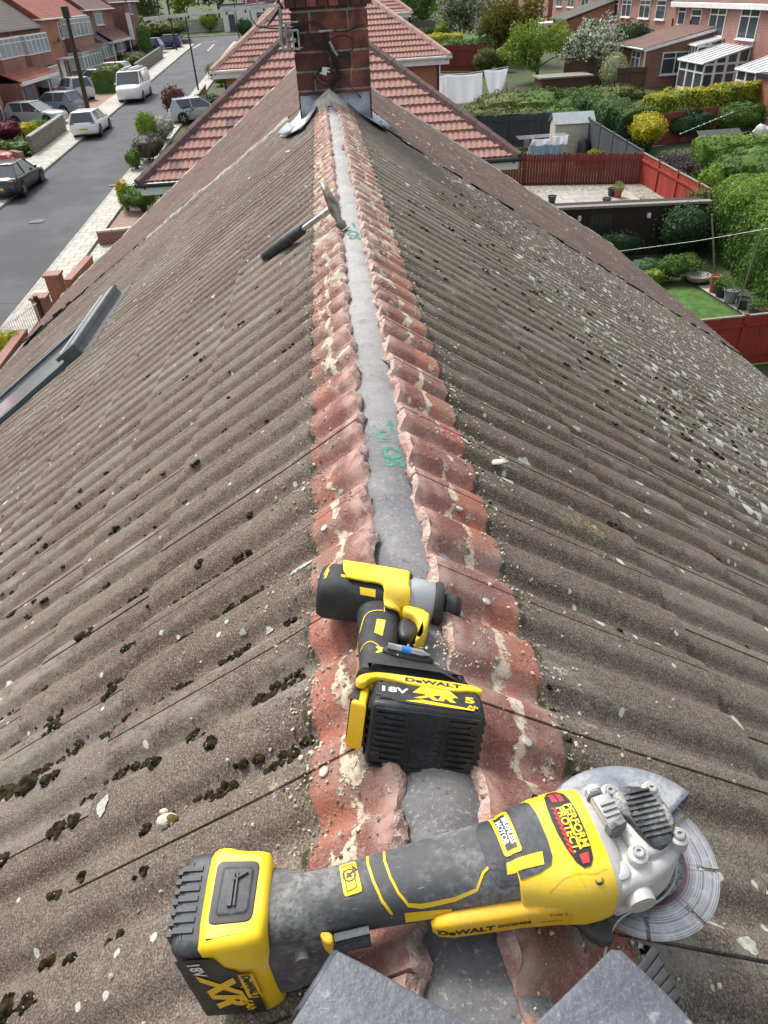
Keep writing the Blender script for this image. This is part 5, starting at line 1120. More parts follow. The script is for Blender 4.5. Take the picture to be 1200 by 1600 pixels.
def car(name, label, cat, p, head, col, L=4.3, W=1.76, H=1.45, kind='hatch', group='cars parked along the street', plate='Y', glass=None):
    """p: ground point under the middle; head: direction the nose points (degrees from +x)"""
    z = gz(p[1]) + (p[2] if len(p) > 2 else .02); root = tag(empty(name, (p[0], p[1], z), (0, 0, R(head))), label, cat, group); hw = W / 2; wr = .33; wb = L * .305
    body_m = NT('paint_' + label[:10]).done(col, .3, .0, None, .5); body_m.node_tree.nodes['Principled BSDF'].inputs['Coat Weight'].default_value = .6
    van = kind == 'van'; belt = H * (.62 if not van else .60)
    hood = H * (.58 if not van else .60); prof_ = []
    if kind == 'hatch': tb, tt, wt, wbm = -.475, -.40, .02, .215
    elif kind == 'saloon': tb, tt, wt, wbm = -.40, -.27, .05, .22
    elif kind == 'suv': tb, tt, wt, wbm = -.475, -.42, .04, .22
    else: tb, tt, wt, wbm = -.495, -.485, .20, .34
    S_ = [(-.5, .28, .62, .90), (-.488, .22, .90, .96), (-.46, .18, 1.0, .985), (-.36, .17, 1.0, 1), (-.2, .17, 1.0, 1), (0, .17, 1.0, 1), (.2, .17, .98, 1), (.30, .17, .94, 1), (.40, .18, .88, .98), (.46, .20, .80, .93), (.49, .24, .68, .84), (.5, .28, .52, .74)]
    if kind == 'saloon': S_[1] = (-.488, .22, .86, .94)
    rings = []
    for fx, zb, zt, k in S_:
        x = fx * L; w_ = hw * k; zt_ = belt * zt if fx < .2 else hood * (zt + .04); zm = (zb + zt_) / 2
        rings.append([Vector(q) for q in ((x, -w_ * .86, zb), (x, -w_ * .97, zb + .08), (x, -w_, zm), (x, -w_ * .985, zt_ - .10), (x, -w_ * .93, zt_ - .015), (x, -w_ * .5, zt_ + .012), (x, 0, zt_ + .018), (x, w_ * .5, zt_ + .012), (x, w_ * .93, zt_ - .015), (x, w_ * .985, zt_ - .10), (x, w_, zm), (x, w_ * .97, zb + .08), (x, w_ * .86, zb))])
    mb = MB(); mb.loft(rings); mb.build('body', body_m, root, ang=55)
    zl, zu = belt - .03, H - .05; wl, wu = hw * .93, hw * (.72 if not van else .86); X = lambda f: f * L
    gl = [(X(tb), -wl, zl), (X(tb), wl, zl), (X(wbm), wl, zl), (X(wbm), -wl, zl), (X(tt), -wu, zu), (X(tt), wu, zu), (X(wt), wu, zu), (X(wt), -wu, zu)]
    gl[4] = (X(tt), -wu, zu); fs_ = [(0, 1, 5, 4), (1, 2, 6, 5), (2, 3, 7, 6), (3, 0, 4, 7), (4, 5, 6, 7)]
    mb = MB(); mb.add(gl, fs_)
    if van:
        mb = MB(); a = X(.06); mb.add([(a, -wl, zl), (a, wl, zl), (X(wbm), wl, zl), (X(wbm), -wl, zl), (a, -wu, zu), (a, wu, zu), (X(wt), wu, zu), (X(wt), -wu, zu)], fs_)
    mb.build('window', glass or M_glass, root, smooth=False)
    mb = MB(); Gp = [Vector(q) for q in gl]
    rp = [(X(tt) - .03, -wu - .02), (X(tt) - .03, wu + .02), (X(wt) + .02, wu + .0), (X(wt) + .02, -wu - .0)]
    mb.puff(rnd(rp, .12), zu - .03, H, .05, n=3)
    def pil(a, b, r_): mb.tube([a, b], r_, 6)
    for s_ in (0, 1):
        pil(Gp[3 - s_], Gp[7 - s_], .035); pil(Gp[0 + s_], Gp[4 + s_], .06); 
        yb, yt = (-wl, -wu) if s_ == 0 else (wl, wu)
        for f in ((-.13,) if kind != 'van' else (.05,)): pil(Vector((X(f), yb * 1.0, zl)), Vector((X(f) - .06, yt * 1.01, zu)), .04)
        if kind in ('hatch', 'suv'): mb.add([(X(tb) - .0, yb * 1.01, zl), (X(-.31), yb * 1.01, zl), (X(-.37), yt * 1.02, zu), (X(tt), yt * 1.02, zu)], [(0, 1, 2, 3)])
    if van:
        vr = []
        for fx, k in ((-.497, .97), (-.49, 1), (.055, 1), (.06, .99)): vr.append([Vector((X(fx), y * k, z_)) for y, z_ in ((-hw * .97, belt - .05), (-hw * .99, belt + .2), (-hw * .88, H - .10), (-hw * .7, H), (hw * .7, H), (hw * .88, H - .10), (hw * .99, belt + .2), (hw * .97, belt - .05))])
        mb.loft(vr)
    mb.build('roof', body_m, root, ang=50)
    for sx in (-1, 1):
        for sy in (-1, 1):
            mb = MB(); x, y = sx * wb, sy * (hw - .10); mb.tube([(x, y - sy * .12, wr), (x, y + sy * .118, wr)], wr, 22); wv = mb.build('wheel', M_tyre, root, ang=40)
            mb = MB(); mb.tube([(x, y + sy * .112, wr), (x, y + sy * .122, wr)], wr * .66, 20, 1)
            for k in range(5): a = k * 1.2566; mb.box((x + math.cos(a) * wr * .32, y + sy * .126, wr + math.sin(a) * wr * .32), (wr * .62, .012, .055), 0, rot=(0, -a, 0))
            mb.build('rim', [M_alloy, M_tyre], wv, smooth=False)
            mb = MB(); mb.tube([(x, y - sy * .14, wr), (x, y + sy * .105, wr)], wr + .045, 22); mb.build('wheel_arch', M_tyre, root, ang=40)
    for sy in (-1, 1):
        mb = MB(); mb.puff([(-.13, -.05), (.13, -.05), (.13, .06), (-.10, .07)], -.02, .02, .015); mb.xf(Matrix.Translation((L * .472, sy * hw * .64, belt * .76)) @ Matrix.Rotation(R(90), 4, 'Z') @ Matrix.Rotation(R(70), 4, 'X') @ Matrix.Rotation(R(180 if sy < 0 else 0), 4, 'Z')); mb.build('headlight', M_lens, root)
        mb = MB(); mb.box((-L * .483, sy * hw * .74, belt * .86), (.05, .26 if not van else .1, .13 if not van else .3)); mb.build('tail_light', M_tail, root, smooth=False)
        mb = MB(); mb.puff([(-.05, -.05), (.06, -.05), (.06, .05), (-.05, .05)], -.06, .06, .02); mb.xf(Matrix.Translation((X(wbm) - .25, sy * (hw + .07), belt + .05))); mb.build('mirror', body_m, root)
        mb = MB(); mb.box((X(-.02), sy * (hw + .002), belt * .80), (.16, .02, .025)); mb.build('door_handle', body_m, root, smooth=False)
    mb = MB(); mb.box((-L * .5 + .01, 0, .50), (.03, .52, .11)); mb.build('number_plate', M_plY, root, smooth=False)
    mb = MB(); mb.box((L * .5 - .005, 0, .40), (.03, .52, .11)); mb.build('number_plate', M_prw, root, smooth=False)
    mb = MB(); mb.box((L * .488, 0, .44), (.05, W * .62, .22 if not van else .30)); mb.build('grille', M_black, root, smooth=False)
    mb = MB(); mb.box((-L * .485, 0, .30), (.06, W * .72, .14)); mb.build('bumper_insert', M_black, root, smooth=False)
    return root
M_tyre = pm('tyre', (.015, .015, .016), (.03, .03, .03), 9, .8); M_alloy = pm('alloy_wheel', (.45, .45, .46), (.3, .3, .31), 9, .35, .7)
M_lens = NT('lamp_lens').done((.45, .48, .5), .1, .3, None, .8); M_tail = NT('tail_lens').done((.35, .01, .012), .2, 0, None, .6); M_plY = pm('rear_plate', (.65, .55, .08), (.5, .42, .06), 12, .5)

# foliage
rf = random.Random(77)
def quad(vs, fs, p, nrm, s, asp=.55):
    a = nrm.cross(Vector((rf.gauss(0, 1), rf.gauss(0, 1), rf.gauss(0, 1))))
    a = a.normalized() if a.length > 1e-5 else Vector((1, 0, 0)); b = nrm.cross(a).normalized(); i = len(vs); a = a * s * .5; b = b * s * .5 * asp
    vs += [p - a, p - b + a * .1, p + a, p + b + a * .1]; fs.append((i, i + 1, i + 2, i + 3))
def rv(): 
    v = Vector((rf.gauss(0, 1), rf.gauss(0, 1), rf.gauss(0, 1))); return v.normalized()
def lump(base, c, r3, jit, seed):
    rr = random.Random(seed); ph = [rr.random() * 6 for _ in range(6)]; out = []
    for p in base[0]:
        k = 1 + jit * (math.sin(p.x * 4 + ph[0]) * math.sin(p.y * 5 + ph[1]) + .6 * math.sin(p.z * 7 + ph[2] + p.x * 3)); out.append(Vector(c) + Vector((p.x * r3[0] * k, p.y * r3[1] * k, p.z * r3[2] * k)))
    return out
def bush(name, label, cat, c, r3, mats, n=1800, s=.14, group=None, blooms=0, jit=.16, core=.82, stem=True, flat=0.0, clumps=9, bare=False):
    """c: ground point; r3: half sizes; a clump-covered crown of leaf-sized faces round a rough core"""
    c = Vector(c); o = tag(empty(name, c), label, cat, group); seed = rf.randint(0, 9999); cz = r3[2]
    vs, fs, mi = [], [], []
    cl = [(Vector((0, 0, cz)), Vector(r3) * .86)]
    for k in range(clumps):
        d = rv(); d.z = abs(d.z) * .9 - .15; q = Vector((d.x * r3[0] * .62, d.y * r3[1] * .62, cz + d.z * r3[2] * .62)); cl.append((q, Vector(r3) * rf.uniform(.30, .48)))
    tot = sum(x[1].length ** 2 for x in cl)
    for q, rr in cl:
        m_ = int(n * rr.length ** 2 / tot)
        for _ in range(m_):
            d = rv(); k = rf.uniform(.80, 1.10) if not bare else rf.uniform(.3, 1.1); p = q + Vector((d.x * rr.x * k, d.y * rr.y * k, d.z * rr.z * k))
            if p.z < .03: p.z = rf.uniform(.03, .3)
            nr = (d + rv() * .75).normalized(); quad(vs, fs, p, nr, s * rf.uniform(.6, 1.35)); mi.append(1 if blooms and rf.random() < blooms and p.z > cz * .5 else 0)
    mb = MB(); mb.v = vs; mb.f = fs; mb.m = mi; mb.build('crown', mats if isinstance(mats, list) else [mats], o, smooth=False)
    if not bare:
        mb = MB()
        for q, rr in cl: mb.add(lump(I2, q, [x * core for x in rr], jit * .6, seed), I2[1])
        mb.build('inner_foliage', mats[0] if isinstance(mats, list) else mats, o, ang=20)
    if stem:
        mb = MB()
        for k in range(3 if not bare else 14):
            a = rf.random() * 6.28; h = cz * (1.0 if not bare else 1.7); mb.tube([(.05 * math.cos(a), .05 * math.sin(a), 0), (r3[0] * .3 * math.cos(a), r3[1] * .3 * math.sin(a), h * .5), (r3[0] * .7 * math.cos(a), r3[1] * .7 * math.sin(a), h)], [.05, .035, .01], 5)
        mb.build('stem', M_bark, o)
    return o
def hedge(name, label, a, b, w_, h, mats, dens=220, s=.09, cat='hedge', group=None, topmat=None, split=.62, base=.0, rag=.06):
    a = Vector((a[0], a[1], gz(a[1]) + base)); b = Vector((b[0], b[1], gz(b[1]) + base)); d = b - a; L = Vector((d.x, d.y, 0)).length; ux = Vector((d.x, d.y, 0)) / L; uy = Vector((-ux.y, ux.x, 0)); o = tag(empty(name, a), label, cat, group)
    ph = [rf.random() * 6 for _ in range(6)]
    def bumpy(t, k): return rag * (math.sin(t * 1.9 + ph[0] + k) + .6 * math.sin(t * 4.3 + ph[1] + k * 2)) + rag * .35 * math.sin(t * 11 + ph[2])
    def P(t, y, z):                                    # t along, y across (-.5..5), z height fraction
        rc = min(w_, h) * .30; yy, zz_ = y * w_, z * h
        ey, ez = abs(yy) - (w_ / 2 - rc), zz_ - (h - rc)
        if ey > 0 and ez > 0:
            r = math.hypot(ey, ez)
            if r > rc: ey, ez = ey * rc / r, ez * rc / r; yy = math.copysign(w_ / 2 - rc + ey, yy); zz_ = h - rc + ez
        return ux * t + uy * (yy + bumpy(t, zz_ * 1.3 + (3 if y > 0 else 0)) * (1 if y > 0 else -1)) + Vector((0, 0, d.z * t / L + zz_ + bumpy(t + 5, yy * 2) * (z ** 2)))
    vs, fs, mi = [], [], []
    faces = [('top', L * w_), ('s0', L * h), ('s1', L * h), ('e0', w_ * h), ('e1', w_ * h)]
    for f, ar in faces:
        for _ in range(int(ar * dens)):
            t, q = rf.random(), rf.random()
            if f == 'top': p, nr = P(t * L, q - .5, 1), Vector((0, 0, 1))
            elif f in ('s0', 's1'): sg = -1 if f == 's0' else 1; p, nr = P(t * L, sg * .5, q), uy * sg
            else: sg = -1 if f == 'e0' else 1; p, nr = P(0 if sg < 0 else L, q - .5, t), ux * sg
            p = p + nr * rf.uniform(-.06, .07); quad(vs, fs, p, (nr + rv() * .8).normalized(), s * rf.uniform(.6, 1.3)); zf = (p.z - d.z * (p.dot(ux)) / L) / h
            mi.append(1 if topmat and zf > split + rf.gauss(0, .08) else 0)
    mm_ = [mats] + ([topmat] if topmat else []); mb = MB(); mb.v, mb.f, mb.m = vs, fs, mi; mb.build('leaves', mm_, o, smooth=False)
    mb = MB(); n_ = max(2, int(L / .3)); rings = [[P(L * i / n_, y, z) * 1.0 for y, z in ((-.47, 0), (-.47, .35), (-.47, .7), (-.45, .96), (-.15, .965), (.15, .965), (.45, .96), (.47, .7), (.47, .35), (.47, 0))] for i in range(n_ + 1)]
    mb.loft(rings); mb.build('inner_foliage', mats, o, ang=30); return o
def tree(name, label, c, h, r3, mats, n=3500, s=.2, trunk=.14, zc=.62, blooms=0, cl=26, cat='tree', group=None, limb=7):
    c = Vector(c); o = tag(empty(name, c), label, cat, group); mb = MB(); mb.tube([(0, 0, 0), (.05, .03, h * .25), (-.04, .05, h * .5), (.03, 0, h * .8)], [trunk, trunk * .8, trunk * .55, trunk * .15], 9)
    for k in range(limb):
        a = rf.random() * 6.28; z0 = h * rf.uniform(.22, .6); mb.tube([(0, 0, z0), (math.cos(a) * r3[0] * .4, math.sin(a) * r3[1] * .4, z0 + h * .12), (math.cos(a) * r3[0] * .85, math.sin(a) * r3[1] * .85, z0 + h * rf.uniform(.15, .35))], [trunk * .5, trunk * .3, trunk * .07], 6)
    mb.build('trunk', M_bark, o); vs, fs, mi = [], [], []
    for k in range(cl):
        d = rv(); q = Vector((d.x * r3[0], d.y * r3[1], d.z * r3[2])) * rf.uniform(.35, .92) + Vector((0, 0, h * zc)); rr = rf.uniform(.22, .42) * min(r3) * 1.15
        for _ in range(int(n / cl)):
            e = rv(); p = q + e * rr * rf.uniform(.55, 1.1); p.z -= abs(e.x) * rr * .2
            if p.z > .2: quad(vs, fs, p, (e + rv() * .9).normalized(), s * rf.uniform(.6, 1.4)); mi.append(1 if blooms and rf.random() < blooms else 0)
    mb = MB(); mb.v, mb.f, mb.m = vs, fs, mi; mb.build('crown', mats if isinstance(mats, list) else [mats], o, smooth=False); return o
M_bark = pm('bark', (.07, .055, .04), (.035, .028, .02), 12, .95, bs=30, bstr=.8, bd=.02)
LG = leaf_mat('leaf_green', (.06, .135, .024), (.13, .22, .045)); LY = leaf_mat('leaf_golden', (.40, .38, .02), (.58, .50, .04), None, .3); LYG = leaf_mat('leaf_lime', (.15, .26, .03), (.26, .36, .05), None, .3)
LD = leaf_mat('leaf_dark', (.028, .065, .026), (.055, .10, .036)); LO = leaf_mat('leaf_olive', (.085, .12, .03), (.17, .18, .05)); LW = leaf_mat('blossom_white', (.70, .70, .64), (.50, .52, .44), None, .15)
LB = leaf_mat('leaf_bronze', (.10, .035, .025), (.18, .07, .04)); LM = leaf_mat('leaf_maroon', (.10, .012, .025), (.20, .02, .05)); LP = leaf_mat('blossom_pink', (.30, .03, .16), (.45, .08, .25)); LGr = leaf_mat('twig_grey', (.10, .075, .07), (.17, .14, .13))
LBl = leaf_mat('bluebell', (.12, .14, .45), (.2, .22, .55)); LPw = leaf_mat('leaf_pale', (.22, .26, .16), (.42, .45, .36))
M_fred = None
def wood_mat(name, c1, c2, sc=2.0):
    n = NT(name); v = n.mapping(n.tc(), (1, 1, .12)); g = n.noise(14 * sc, 5, v); c = n.mix(n.mr(g, .35, .65), c1, c2); c = n.mix(n.math('MULTIPLY', n.island(), .5), c, tuple(x * .55 for x in c1)); return n.done(c, .85, 0, n.bump(g, .3, .01))
M_fr, M_fr2, M_fgr, M_fbr, M_post = wood_mat('red_stained_wood', (.26, .050, .036), (.17, .035, .028)), wood_mat('bright_red_wood', (.38, .045, .028), (.30, .035, .022)), wood_mat('slate_painted_wood', (.075, .085, .095), (.055, .062, .07)), wood_mat('old_brown_wood', (.12, .065, .045), (.08, .045, .035)), wood_mat('weathered_wood', (.30, .28, .24), (.2, .18, .15))
def fence(label, a, b, h, mat, board=.11, posts=1.8, group='garden fences', rails=True, cap=True, gap=.006, jag=.015, base=0.0, cat='fence', name='fence', z0=None, z1=None):
    za = gz(a[1]) + base if z0 is None else z0; zb_ = gz(b[1]) + base if z1 is None else z1
    a = Vector((a[0], a[1], za)); b = Vector((b[0], b[1], zb_)); d = b - a; L = Vector((d.x, d.y)).length; o = tag(empty(name, a, (0, 0, math.atan2(d.y, d.x))), label, cat, group); r = random.Random(int(a.x * 10)); mb = MB(); x = 0
    while x < L: zz_ = d.z * x / L; hh_ = h + r.uniform(-jag, jag); w_ = min(board, L - x) - gap; mb.bb((x, -.012 + r.uniform(-.004, .004), zz_ + .03), (x + w_, .012, zz_ + hh_)); x += board
    pn = mb.build('panel', mat, o, smooth=False)
    if rails:
        for z_ in (.25, .85): m2 = MB(); p = Vector((0, -.04, h * z_)); q = Vector((L, -.04, h * z_ + d.z)); m2.loft([[p + Vector((0, y, z)) for y, z in ((-.02, -.035), (.02, -.035), (.02, .035), (-.02, .035))], [q + Vector((0, y, z)) for y, z in ((-.02, -.035), (.02, -.035), (.02, .035), (-.02, .035))]]); m2.build('rail', mat, o, smooth=False)
    if cap: m2 = MB(); m2.loft([[Vector((0, y, h + z)) for y, z in ((-.04, .017), (.04, .017), (.04, .05), (-.04, .05))], [Vector((L, y, h + z + d.z)) for y, z in ((-.04, .017), (.04, .017), (.04, .05), (-.04, .05))]]); m2.build('cap_rail', M_post if cap == 2 else mat, o, smooth=False)
    n_ = max(1, round(L / posts))
    for i in range(n_ + 1): m2 = MB(); xx = L * i / n_; m2.bb((xx - .045, -.06, 0), (xx + .045, .035, d.z * xx / L + h + .09)); m2.build('post', mat, o, smooth=False)
    return o
def wall(label, a, b, h, th, mat, cap=None, group='garden walls', name='garden_wall', base=0.0):
    a = Vector((a[0], a[1], gz(a[1]) + base)); b = Vector((b[0], b[1], gz(b[1]) + base)); d = b - a; L = Vector((d.x, d.y)).length; o = tag(empty(name, a, (0, 0, math.atan2(d.y, d.x))), label, 'wall', group)
    def q(z0, z1, t): return [[Vector((0, -t, z0)), Vector((0, t, z0)), Vector((0, t, z1)), Vector((0, -t, z1))], [Vector((L, -t, z0 + d.z)), Vector((L, t, z0 + d.z)), Vector((L, t, z1 + d.z)), Vector((L, -t, z1 + d.z))]]
    mb = MB(); mb.loft(q(-.1, h, th / 2)); mb.build('brickwork', mat, o, smooth=False)
    if cap: mb = MB(); mb.loft(q(h + .002, h + .07, th / 2 + .03)); mb.build('coping', cap, o, smooth=False)
    return o
def pole(name, label, cat, base, h, r0, r1, mat, lean=(0, 0), group=None):
    o = tag(empty(name, base), label, cat, group); mb = MB(); mb.tube([(0, 0, -.1), (lean[0] * .5, lean[1] * .5, h * .5), (lean[0], lean[1], h)], [r0, (r0 + r1) / 2, r1], 12); mb.build('shaft', mat, o); return o
def g2(px, py, h=0.0): p = GP(px, py, h); return (p.x, p.y)
def g3(px, py, h=0.0): p = GP(px, py, h); return Vector((p.x, p.y, gz(p.y)))
# ------------------------------------------------------------------ red hipped house next along, and the one behind it
M_rt = None
n = NT('red_clay_tile'); ob = n.tc(); g = n.noise(7, 5, rough=.7); c = n.mix(n.mr(g, .35, .65), (.40, .215, .175), (.31, .165, .135)); tv = n.attr('tv')
c = n.mix(n.math('MULTIPLY', tv, .35), c, (.33, .175, .145)); c = n.mix(n.math('MULTIPLY', n.math('GREATER_THAN', tv, .986), .8), c, (.12, .085, .085)); c = n.mix(n.math('MULTIPLY', n.math('LESS_THAN', tv, .012), .7), c, (.42, .40, .34))
c = n.mix(n.mr(n.noise(40, 4, rough=.7), .5, .75, 0, .6), c, (.62, .42, .36)); M_clay = n.done(c, .9, 0, n.bump(n.noise(60, 3), .4, .006))
M_hipt = pm('plum_hip_tile', (.15, .085, .08), (.10, .06, .058), 5, .85, bs=40, bstr=.4, bd=.005); M_hipp = pm('pale_hip_mortar', (.55, .38, .32), (.48, .28, .22), 5, .9)
def red_house(name, label, xm, y0, ye, ze, hw, L, hipm, big=True, W_=None):
    """hipped roof, nearest hip facing -y; y0 front eave line"""
    root = tag(empty(name, (xm, y0, gz(y0))), label, 'house'); o = Vector((xm, y0, gz(y0)))
    def put(ob): ob.parent = root; ob.location = ob.location - o; return ob
    pit = math.atan(T * 1.02); cp_, sp_ = math.cos(pit), math.sin(pit); sl = hw / cp_
    gauge, TW = .335, .30
    for nm, plc, lab, rng, kp in (
        ('roof_slope', lambda u, v, h: Vector((xm + u, y0 + (sl - v) * cp_ - h * sp_, ze + (sl - v) * sp_ + h * cp_)), 'end', (-hw, hw), lambda u, v: abs(u) < v * cp_),
        ('roof_slope', lambda u, v, h: Vector((xm - v * cp_ - h * sp_, y0 + hw + u, ze + (sl - v) * sp_ + h * cp_)), 'left', (-hw, L), lambda u, v: u > -v * cp_),
        ('roof_slope', lambda u, v, h: Vector((xm + v * cp_ + h * sp_, y0 + hw + u, ze + (sl - v) * sp_ + h * cp_)), 'right', (-hw, L), lambda u, v: u > -v * cp_)):
        if not big and lab != 'end' : samp = 4
        ob_, _ = tile_sheet(nm, plc, rng[0], rng[1], 0.02, sl, TW, gauge, .022, .050, M_clay, None, keep=kp, samp=6 if lab == 'end' else 4, sub=2, lapd=.004, seed=int(ye) + len(lab), voff=sl % gauge); put(ob_)
    for sx in (-1, 1):                                   # hip tiles, each a little proud of the one below
        a, b = Vector((xm + sx * (hw + .03), y0 - .03, ze + .02)), Vector((xm, y0 + hw, ze + hw * math.tan(pit) + .03)); n_ = 15
        for i in range(n_):
            p, q = a.lerp(b, i / n_), a.lerp(b, (i + 1.06) / n_); d = (q - p).normalized(); s1 = d.cross(Vector((0, 0, 1))).normalized(); u1 = s1.cross(d)
            mb = MB(); R0 = lambda c_, k: [c_ + s1 * x * k + u1 * z * k for x, z in ((-.16, -.06), (-.10, .055), (0, .10), (.10, .055), (.16, -.06), (.09, -.03), (-.09, -.03))]
            mb.loft([R0(p, 1.06), R0(q, .98)]); h_ = put(mb.build('hip_tile', hipm, ang=30)) 
    p, q = Vector((xm, y0 + hw, ze + hw * math.tan(pit) + .05)), Vector((xm, y0 + hw + L, ze + hw * math.tan(pit) + .05)); mb = MB(); mb.tube([p, q], .14, 8); put(mb.build('ridge_tile', hipm))
    mb = MB(); mb.bb((xm - hw + .45, y0 + .40, gz(y0) - .5), (xm + hw - .45, y0 + hw + L, ze - .12)); put(mb.build('wall', M_brickO if not big else M_brick, smooth=False))
    mb = MB(); mb.tube([(xm - hw - .06, y0 - .06, ze - .05), (xm + hw + .06, y0 - .06, ze - .05)], .062, 8); mb.tube([(xm - hw - .06, y0 - .06, ze - .05), (xm - hw - .06, y0 + L, ze - .05)], .062, 8); mb.tube([(xm + hw + .06, y0 - .06, ze - .05), (xm + hw + .06, y0 + L, ze - .05)], .062, 8); put(mb.build('gutter', M_gutter if big else M_white))
    mb = MB(); mb.bb((xm - hw, y0 + .0, ze - .30), (xm + hw, y0 + .03, ze - .10)); mb.bb((xm - hw, y0 + .03, ze - .30), (xm - hw + .03, y0 + L, ze - .10)); mb.bb((xm + hw - .03, y0 + .03, ze - .30), (xm + hw, y0 + L, ze - .10)); mb.bb((xm - hw + .03, y0 + .03, ze - .298), (xm + hw - .03, y0 + .44, ze - .27)); put(mb.build('fascia', M_white, smooth=False))
    for sx in (-1, 1):
        mb = MB(); mb.tube([(xm + sx * (hw - .42), y0 + .36, gz(y0)), (xm + sx * (hw - .42), y0 + .36, ze - .3), (xm + sx * (hw - .1), y0 + .0, ze - .12)], .04, 8); put(mb.build('downpipe', M_gutter))
    return root
pL, pRr = onZ(213, 291, CAMZ - 3.72), onZ(806, 241, CAMZ - 3.72)
y2 = (pL.y + pRr.y) / 2; xm2 = (pL.x + pRr.x) / 2
red_house('hipped_house', 'brick house with pinkish red hipped roof and plum hip tiles behind the chimney', xm2, y2, 30, CAMZ - 3.72, (pRr.x - pL.x) / 2, 4.5, M_hipt)
pL, pRr = onZ(340, 104, CAMZ - 2.35), onZ(716, 93, CAMZ - 2.35)
red_house('hipped_house', 'further red hipped roof edged with pale mortar, beyond the nearer red roof', (pL.x + pRr.x) / 2, (pL.y + pRr.y) / 2, 44, CAMZ - 2.35, (pRr.x - pL.x) / 2, 5, M_hipp, False)
red_house('hipped_house', 'third and farthest red roof on our side, just showing right of the chimney', 1.2, 56, 58, 7.75, 5.0, 6, M_hipp, False)

# ------------------------------------------------------------------ houses across the street
def lhouse(name, label, y0, y1, ze, brick, roofm, X=-23.5, dep=9, h0=True, h1=False, pit=R(36), wx=0.0):
    yc_ = (y0 + y1) / 2; root = tag(empty(name, (X, y0, gz(y0))), label, 'house', 'brick houses across the street'); o = Vector((X, y0, gz(y0)))
    mb = MB(); mb.bb((-dep, 0, -.4), (0, y1 - y0, ze - o.z - .05)); w_ = mb.build('wall', brick, root, smooth=False)
    hip_roof(root, -dep, 0, 0, y1 - y0, ze - o.z, pit, roofm, .35, h0, h1); return root, o
def bay(root, o, y0, y1, z0, z1, X, pr=.7, brick=None, lights=4, roof=None, glass=None, base=True, top=True):
    """a projecting bay with side lights on a facade facing +x"""
    a, b, c, d = y0 - o.y, y1 - o.y, z0 - o.z, z1 - o.z; xr = X - o.x; ob_ = MB()
    if base: ob_.add([(xr, a, -.3), (xr + pr, a + pr * .6, -.3), (xr + pr, b - pr * .6, -.3), (xr, b, -.3), (xr, a, c), (xr + pr, a + pr * .6, c), (xr + pr, b - pr * .6, c), (xr, b, c)], [(0, 1, 5, 4), (1, 2, 6, 5), (2, 3, 7, 6), (4, 5, 6, 7)])
    else: ob_.add([(xr, a, c - .9), (xr + pr, a + pr * .6, c - .9), (xr + pr, b - pr * .6, c - .9), (xr, b, c - .9), (xr, a, c), (xr + pr, a + pr * .6, c), (xr + pr, b - pr * .6, c), (xr, b, c)], [(0, 1, 5, 4), (1, 2, 6, 5), (2, 3, 7, 6), (3, 2, 1, 0)])
    ob_.build('bay', brick or M_brick2, root, smooth=False)
    mb = MB(); t = .07; g = MB(); P0 = [(xr, a), (xr + pr, a + pr * .6), (xr + pr, b - pr * .6), (xr, b)]
    for k, nl in ((0, 1), (1, lights), (2, 1)):
        p, q = Vector((*P0[k], 0)), Vector((*P0[k + 1], 0)); ln = (q - p).length; M = Matrix.Translation(p + Vector((0, 0, c))) @ Matrix.Rotation(math.atan2(q.y - p.y, q.x - p.x), 4, 'Z'); m2 = MB()
        m2.bb((0, -.05, 0), (ln, .04, t)); m2.bb((0, -.05, d - c - t * 1.4), (ln, .04, d - c)); m2.bb((0, -.045, (d - c) * .70), (ln, .035, (d - c) * .70 + t * .8))
        for i in range(nl + 1): m2.bb((max(0, ln * i / nl - t / 2), -.055, t), (min(ln, ln * i / nl + t / 2), .045, d - c - t * 1.4))
        m2.xf(M); mb.add(m2.v, m2.f); m3 = MB(); m3.bb((.02, -.01, .03), (ln - .02, .01, d - c - .03)); m3.xf(M); g.add(m3.v, m3.f)
    f = mb.build('window', M_white, root, smooth=False); g.build('pane', glass or M_glassL, f, smooth=False)
    if roof:
        r_ = MB(); e = .18; r_.add([(xr, a - e, d), (xr + pr + e, a + pr * .6 - e, d), (xr + pr + e, b - pr * .6 + e, d), (xr, b + e, d), (xr, a + .3, d + .75), (xr, b - .3, d + .75)], [(0, 1, 4), (1, 2, 5, 4), (2, 3, 5), (3, 2, 1, 0)], 0, [(a - e, 0), (a + pr, 0), (b - pr, 0), (b + e, 0), (a + .3, 1.2), (b - .3, 1.2)]); r_.build('bay_roof', roof, root, smooth=False)
def porch(root, o, y0, y1, zl, zh, X, pr, roofm):
    a, b = y0 - o.y, y1 - o.y; xr = X - o.x; mb = MB(); L_ = zl - o.z; H_ = zh - o.z
    mb.add([(xr, a, H_), (xr, b, H_), (xr + pr, b, L_), (xr + pr, a, L_), (xr, a, H_ - .08), (xr, b, H_ - .08), (xr + pr, b, L_ - .08), (xr + pr, a, L_ - .08)], [(0, 3, 2, 1), (4, 5, 6, 7), (0, 1, 5, 4), (1, 2, 6, 5), (2, 3, 7, 6), (3, 0, 4, 7)], 0, [(a, 1.5), (b, 1.5), (b, 0), (a, 0)] * 2)
    r = mb.build('porch_roof', roofm, root, smooth=False); mb = MB(); mb.bb((xr + pr + .01, a - .03, L_ - .26), (xr + pr + .05, b + .03, L_ - .02)); mb.bb((xr, a - .035, L_ - .26), (xr + pr, a - .003, L_ - .09)); mb.build('fascia', M_white, r, smooth=False)
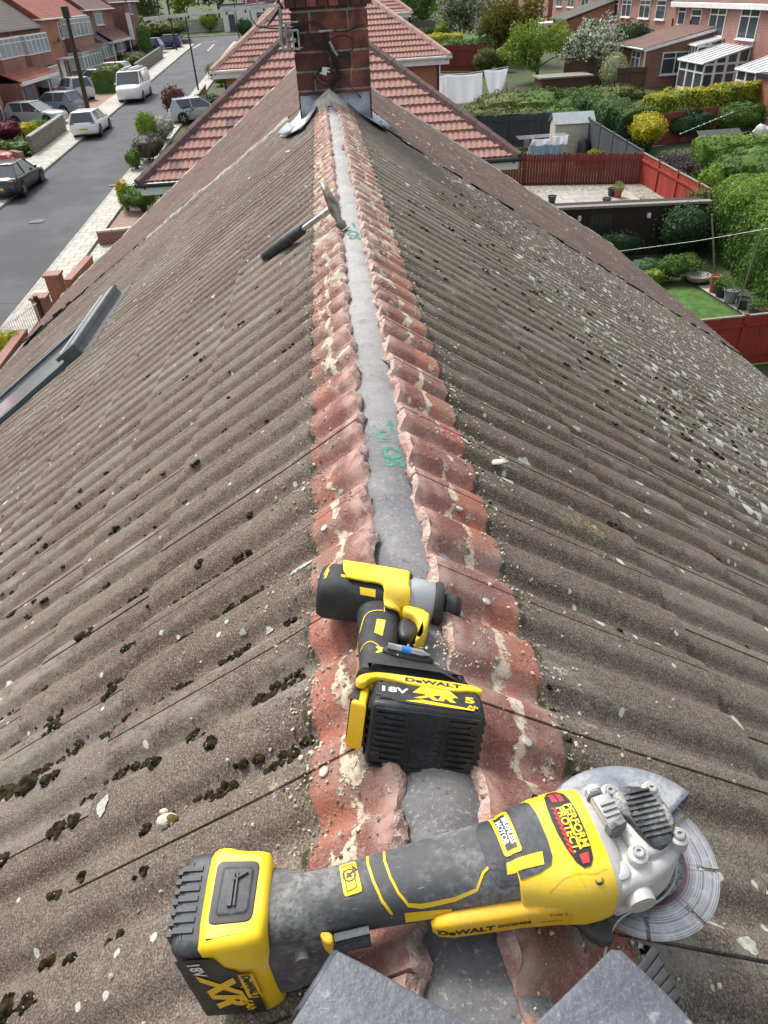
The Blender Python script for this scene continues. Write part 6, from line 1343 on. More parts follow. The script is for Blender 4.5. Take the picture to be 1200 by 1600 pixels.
def door(root, o, y, z, X, w_=.95, h_=2.05, mat=None, name='door'):
    mb = MB(); xr = X - o.x; mb.bb((xr, y - o.y, z - o.z), (xr + .06, y - o.y + w_, z - o.z + h_)); d = mb.build(name, mat or M_gbat, root, smooth=False); mb = MB(); mb.bb((xr + .061, y - o.y - .07, z - o.z), (xr + .09, y - o.y, z - o.z + h_ + .08)); mb.bb((xr + .061, y - o.y + w_, z - o.z), (xr + .09, y - o.y + w_ + .07, z - o.z + h_ + .08)); mb.build('frame', M_white, d, smooth=False)
    mb = MB(); mb.bb((xr + .06, y - o.y + .1, z - o.z + 1), (xr + .1, y - o.y + .16, z - o.z + 1.12)); mb.build('handle', M_screw, d, smooth=False)
M_gdoor = pm('dark_garage_door', (.05, .06, .075), (.07, .08, .095), 3, .5)
XF = -23.5
r, o = lhouse('brick_house', 'nearest house over the road, dark grey roof and two white bays', 60.5, 73.6, 7.95, M_brick, M_tG)
bay(r, o, 60.9, 66.6, 6.30, 7.55, XF, .75, M_brick, 4, None, M_glassL, False); bay(r, o, 67.0, 73.2, 6.22, 7.55, XF, .75, M_brick, 5, None, M_glassL, False)
porch(r, o, 60.6, 69.5, 4.95, 5.75, XF, 1.9, M_tR); bay(r, o, 69.7, 73.5, 3.75, 5.25, XF, .9, M_brick2, 4, None)
mb = MB(); mb.bb((.01, 0, -.3), (1.75, 3.1, 2.35)); mb.build('porch_wall', M_brick, r, smooth=False); mb = MB(); mb.bb((1.76, .5, -.2), (1.80, 2.7, 2.0)); mb.build('garage_door', M_gdoor, r, smooth=False)
door(r, o, 67.2, gz(67), XF, mat=M_black); mb = MB(); mb.tube([(1.8, 6.2, 0), (1.8, 6.2, 2.2)], .05, 8); mb.build('porch_post', M_white, r)
r, o = lhouse('brick_house', 'house over the road with orange roof tiles and a satellite dish', 73.9, 88.4, 8.45, M_brickO, M_tR, h0=False)
window(r, (0.0, 5.2, 8.2 - 1.35 - o.z), .75, 1.25, '+x', 1); bay(r, o, 80.2, 88.2, 6.85, 8.3, XF, .7, M_brick2, 5, None, M_glassL, False)
mb = MB(); mb.bb((.01, 6.0, 5.75 - o.z), (.62, 14.3, 6.75 - o.z)); mb.build('tile_hanging', M_tP, r, smooth=False); bay(r, o, 80.0, 88.2, 4.3, 5.7, XF, 1.1, M_brick2, 6, M_tP, M_glassL)
mb = MB(); mb.lathe([(-.02, .0), (.0, .12), (.05, .24), (.09, .30), (.10, .30), (.06, .23), (.015, .11)], (.38, 2.8, 6.75 - o.z), 'x', 20); mb.tube([(0, 2.8, 6.6 - o.z), (.38, 2.8, 6.75 - o.z)], .02, 6); mb.build('satellite_dish', M_gutter, r)
door(r, o, 76.6, gz(77), XF, 1.0, 2.1, M_white); mb = MB(); mb.bb((0, 2.2, 2.3), (.9, 4.4, 2.4)); mb.build('door_canopy', M_white, r, smooth=False); door(r, o, 78.4, gz(78), XF, .9, 2.0, M_fbr)
r, o = lhouse('brick_house', 'house over the road with brown roof tiles, white windows and a pillared porch', 88.6, 101.0, 8.85, M_brick, M_tB, h1=True, h0=False)
window(r, (0, 4.2, 7.45 - o.z), 3.2, 1.35, '+x', 3, glass=M_glassL); porch(r, o, 92.0, 101.5, 6.05, 7.0, XF, 1.5, M_tB); bay(r, o, 96.4, 101.0, 4.8, 6.2, XF, .7, M_brick2, 3, None); bay(r, o, 89.2, 95.0, 4.6, 6.0, XF, .9, M_brick2, 4, M_tG)
mb = MB()
for y in (3.6, 7.2, 12.3): mb2 = MB(); mb2.tube([(1.35, y, 0), (1.35, y, 2.1)], .07, 8); mb2.build('porch_post', M_white, r)
r, o = lhouse('brick_house', 'plain red brick house wall at the far end of the terrace over the road', 102.5, 109.0, 9.4, M_brick, M_tB, X=-22.2, h0=True, h1=True)
window(r, (0, 2, 3.8), 1.2, 1.3, '+x', 2); mb = MB(); mb.bb((.01, -.8, 1.4), (.4, -.3, 4.0)); mb.build('white_panel', M_white, r, smooth=False)
r, o = lhouse('brick_house', 'corner of a brick house with a white window at the left edge', 46, 58.6, 7.4, M_brick2, M_tB, X=-22.6); window(r, (0, 9.5, .7), 2.4, 1.5, '+x', 3); window(r, (0, 9.5, 3.4), 2.4, 1.3, '+x', 3)

# ------------------------------------------------------------------ houses behind the back gardens
XB = 27.5
def rhouse(name, label, y0, y1, ze, brick, roofm, X=XB, wins=(), **k):
    root = tag(empty(name, (X, y0, gz(y0))), label, 'house', 'brick houses behind the gardens'); o = Vector((X, y0, gz(y0)))
    mb = MB(); mb.bb((0, 0, -.4), (9, y1 - y0, ze - o.z - .05)); mb.build('wall', brick, root, smooth=False); hip_roof(root, 0, 9, 0, y1 - y0, ze - o.z, R(34), roofm, .3, k.get('h0', False), k.get('h1', False))
    for (wy0, wy1, z0, z1, li) in wins: window(root, (0, wy1 - o.y, z0 - o.z), wy1 - wy0, z1 - z0, '-x', li)
    return root, o
r1, o1 = rhouse('rear_house', 'brick house at the top right with a white conservatory against its back wall', 45.0, 64.2, 7.15, M_brick2, M_tB, wins=((62.0, 63.3, 5.7, 6.85, 1), (59.3, 61.0, 5.25, 6.75, 1), (55.6, 58.0, 5.25, 6.95, 2), (51.2, 53.6, 5.25, 6.95, 2), (47.0, 49.2, 5.25, 6.95, 2)))
mb = MB(); mb.tube([(-.06, 19.1, -.2), (-.06, 19.1, 4.2)], .05, 8); mb.tube([(-.06, 15.9, 1.6), (-.06, 15.9, 4.2)], .05, 8); mb.build('downpipe', M_gutter, r1); mb = MB(); mb.bb((-.36, 0, 4.95), (-.31, 19.2, 5.18)); mb.build('fascia', M_white, r1, smooth=False)
# lean-to brick extension
ex = tag(empty('brick_extension', (22.8, 56.8, gz(56.8))), 'brick lean-to extension with brown sloping roof between the blossom bush and conservatory', 'extension'); H0_, H1_ = 2.35, 3.3
mb = MB(); mb.add([(0, 0, -.4), (4.69, 0, -.4), (4.69, 5.6, -.4), (0, 5.6, -.4), (0, 0, H0_), (4.69, 0, H1_), (4.69, 5.6, H1_), (0, 5.6, H0_)], [(0, 1, 5, 4), (1, 2, 6, 5), (2, 3, 7, 6), (3, 0, 4, 7)]); mb.build('wall', M_brick, ex, smooth=False)
mb = MB(); mb.add([(-.25, -.2, H0_ - .02), (4.69, -.2, H1_ + .02), (4.69, 5.8, H1_ + .02), (-.25, 5.8, H0_ - .02), (-.25, -.2, H0_ + .08), (4.69, -.2, H1_ + .12), (4.69, 5.8, H1_ + .12), (-.25, 5.8, H0_ + .08)], [(0, 3, 2, 1), (4, 5, 6, 7), (0, 1, 5, 4), (1, 2, 6, 5), (2, 3, 7, 6), (3, 0, 4, 7)], 0, [(0, 0), (0, 4.8), (6, 4.8), (6, 0)] * 2); er = mb.build('roof', M_tB, ex, smooth=False)
mb = MB(); mb.add([(-.28, -.23, H0_ - .16), (4.69, -.23, H1_ - .13), (4.69, -.23, H1_ + .06), (-.28, -.23, H0_ + .04), (-.28, -.21, H0_ - .16), (4.69, -.21, H1_ - .13), (4.69, -.21, H1_ + .06), (-.28, -.21, H0_ + .04)], [(0, 1, 2, 3), (7, 6, 5, 4), (0, 4, 5, 1), (3, 2, 6, 7)]); mb.build('bargeboard', M_white, er, smooth=False)
mb = MB(); mb.tube([(-.30, -.1, H0_), (-.30, 5.7, H0_)], .06, 8); mb.build('gutter', M_white, er); mb = MB(); mb.tube([(-.1, -.08, -.2), (-.1, -.08, H0_)], .05, 8); mb.build('downpipe', M_white, ex)
window(ex, (1.2, 0, .75), 1.9, 1.35, '-y', 2); window(ex, (0, 2.6, .6), 1.7, 1.6, '-x', 2)
def conserv(name, label, x0, x1, y0, y1, h0, h1, nl=4, zb=None):
    z = gz(y0) if zb is None else zb; root = tag(empty(name, (x0, y0, z)), label, 'conservatory'); W_, D_ = x1 - x0, y1 - y0; t = .09
    f = MB(); f.bb((0, 0, -.2), (W_, .12, .45)); f.bb((0, .12, -.2), (.12, D_, .45)); f.build('base_wall', M_white, root, smooth=False)
    f = MB(); n_ = nl
    for i in range(n_ + 1): x = W_ * i / n_; top = h0 + (h1 - h0) * min(1, x / W_); f.bb((max(0, x - t), 0, .45), (min(W_, x + t), t, top))
    for i in range(4): y = D_ * i / 3; f.bb((0, max(t, y - t), .45), (t, min(D_, y + t), h0))
    f.bb((t, .003, h0 * .70), (W_, t - .003, h0 * .70 + t)); f.bb((.003, t, h0 * .72), (t - .003, D_, h0 * .72 + t)); f.bb((0, .001, h0 - t), (W_, t - .001, h0 + .03)); f.build('frame', M_white, root, smooth=False)
    g = MB(); g.bb((t * .5, .04, .46), (W_, .05, h0)); g.add([(0, .045, h0), (W_, .045, h0), (W_, .045, h1)], [(0, 1, 2)]); g.bb((.04, t, .46), (.05, D_, h0 - .02)); g.build('pane', M_glass, root, smooth=False)
    r_ = MB(); r_.add([(-.12, -.1, h0), (W_, -.1, h1), (W_, D_, h1), (-.12, D_, h0), (-.12, -.1, h0 + .06), (W_, -.1, h1 + .06), (W_, D_, h1 + .06), (-.12, D_, h0 + .06)], [(0, 3, 2, 1), (4, 5, 6, 7), (0, 1, 5, 4), (1, 2, 6, 5), (2, 3, 7, 6), (3, 0, 4, 7)])
    rr_ = r_.build('roof', M_poly, root, smooth=False); b = MB()
    for i in range(7): y = -.1 + (D_ + .1) * i / 6; b.loft([[Vector((-.13, y + a, h0 + .055 + c_)) for a, c_ in ((-.04, 0), (.04, 0), (.04, .06), (-.04, .06))], [Vector((W_, y + a, h1 + .055 + c_)) for a, c_ in ((-.04, 0), (.04, 0), (.04, .06), (-.04, .06))]])
    b.tube([(-.15, -.1, h0 + .03), (-.15, D_, h0 + .03)], .06, 6); b.build('glazing_bar', M_white, rr_, smooth=False); return root
M_poly = pm('polycarbonate', (.60, .63, .64), (.50, .53, .55), 3, .3)
conserv('conservatory', 'large white lean-to conservatory above the golden hedge', 24.6, 27.49, 51.4, 55.2, 1.95, 2.7)
conserv('conservatory', 'small white conservatory tucked behind the large one, beside the extension', 25.8, 27.49, 55.4, 56.7, 2.5, 2.8, 2)
conserv('conservatory', 'white glazed porch at the right edge beside the outbuilding', 25.4, 27.49, 45.2, 48.6, 2.1, 2.7, 3)
r2, o2 = rhouse('rear_house', 'brick rear house in the upper right with a row of four tall white windows', 64.8, 80.6, 7.6, M_brick2, M_tB, X=27.9, wins=((66.8, 68.7, 5.9, 7.2, 1), (70.0, 72.4, 5.9, 7.2, 2), (74.4, 76.7, 5.9, 7.2, 2), (77.6, 79.0, 5.9, 7.2, 1), (72.5, 74.2, 3.2, 4.9, 2)))
mb = MB(); mb.add([(0, 9.6, 2.3), (-1.6, 9.6, 1.85), (-1.6, 12, 1.85), (0, 12, 2.3), (0, 9.6, 2.4), (-1.6, 9.6, 1.95), (-1.6, 12, 1.95), (0, 12, 2.4)], [(0, 3, 2, 1), (4, 5, 6, 7), (0, 1, 5, 4), (1, 2, 6, 5), (2, 3, 7, 6)]); mb.build('red_canopy', pm('faded_red_canopy', (.38, .13, .12), (.3, .1, .1), 3, .6), r2, smooth=False)
mb = MB(); mb.bb((-1.8, 12.4, -.3), (-.001, 15.2, 2.6)); mb.build('white_lean_to', M_white, r2, smooth=False)
r3, o3 = rhouse('rear_house', 'brick rear house further left with white windows behind the orange extension', 82.0, 100.0, 8.0, M_brick2, M_tB, X=27.9, wins=((83.5, 85.2, 6.4, 7.6, 2), (86.5, 89, 6.4, 7.6, 2), (91.5, 94, 6.4, 7.6, 2), (96, 98.5, 6.4, 7.6, 2)))
ex2 = tag(empty('brick_extension', (23.4, 78.4, gz(78.4))), 'orange brick extension with dark roof, left of the white blossom bush', 'extension')
mb = MB(); mb.add([(0, 0, -.4), (4.4, 0, -.4), (4.4, 5, -.4), (0, 5, -.4), (0, 0, 2.5), (4.4, 0, 3.7), (4.4, 5, 3.7), (0, 5, 2.5)], [(0, 1, 5, 4), (1, 2, 6, 5), (2, 3, 7, 6), (3, 0, 4, 7)]); mb.build('wall', M_brickO, ex2, smooth=False)
mb = MB(); mb.add([(-.3, -.2, 2.5), (4.4, -.2, 3.75), (4.4, 5.2, 3.75), (-.3, 5.2, 2.5), (-.3, -.2, 2.62), (4.4, -.2, 3.87), (4.4, 5.2, 3.87), (-.3, 5.2, 2.62)], [(0, 3, 2, 1), (4, 5, 6, 7), (0, 1, 5, 4), (1, 2, 6, 5), (2, 3, 7, 6), (3, 0, 4, 7)]); mb.build('roof', M_tG, ex2, smooth=False); window(ex2, (1.2, 0, .8), 2.1, 1.4, '-y', 2, False, glass=M_glassL)
mb = MB(); mb.bb((-1.2, 5.3, 2.0), (4.4, 9, 2.2)); mb.build('white_roof', M_white, ex2, smooth=False)
for i, (y0, lb) in enumerate(((102, 'brick rear house just above the clump of lime green trees'), (120, 'distant brick house at the top edge, right of the pale blossom tree'), (138, 'farthest brick house glimpsed between the trees at the top'))):
    rhouse('rear_house', lb, y0, y0 + 15.5, gz(y0) + 5.2, (M_brick2, M_brickO, M_brick)[i], M_tB, X=27.9 - i * .2, wins=((y0 + 1.2, y0 + 3.2, gz(y0) + 3.3, gz(y0) + 4.6, 2), (y0 + 5, y0 + 7.4, gz(y0) + 3.3, gz(y0) + 4.6, 2), (y0 + 9, y0 + 11, gz(y0) + 3.3, gz(y0) + 4.6, 2), (y0 + 1.5, y0 + 3.5, gz(y0) + .8, gz(y0) + 2.2, 2)), h0=True, h1=True)
ob_ = tag(empty('outbuilding', (24.0, 39.0, gz(39))), 'flat roofed orange brick outbuilding at the right edge', 'outbuilding'); mb = MB(); mb.bb((0, 0, -.3), (4, 4.4, 2.5)); mb.build('wall', M_brickO, ob_, smooth=False); mb = MB(); mb.bb((-.15, -.15, 2.502), (4.1, 4.5, 2.68)); mb.build('flat_roof', M_gutter, ob_, smooth=False); window(ob_, (0, 2.2, .8), 1.6, 1.2, '-x', 2); window(ob_, (.9, 0, .9), 1.2, 1.1, '-y', 2)

# ------------------------------------------------------------------ cars
car('parked_car', 'white hatchback parked half on the far kerb, rear towards us', 'car', (-15.55, 53.9), 91, (.80, .80, .80), 4.3, 1.76, 1.44)
v_ = car('parked_van', 'white van with a loaded roof rack facing us, parked beyond the white hatchback', 'van', (-15.3, 67.3), -90, (.80, .80, .80), 5.0, 1.98, 1.98, 'van')
mb = MB(); vb = MB()
for k, y in enumerate((-.55, -.35, .1, .35, .6)): mb.tube([(-2.2, y, 2.12 + .02 * (k % 2)), (.5 + .2 * k, y, 2.13 + .03 * (k % 2))], .05 if k % 2 else .03, 6)
for x in (-1.9, -.8, .3): mb.bb((x, -.85, 2.0), (x + .05, .85, 2.06))
mb.build('roof_rack', M_white, v_)
car('parked_car', 'black saloon at the left edge, parked facing away on the far kerb', 'car', (-16.05, 39.9), 90, (.012, .014, .02), 4.6, 1.80, 1.42, 'saloon')
car('parked_car', 'silver hatchback side on in the drive behind the stone wall', 'car', (-20.5, 58.6), -16, (.34, .37, .39), 4.1, 1.75, 1.45)
car('parked_car', 'blue grey hatchback in the drive beside the silver hatchback', 'car', (-20.3, 62.4), 160, (.16, .21, .25), 4.3, 1.78, 1.5)
car('parked_car', 'silver off-roader with its rear to the street, in the drive by the utility pole', 'car', (-20.6, 69.3), 125, (.45, .45, .48), 4.4, 1.85, 1.62, 'suv')
car('parked_car', 'white hatchback side on in the drive just behind the van', 'car', (-20.1, 79.6), 172, (.78, .78, .78), 4.4, 1.78, 1.45)
car('parked_car', 'pale grey car mostly hidden by the green hedge on the far drive', 'car', (-20.6, 75.4), 175, (.50, .56, .55), 4.2, 1.75, 1.42)
car('parked_car', 'dark blue car on the farthest drive, beside the pillared porch', 'car', (-20.6, 101.5), 170, (.01, .025, .12), 4.3, 1.8, 1.5)
car('parked_car', 'small dark blue car half hidden behind the columnar conifer', 'car', (-18.9, 105.5), 178, (.015, .03, .13), 3.9, 1.7, 1.45)
car('parked_car', 'dark red car cut off by the left edge, on our side', 'car', (-11.75, 20.1), 90, (.18, .008, .018), 4.4, 1.8, 1.5, 'suv')
car('parked_car', 'silver car on a drive, mostly hidden by the red hipped roof', 'car', (-8.6, 55.8), 15, (.42, .44, .47), 4.2, 1.76, 1.45)
car('parked_car', 'red car nose at the far left edge above the black saloon', 'car', (-20.0, 45.2), 8, (.42, .02, .03), 4.0, 1.7, 1.45)

for i, (x, y, w_, lb) in enumerate(((-13.3, 34.0, .6, 'square iron cover in the near part of the road'), (-11.15, 39.5, .40, 'drain grating by our kerb'), (-15.45, 58.5, .40, 'drain grating by the far kerb beyond the white hatchback'))):
    mb = MB(); mb.bb((-w_ / 2, -w_ / 2, 0), (w_ / 2, w_ / 2, .012)); mb.bb((-w_ / 2 + .05, -w_ / 2 + .05, .012), (w_ / 2 - .05, w_ / 2 - .05, .016)); tag(mb.build('drain_cover', M_gutter, smooth=False, loc=(x, y, gz(y) + .021)), lb, 'drain cover', 'iron covers in the road')
# ------------------------------------------------------------------ street furniture and front gardens
p = g3(140, 182); t_ = onY(103, 20, p.y); up_ = pole('utility_pole', 'thick wooden utility pole behind the white hatchback', 'pole', p, t_.z - p.z, .17, .13, M_bark, (t_.x - p.x, 0)); mb = MB(); mb.bb((t_.x - p.x - .22, -.15, t_.z - p.z - .3), (t_.x - p.x + .22, .15, t_.z - p.z + .35)); mb.build('junction_box', M_black, up_, smooth=False)
p = g3(313, 158); t_ = onY(292, 40, p.y); pole('street_lamp', 'slim dark lamp post by the near kerb, left of the red roofs', 'lamp post', p, 6.0, .07, .045, M_black, ((t_.x - p.x) * 6.0 / (t_.z - p.z), 0))
p = g3(276, 80); pole('utility_pole', 'brown utility pole on the far pavement near the road end', 'pole', p, 6.5, .12, .08, M_bark)
p = g3(376, 75); pole('street_lamp', 'thin lamp post on our pavement in front of the white building', 'lamp post', p, 5.6, .06, .04, M_black)
M_stone = slab_mat('stone_walling', (.26, .24, .19), (.17, .155, .125), (.09, .085, .07), .35, .16); M_cope = pm('stone_coping', (.36, .34, .29), (.25, .24, .2), 3, .95)
wall('grey stone garden wall behind the white hatchback', (-17.7, 48.0), (-17.7, 55.0), 1.0, .25, M_stone, M_cope)
wall('short stone wall in front of the green hedge near the van', (-17.7, 71.5), (-17.7, 75.5), .9, .25, M_stone)
wall('long stone wall beyond the van on the far side of the road', (-17.8, 81), (-17.8, 95.5), 1.1, .25, M_stone)
wall('brick planter by the red car at the far left edge', (-18.6, 47.2), (-17.8, 46.4), .55, .3, M_brick, None)
wall('grey rendered wall across the end of the road', (-30, 126), (-8, 126), 1.6, .3, M_slab)
p, q = g2(157, 383), g2(206, 372); wall('low red brick wall beside the pink drive below the hipped house', (p[0], p[1]), (p[0] + 3.4, p[1] + .35), .5, .22, M_brick, M_slab)
p = g2(350, 160); wall('low brick wall beside the kerb right of the lamp post', (-9.6, 59.5), (-9.6, 67), .7, .25, M_brick, M_kerb)
for (x, y, h, lb) in ((-9.45, 22.4, .85, 'shorter brick gate pier by the railings at the left edge'), (-9.30, 23.6, 1.10, 'taller brick gate pier beside the shorter one')):
    mb = MB(); mb.bb((-.22, -.22, -.1), (.22, .22, h)); mb.bb((-.26, -.26, h + .002), (.26, .26, h + .07), 1); tag(mb.build('gate_pier', [M_brickO, M_brick2], smooth=False, loc=(x, y, gz(y))), lb, 'gate pier', 'brick gate piers')
wall('low brick front wall with a pale top beyond the gate piers', (-9.15, 24.3), (-9.0, 26.6), .62, .22, M_brickO, M_brick2)
wall('orange brick front wall by the yellow shrub at the left edge', (-9.5, 17.0), (-9.5, 20.6), .55, .22, M_brickO, M_brick2); wall('low orange brick wall between the railings and the eaves', (-9.2, 20.0), (-9.0, 22.0), .5, .2, M_brickO)
gt = tag(empty('railing_gate', (-9.8, 20.2, gz(20.2)), (0, 0, R(80))), 'white metal railings beside the red car', 'railing')
for i in range(16): mb = MB(); mb.tube([(i * .12, 0, .08), (i * .12, 0, .95)], .010, 6); mb.build('bar', M_white, gt)
for z in (.12, .88): mb = MB(); mb.tube([(-.05, 0, z), (1.9, 0, z)], .016, 6); mb.build('rail', M_white, gt)
mb = MB(); mb.bb((1.9, -.05, 0), (2.0, .05, 1.1)); mb.build('post', M_gutter, gt, smooth=False)
for i, (px, py, lb) in enumerate(((66, 158, 'black wheelie bin in front of the nearest bay window'), (78, 160, 'dark wheelie bin beside the silver off-roader'), (128, 118, 'dark bin under the bay of the orange roofed house'))):
    q = g3(px, py); b_ = tag(empty('wheelie_bin', q, (0, 0, .3)), lb, 'bin', 'wheelie bins'); mb = MB(); mb.loft([sring((0, 0, .05), .22, .26, 6, 16, 'xy'), sring((0, 0, .98), .29, .35, 6, 16, 'xy')]); mb.build('body', M_gutter, b_, ang=40); mb = MB(); mb.puff(rnd([(-.31, -.38), (.31, -.38), (.31, .38), (-.31, .38)], .06), .99, 1.06, .03); mb.build('lid', M_gutter, b_)
bush('shrub', 'dark maroon shrub at the left edge behind the stone wall', 'shrub', g3(14, 224), (1.3, 1.2, .75), LM, 1200, .16)
bush('shrub', 'golden yellow shrub in the garden behind the stone wall', 'shrub', g3(47, 218), (.85, .8, .55), LY, 1000, .13)
bush('shrub', 'olive shrub right of the golden one behind the stone wall', 'shrub', g3(64, 210), (.7, .7, .5), LYG, 800, .13)
bush('shrub', 'low green shrub at the corner of the stone wall', 'shrub', g3(35, 243), (1.1, .9, .45), LG, 900, .14); bush('shrub', 'low spreading green plants at the left edge below the maroon shrub', 'shrub', g3(6, 240), (.9, .8, .4), LO, 700, .14)
hedge('hedge', 'clipped green hedge by the utility pole and the van', (-18.6, 71.4), (-18.6, 75.8), 1.9, 1.7, LG, 70, .17, topmat=LO)
bush('columnar_conifer', 'dark columnar conifer on the far side of the road', 'conifer', g3(232, 92), (1.0, 1.0, 1.75), LG, 1500, .18); bush('shrub', 'low green shrub at the foot of the columnar conifer', 'shrub', g3(216, 98), (1.5, 1.4, .55), LO, 900, .2)
bush('shrub', 'grey green ball shrub behind the long stone wall', 'shrub', g3(213, 110), (1.2, 1.1, .75), LO, 900, .18); bush('shrub', 'orange flowered bush in front of the blue car', 'shrub', g3(206, 93), (1.6, 1.0, .4), [LG, leaf_mat('orange_flower', (.6, .2, .04), (.5, .15, .08))], 900, .18, blooms=.3)
bush('shrub', 'round clipped green bush at the end of the road', 'shrub', g3(329, 50), (1.6, 1.5, 1.5), LYG, 1400, .2)
bush('small_tree', 'dark red leaved shrub on our side left of the plum hip', 'shrub', g3(279, 188), (1.0, 1.0, 1.15), LB, 1300, .16); bush('shrub', 'dark green shrub beside the red leaved one', 'shrub', g3(298, 190), (1.3, 1.2, .75), LD, 1200, .16)
bush('shrub', 'low dark hedge below the slim lamp post', 'shrub', g3(322, 172), (1.6, 1.0, .55), LD, 900, .17)
bush('shrub', 'white blossom shrub beside the plum hip tiles', 'shrub', g3(256, 222), (.9, .9, .75), [LPw, LW], 1500, .13, blooms=.6); bush('shrub', 'tall light green shrub left of the white blossom', 'shrub', g3(236, 226), (.75, .75, 1.0), LYG, 1200, .13)
bush('shrub', 'dark grey green shrub at the corner of the red roof', 'shrub', g3(236, 256), (.95, 1.3, .85), [LGr, LD], 1500, .13, blooms=.5); bush('shrub', 'small round dark green bush by our pavement', 'shrub', g3(214, 268), (.5, .5, .6), LG, 800, .11)
bush('conifer', 'small golden cone shaped conifer below the red roof corner', 'conifer', g3(200, 330), (.38, .38, .72), LY, 1600, .09, clumps=4); bush('shrub', 'bright green spreading shrub by the white gutter of the red roof', 'shrub', g3(225, 330), (.95, .8, .62), LG, 2200, .10)
bush('shrub', 'yellow variegated shrub at the left edge by the orange wall', 'shrub', g3(22, 553), (.55, .45, .38), [LY, LYG], 2200, .06, blooms=.5)
bush('shrub', 'green shrub at the roadside near the second red roof', 'shrub', g3(338, 124), (1.0, 1.0, .7), LO, 900, .16); bush('shrub', 'bushy lime shrub beside the far brick planter', 'shrub', g3(346, 134), (.8, .8, .55), LYG, 700, .15); bush('shrub', 'dark shrub left of the white building', 'shrub', g3(384, 62), (1.2, 1.2, 1.3), LD, 900, .18)
# the end of the street
wb = tag(empty('white_building', (g3(388, 60).x, 124, gz(124))), 'low white rendered building at the end of the street', 'building'); mb = MB(); mb.bb((-4.2, 0, -.3), (4.6, 6, 3.1)); mb.build('wall', M_white, wb, smooth=False); mb = MB(); mb.bb((-4.4, -.2, 3.1), (4.8, 6.2, 3.25)); mb.build('flat_roof', M_tG, wb, smooth=False); mb = MB(); mb.bb((-3.4, -.05, 0), (-2.5, -.001, 2)); mb.build('door', M_gdoor, wb, smooth=False); window(wb, (.6, 0, 1), 1.6, 1.1, '-y', 2)
td = tag(empty('shed', (-27, 134, gz(134))), 'teal painted shed under the trees at the end of the road', 'shed'); mb = MB(); mb.bb((-2, 0, 0), (2.4, 3, 3.2)); mb.build('wall', pm('teal_paint', (.03, .16, .18), (.02, .12, .14), 3, .6), td, smooth=False); hip_roof(td, -2, 2.4, 0, 3, 3.2, R(20), M_tG, .2, False, False)
for i, (x, y, h, r_, m_, lb) in enumerate(((-31, 122, 6.5, (3.4, 3.2, 2.6), LYG, 'light green tree at the top left beside the brick gable'), (-25, 129, 7.5, (3.2, 3, 3), LO, 'olive tree behind the teal shed'), (-20.5, 131, 8, (3, 3, 3.2), LYG, 'birch like lime tree behind the road end, left of the round bush'), (-15.5, 138, 8, (4, 4, 3), LO, 'spreading olive tree above the road end'), (-9, 142, 6.5, (5.0, 4, 2.4), LP, 'purple pink blossom tree at the top above the aerial'), (-37, 108, 8, (4, 4, 3), LG, 'green tree behind the far terrace'), (-1, 146, 8, (5, 4, 3.4), LG, 'green tree hidden behind the chimney top'), (-44, 130, 9, (6, 5, 4), LD, 'dark tree mass at the top left corner'))):
    tree('tree', lb, (x, y, gz(y)), h, r_, m_, 2600, .42, .18, .62, group='trees at the end of the street')
bush('shrub', 'overgrown green hedge bank along the far pavement near the road end', 'shrub', Vector((-20.4, 113, gz(113))), (3.6, 5, 1.6), LO, 2600, .3); bush('shrub', 'brown green bank of bushes behind the rendered wall', 'shrub', Vector((-27, 124, gz(124))), (5, 3, 1.5), LG, 2200, .3)

# ------------------------------------------------------------------ back gardens
fence('weathered dark red fence across the patio garden', (5.4, 33.9), (13.3, 31.9), 1.55, M_fr, .12, group='red garden fences', cap=False, jag=.04, gap=.014)
fence('bright red fence running towards us from the garden corner', (13.3, 31.88), (13.62, 25.2), 1.55, M_fr2, .14, group='red garden fences', cap=2)
pa, pb = onY(1010, 522, 16.2), onY(1200, 512, 16.6); fence('red fence at the lower right with a pale top rail', (8.4, 16.0), (14.8, 16.3), 1.35, M_fr2, .16, group='red garden fences', cap=2)
fence('slate grey fence running back beside the yellow tipped hedge', (13.3, 31.96), (13.25, 41.0), 1.6, M_fgr, .14, group='slate grey fences')
fence('slate grey fence behind the cream shed', (6.4, 41.9), (13.2, 41.1), 1.6, M_fgr, .14, group='slate grey fences')
p, q = g2(700, 112, 0), g2(765, 100, 0); fence('dark red fence behind the hanging sheets', (g2(655, 112)[0], g2(655, 112)[1]), (g2(768, 112)[0], g2(768, 112)[1]), 1.9, M_fr, .15, group='red garden fences', cap=False)
fence('old brown fence under the dark conifers', g2(960, 152), g2(1004, 150), 1.7, M_fbr, .14, group='brown fences', cap=False); fence('brown fence below the golden hedge', (16.6, 39.6), (20.6, 40.6), 1.5, M_fr, .14, group='brown fences', cap=False)
fence('dark brown fence behind the white blossom bush', g2(880, 132), g2(955, 132), 1.7, M_fbr, .14, group='brown fences', cap=False); fence('grey board fence below the pale blossom tree', g2(640, 62), g2(680, 62), 1.8, M_post, .16, group='grey board fences', cap=False); fence('grey board fence at the top by the blossom tree', g2(745, 30), g2(778, 30), 1.8, M_post, .16, group='grey board fences', cap=False)
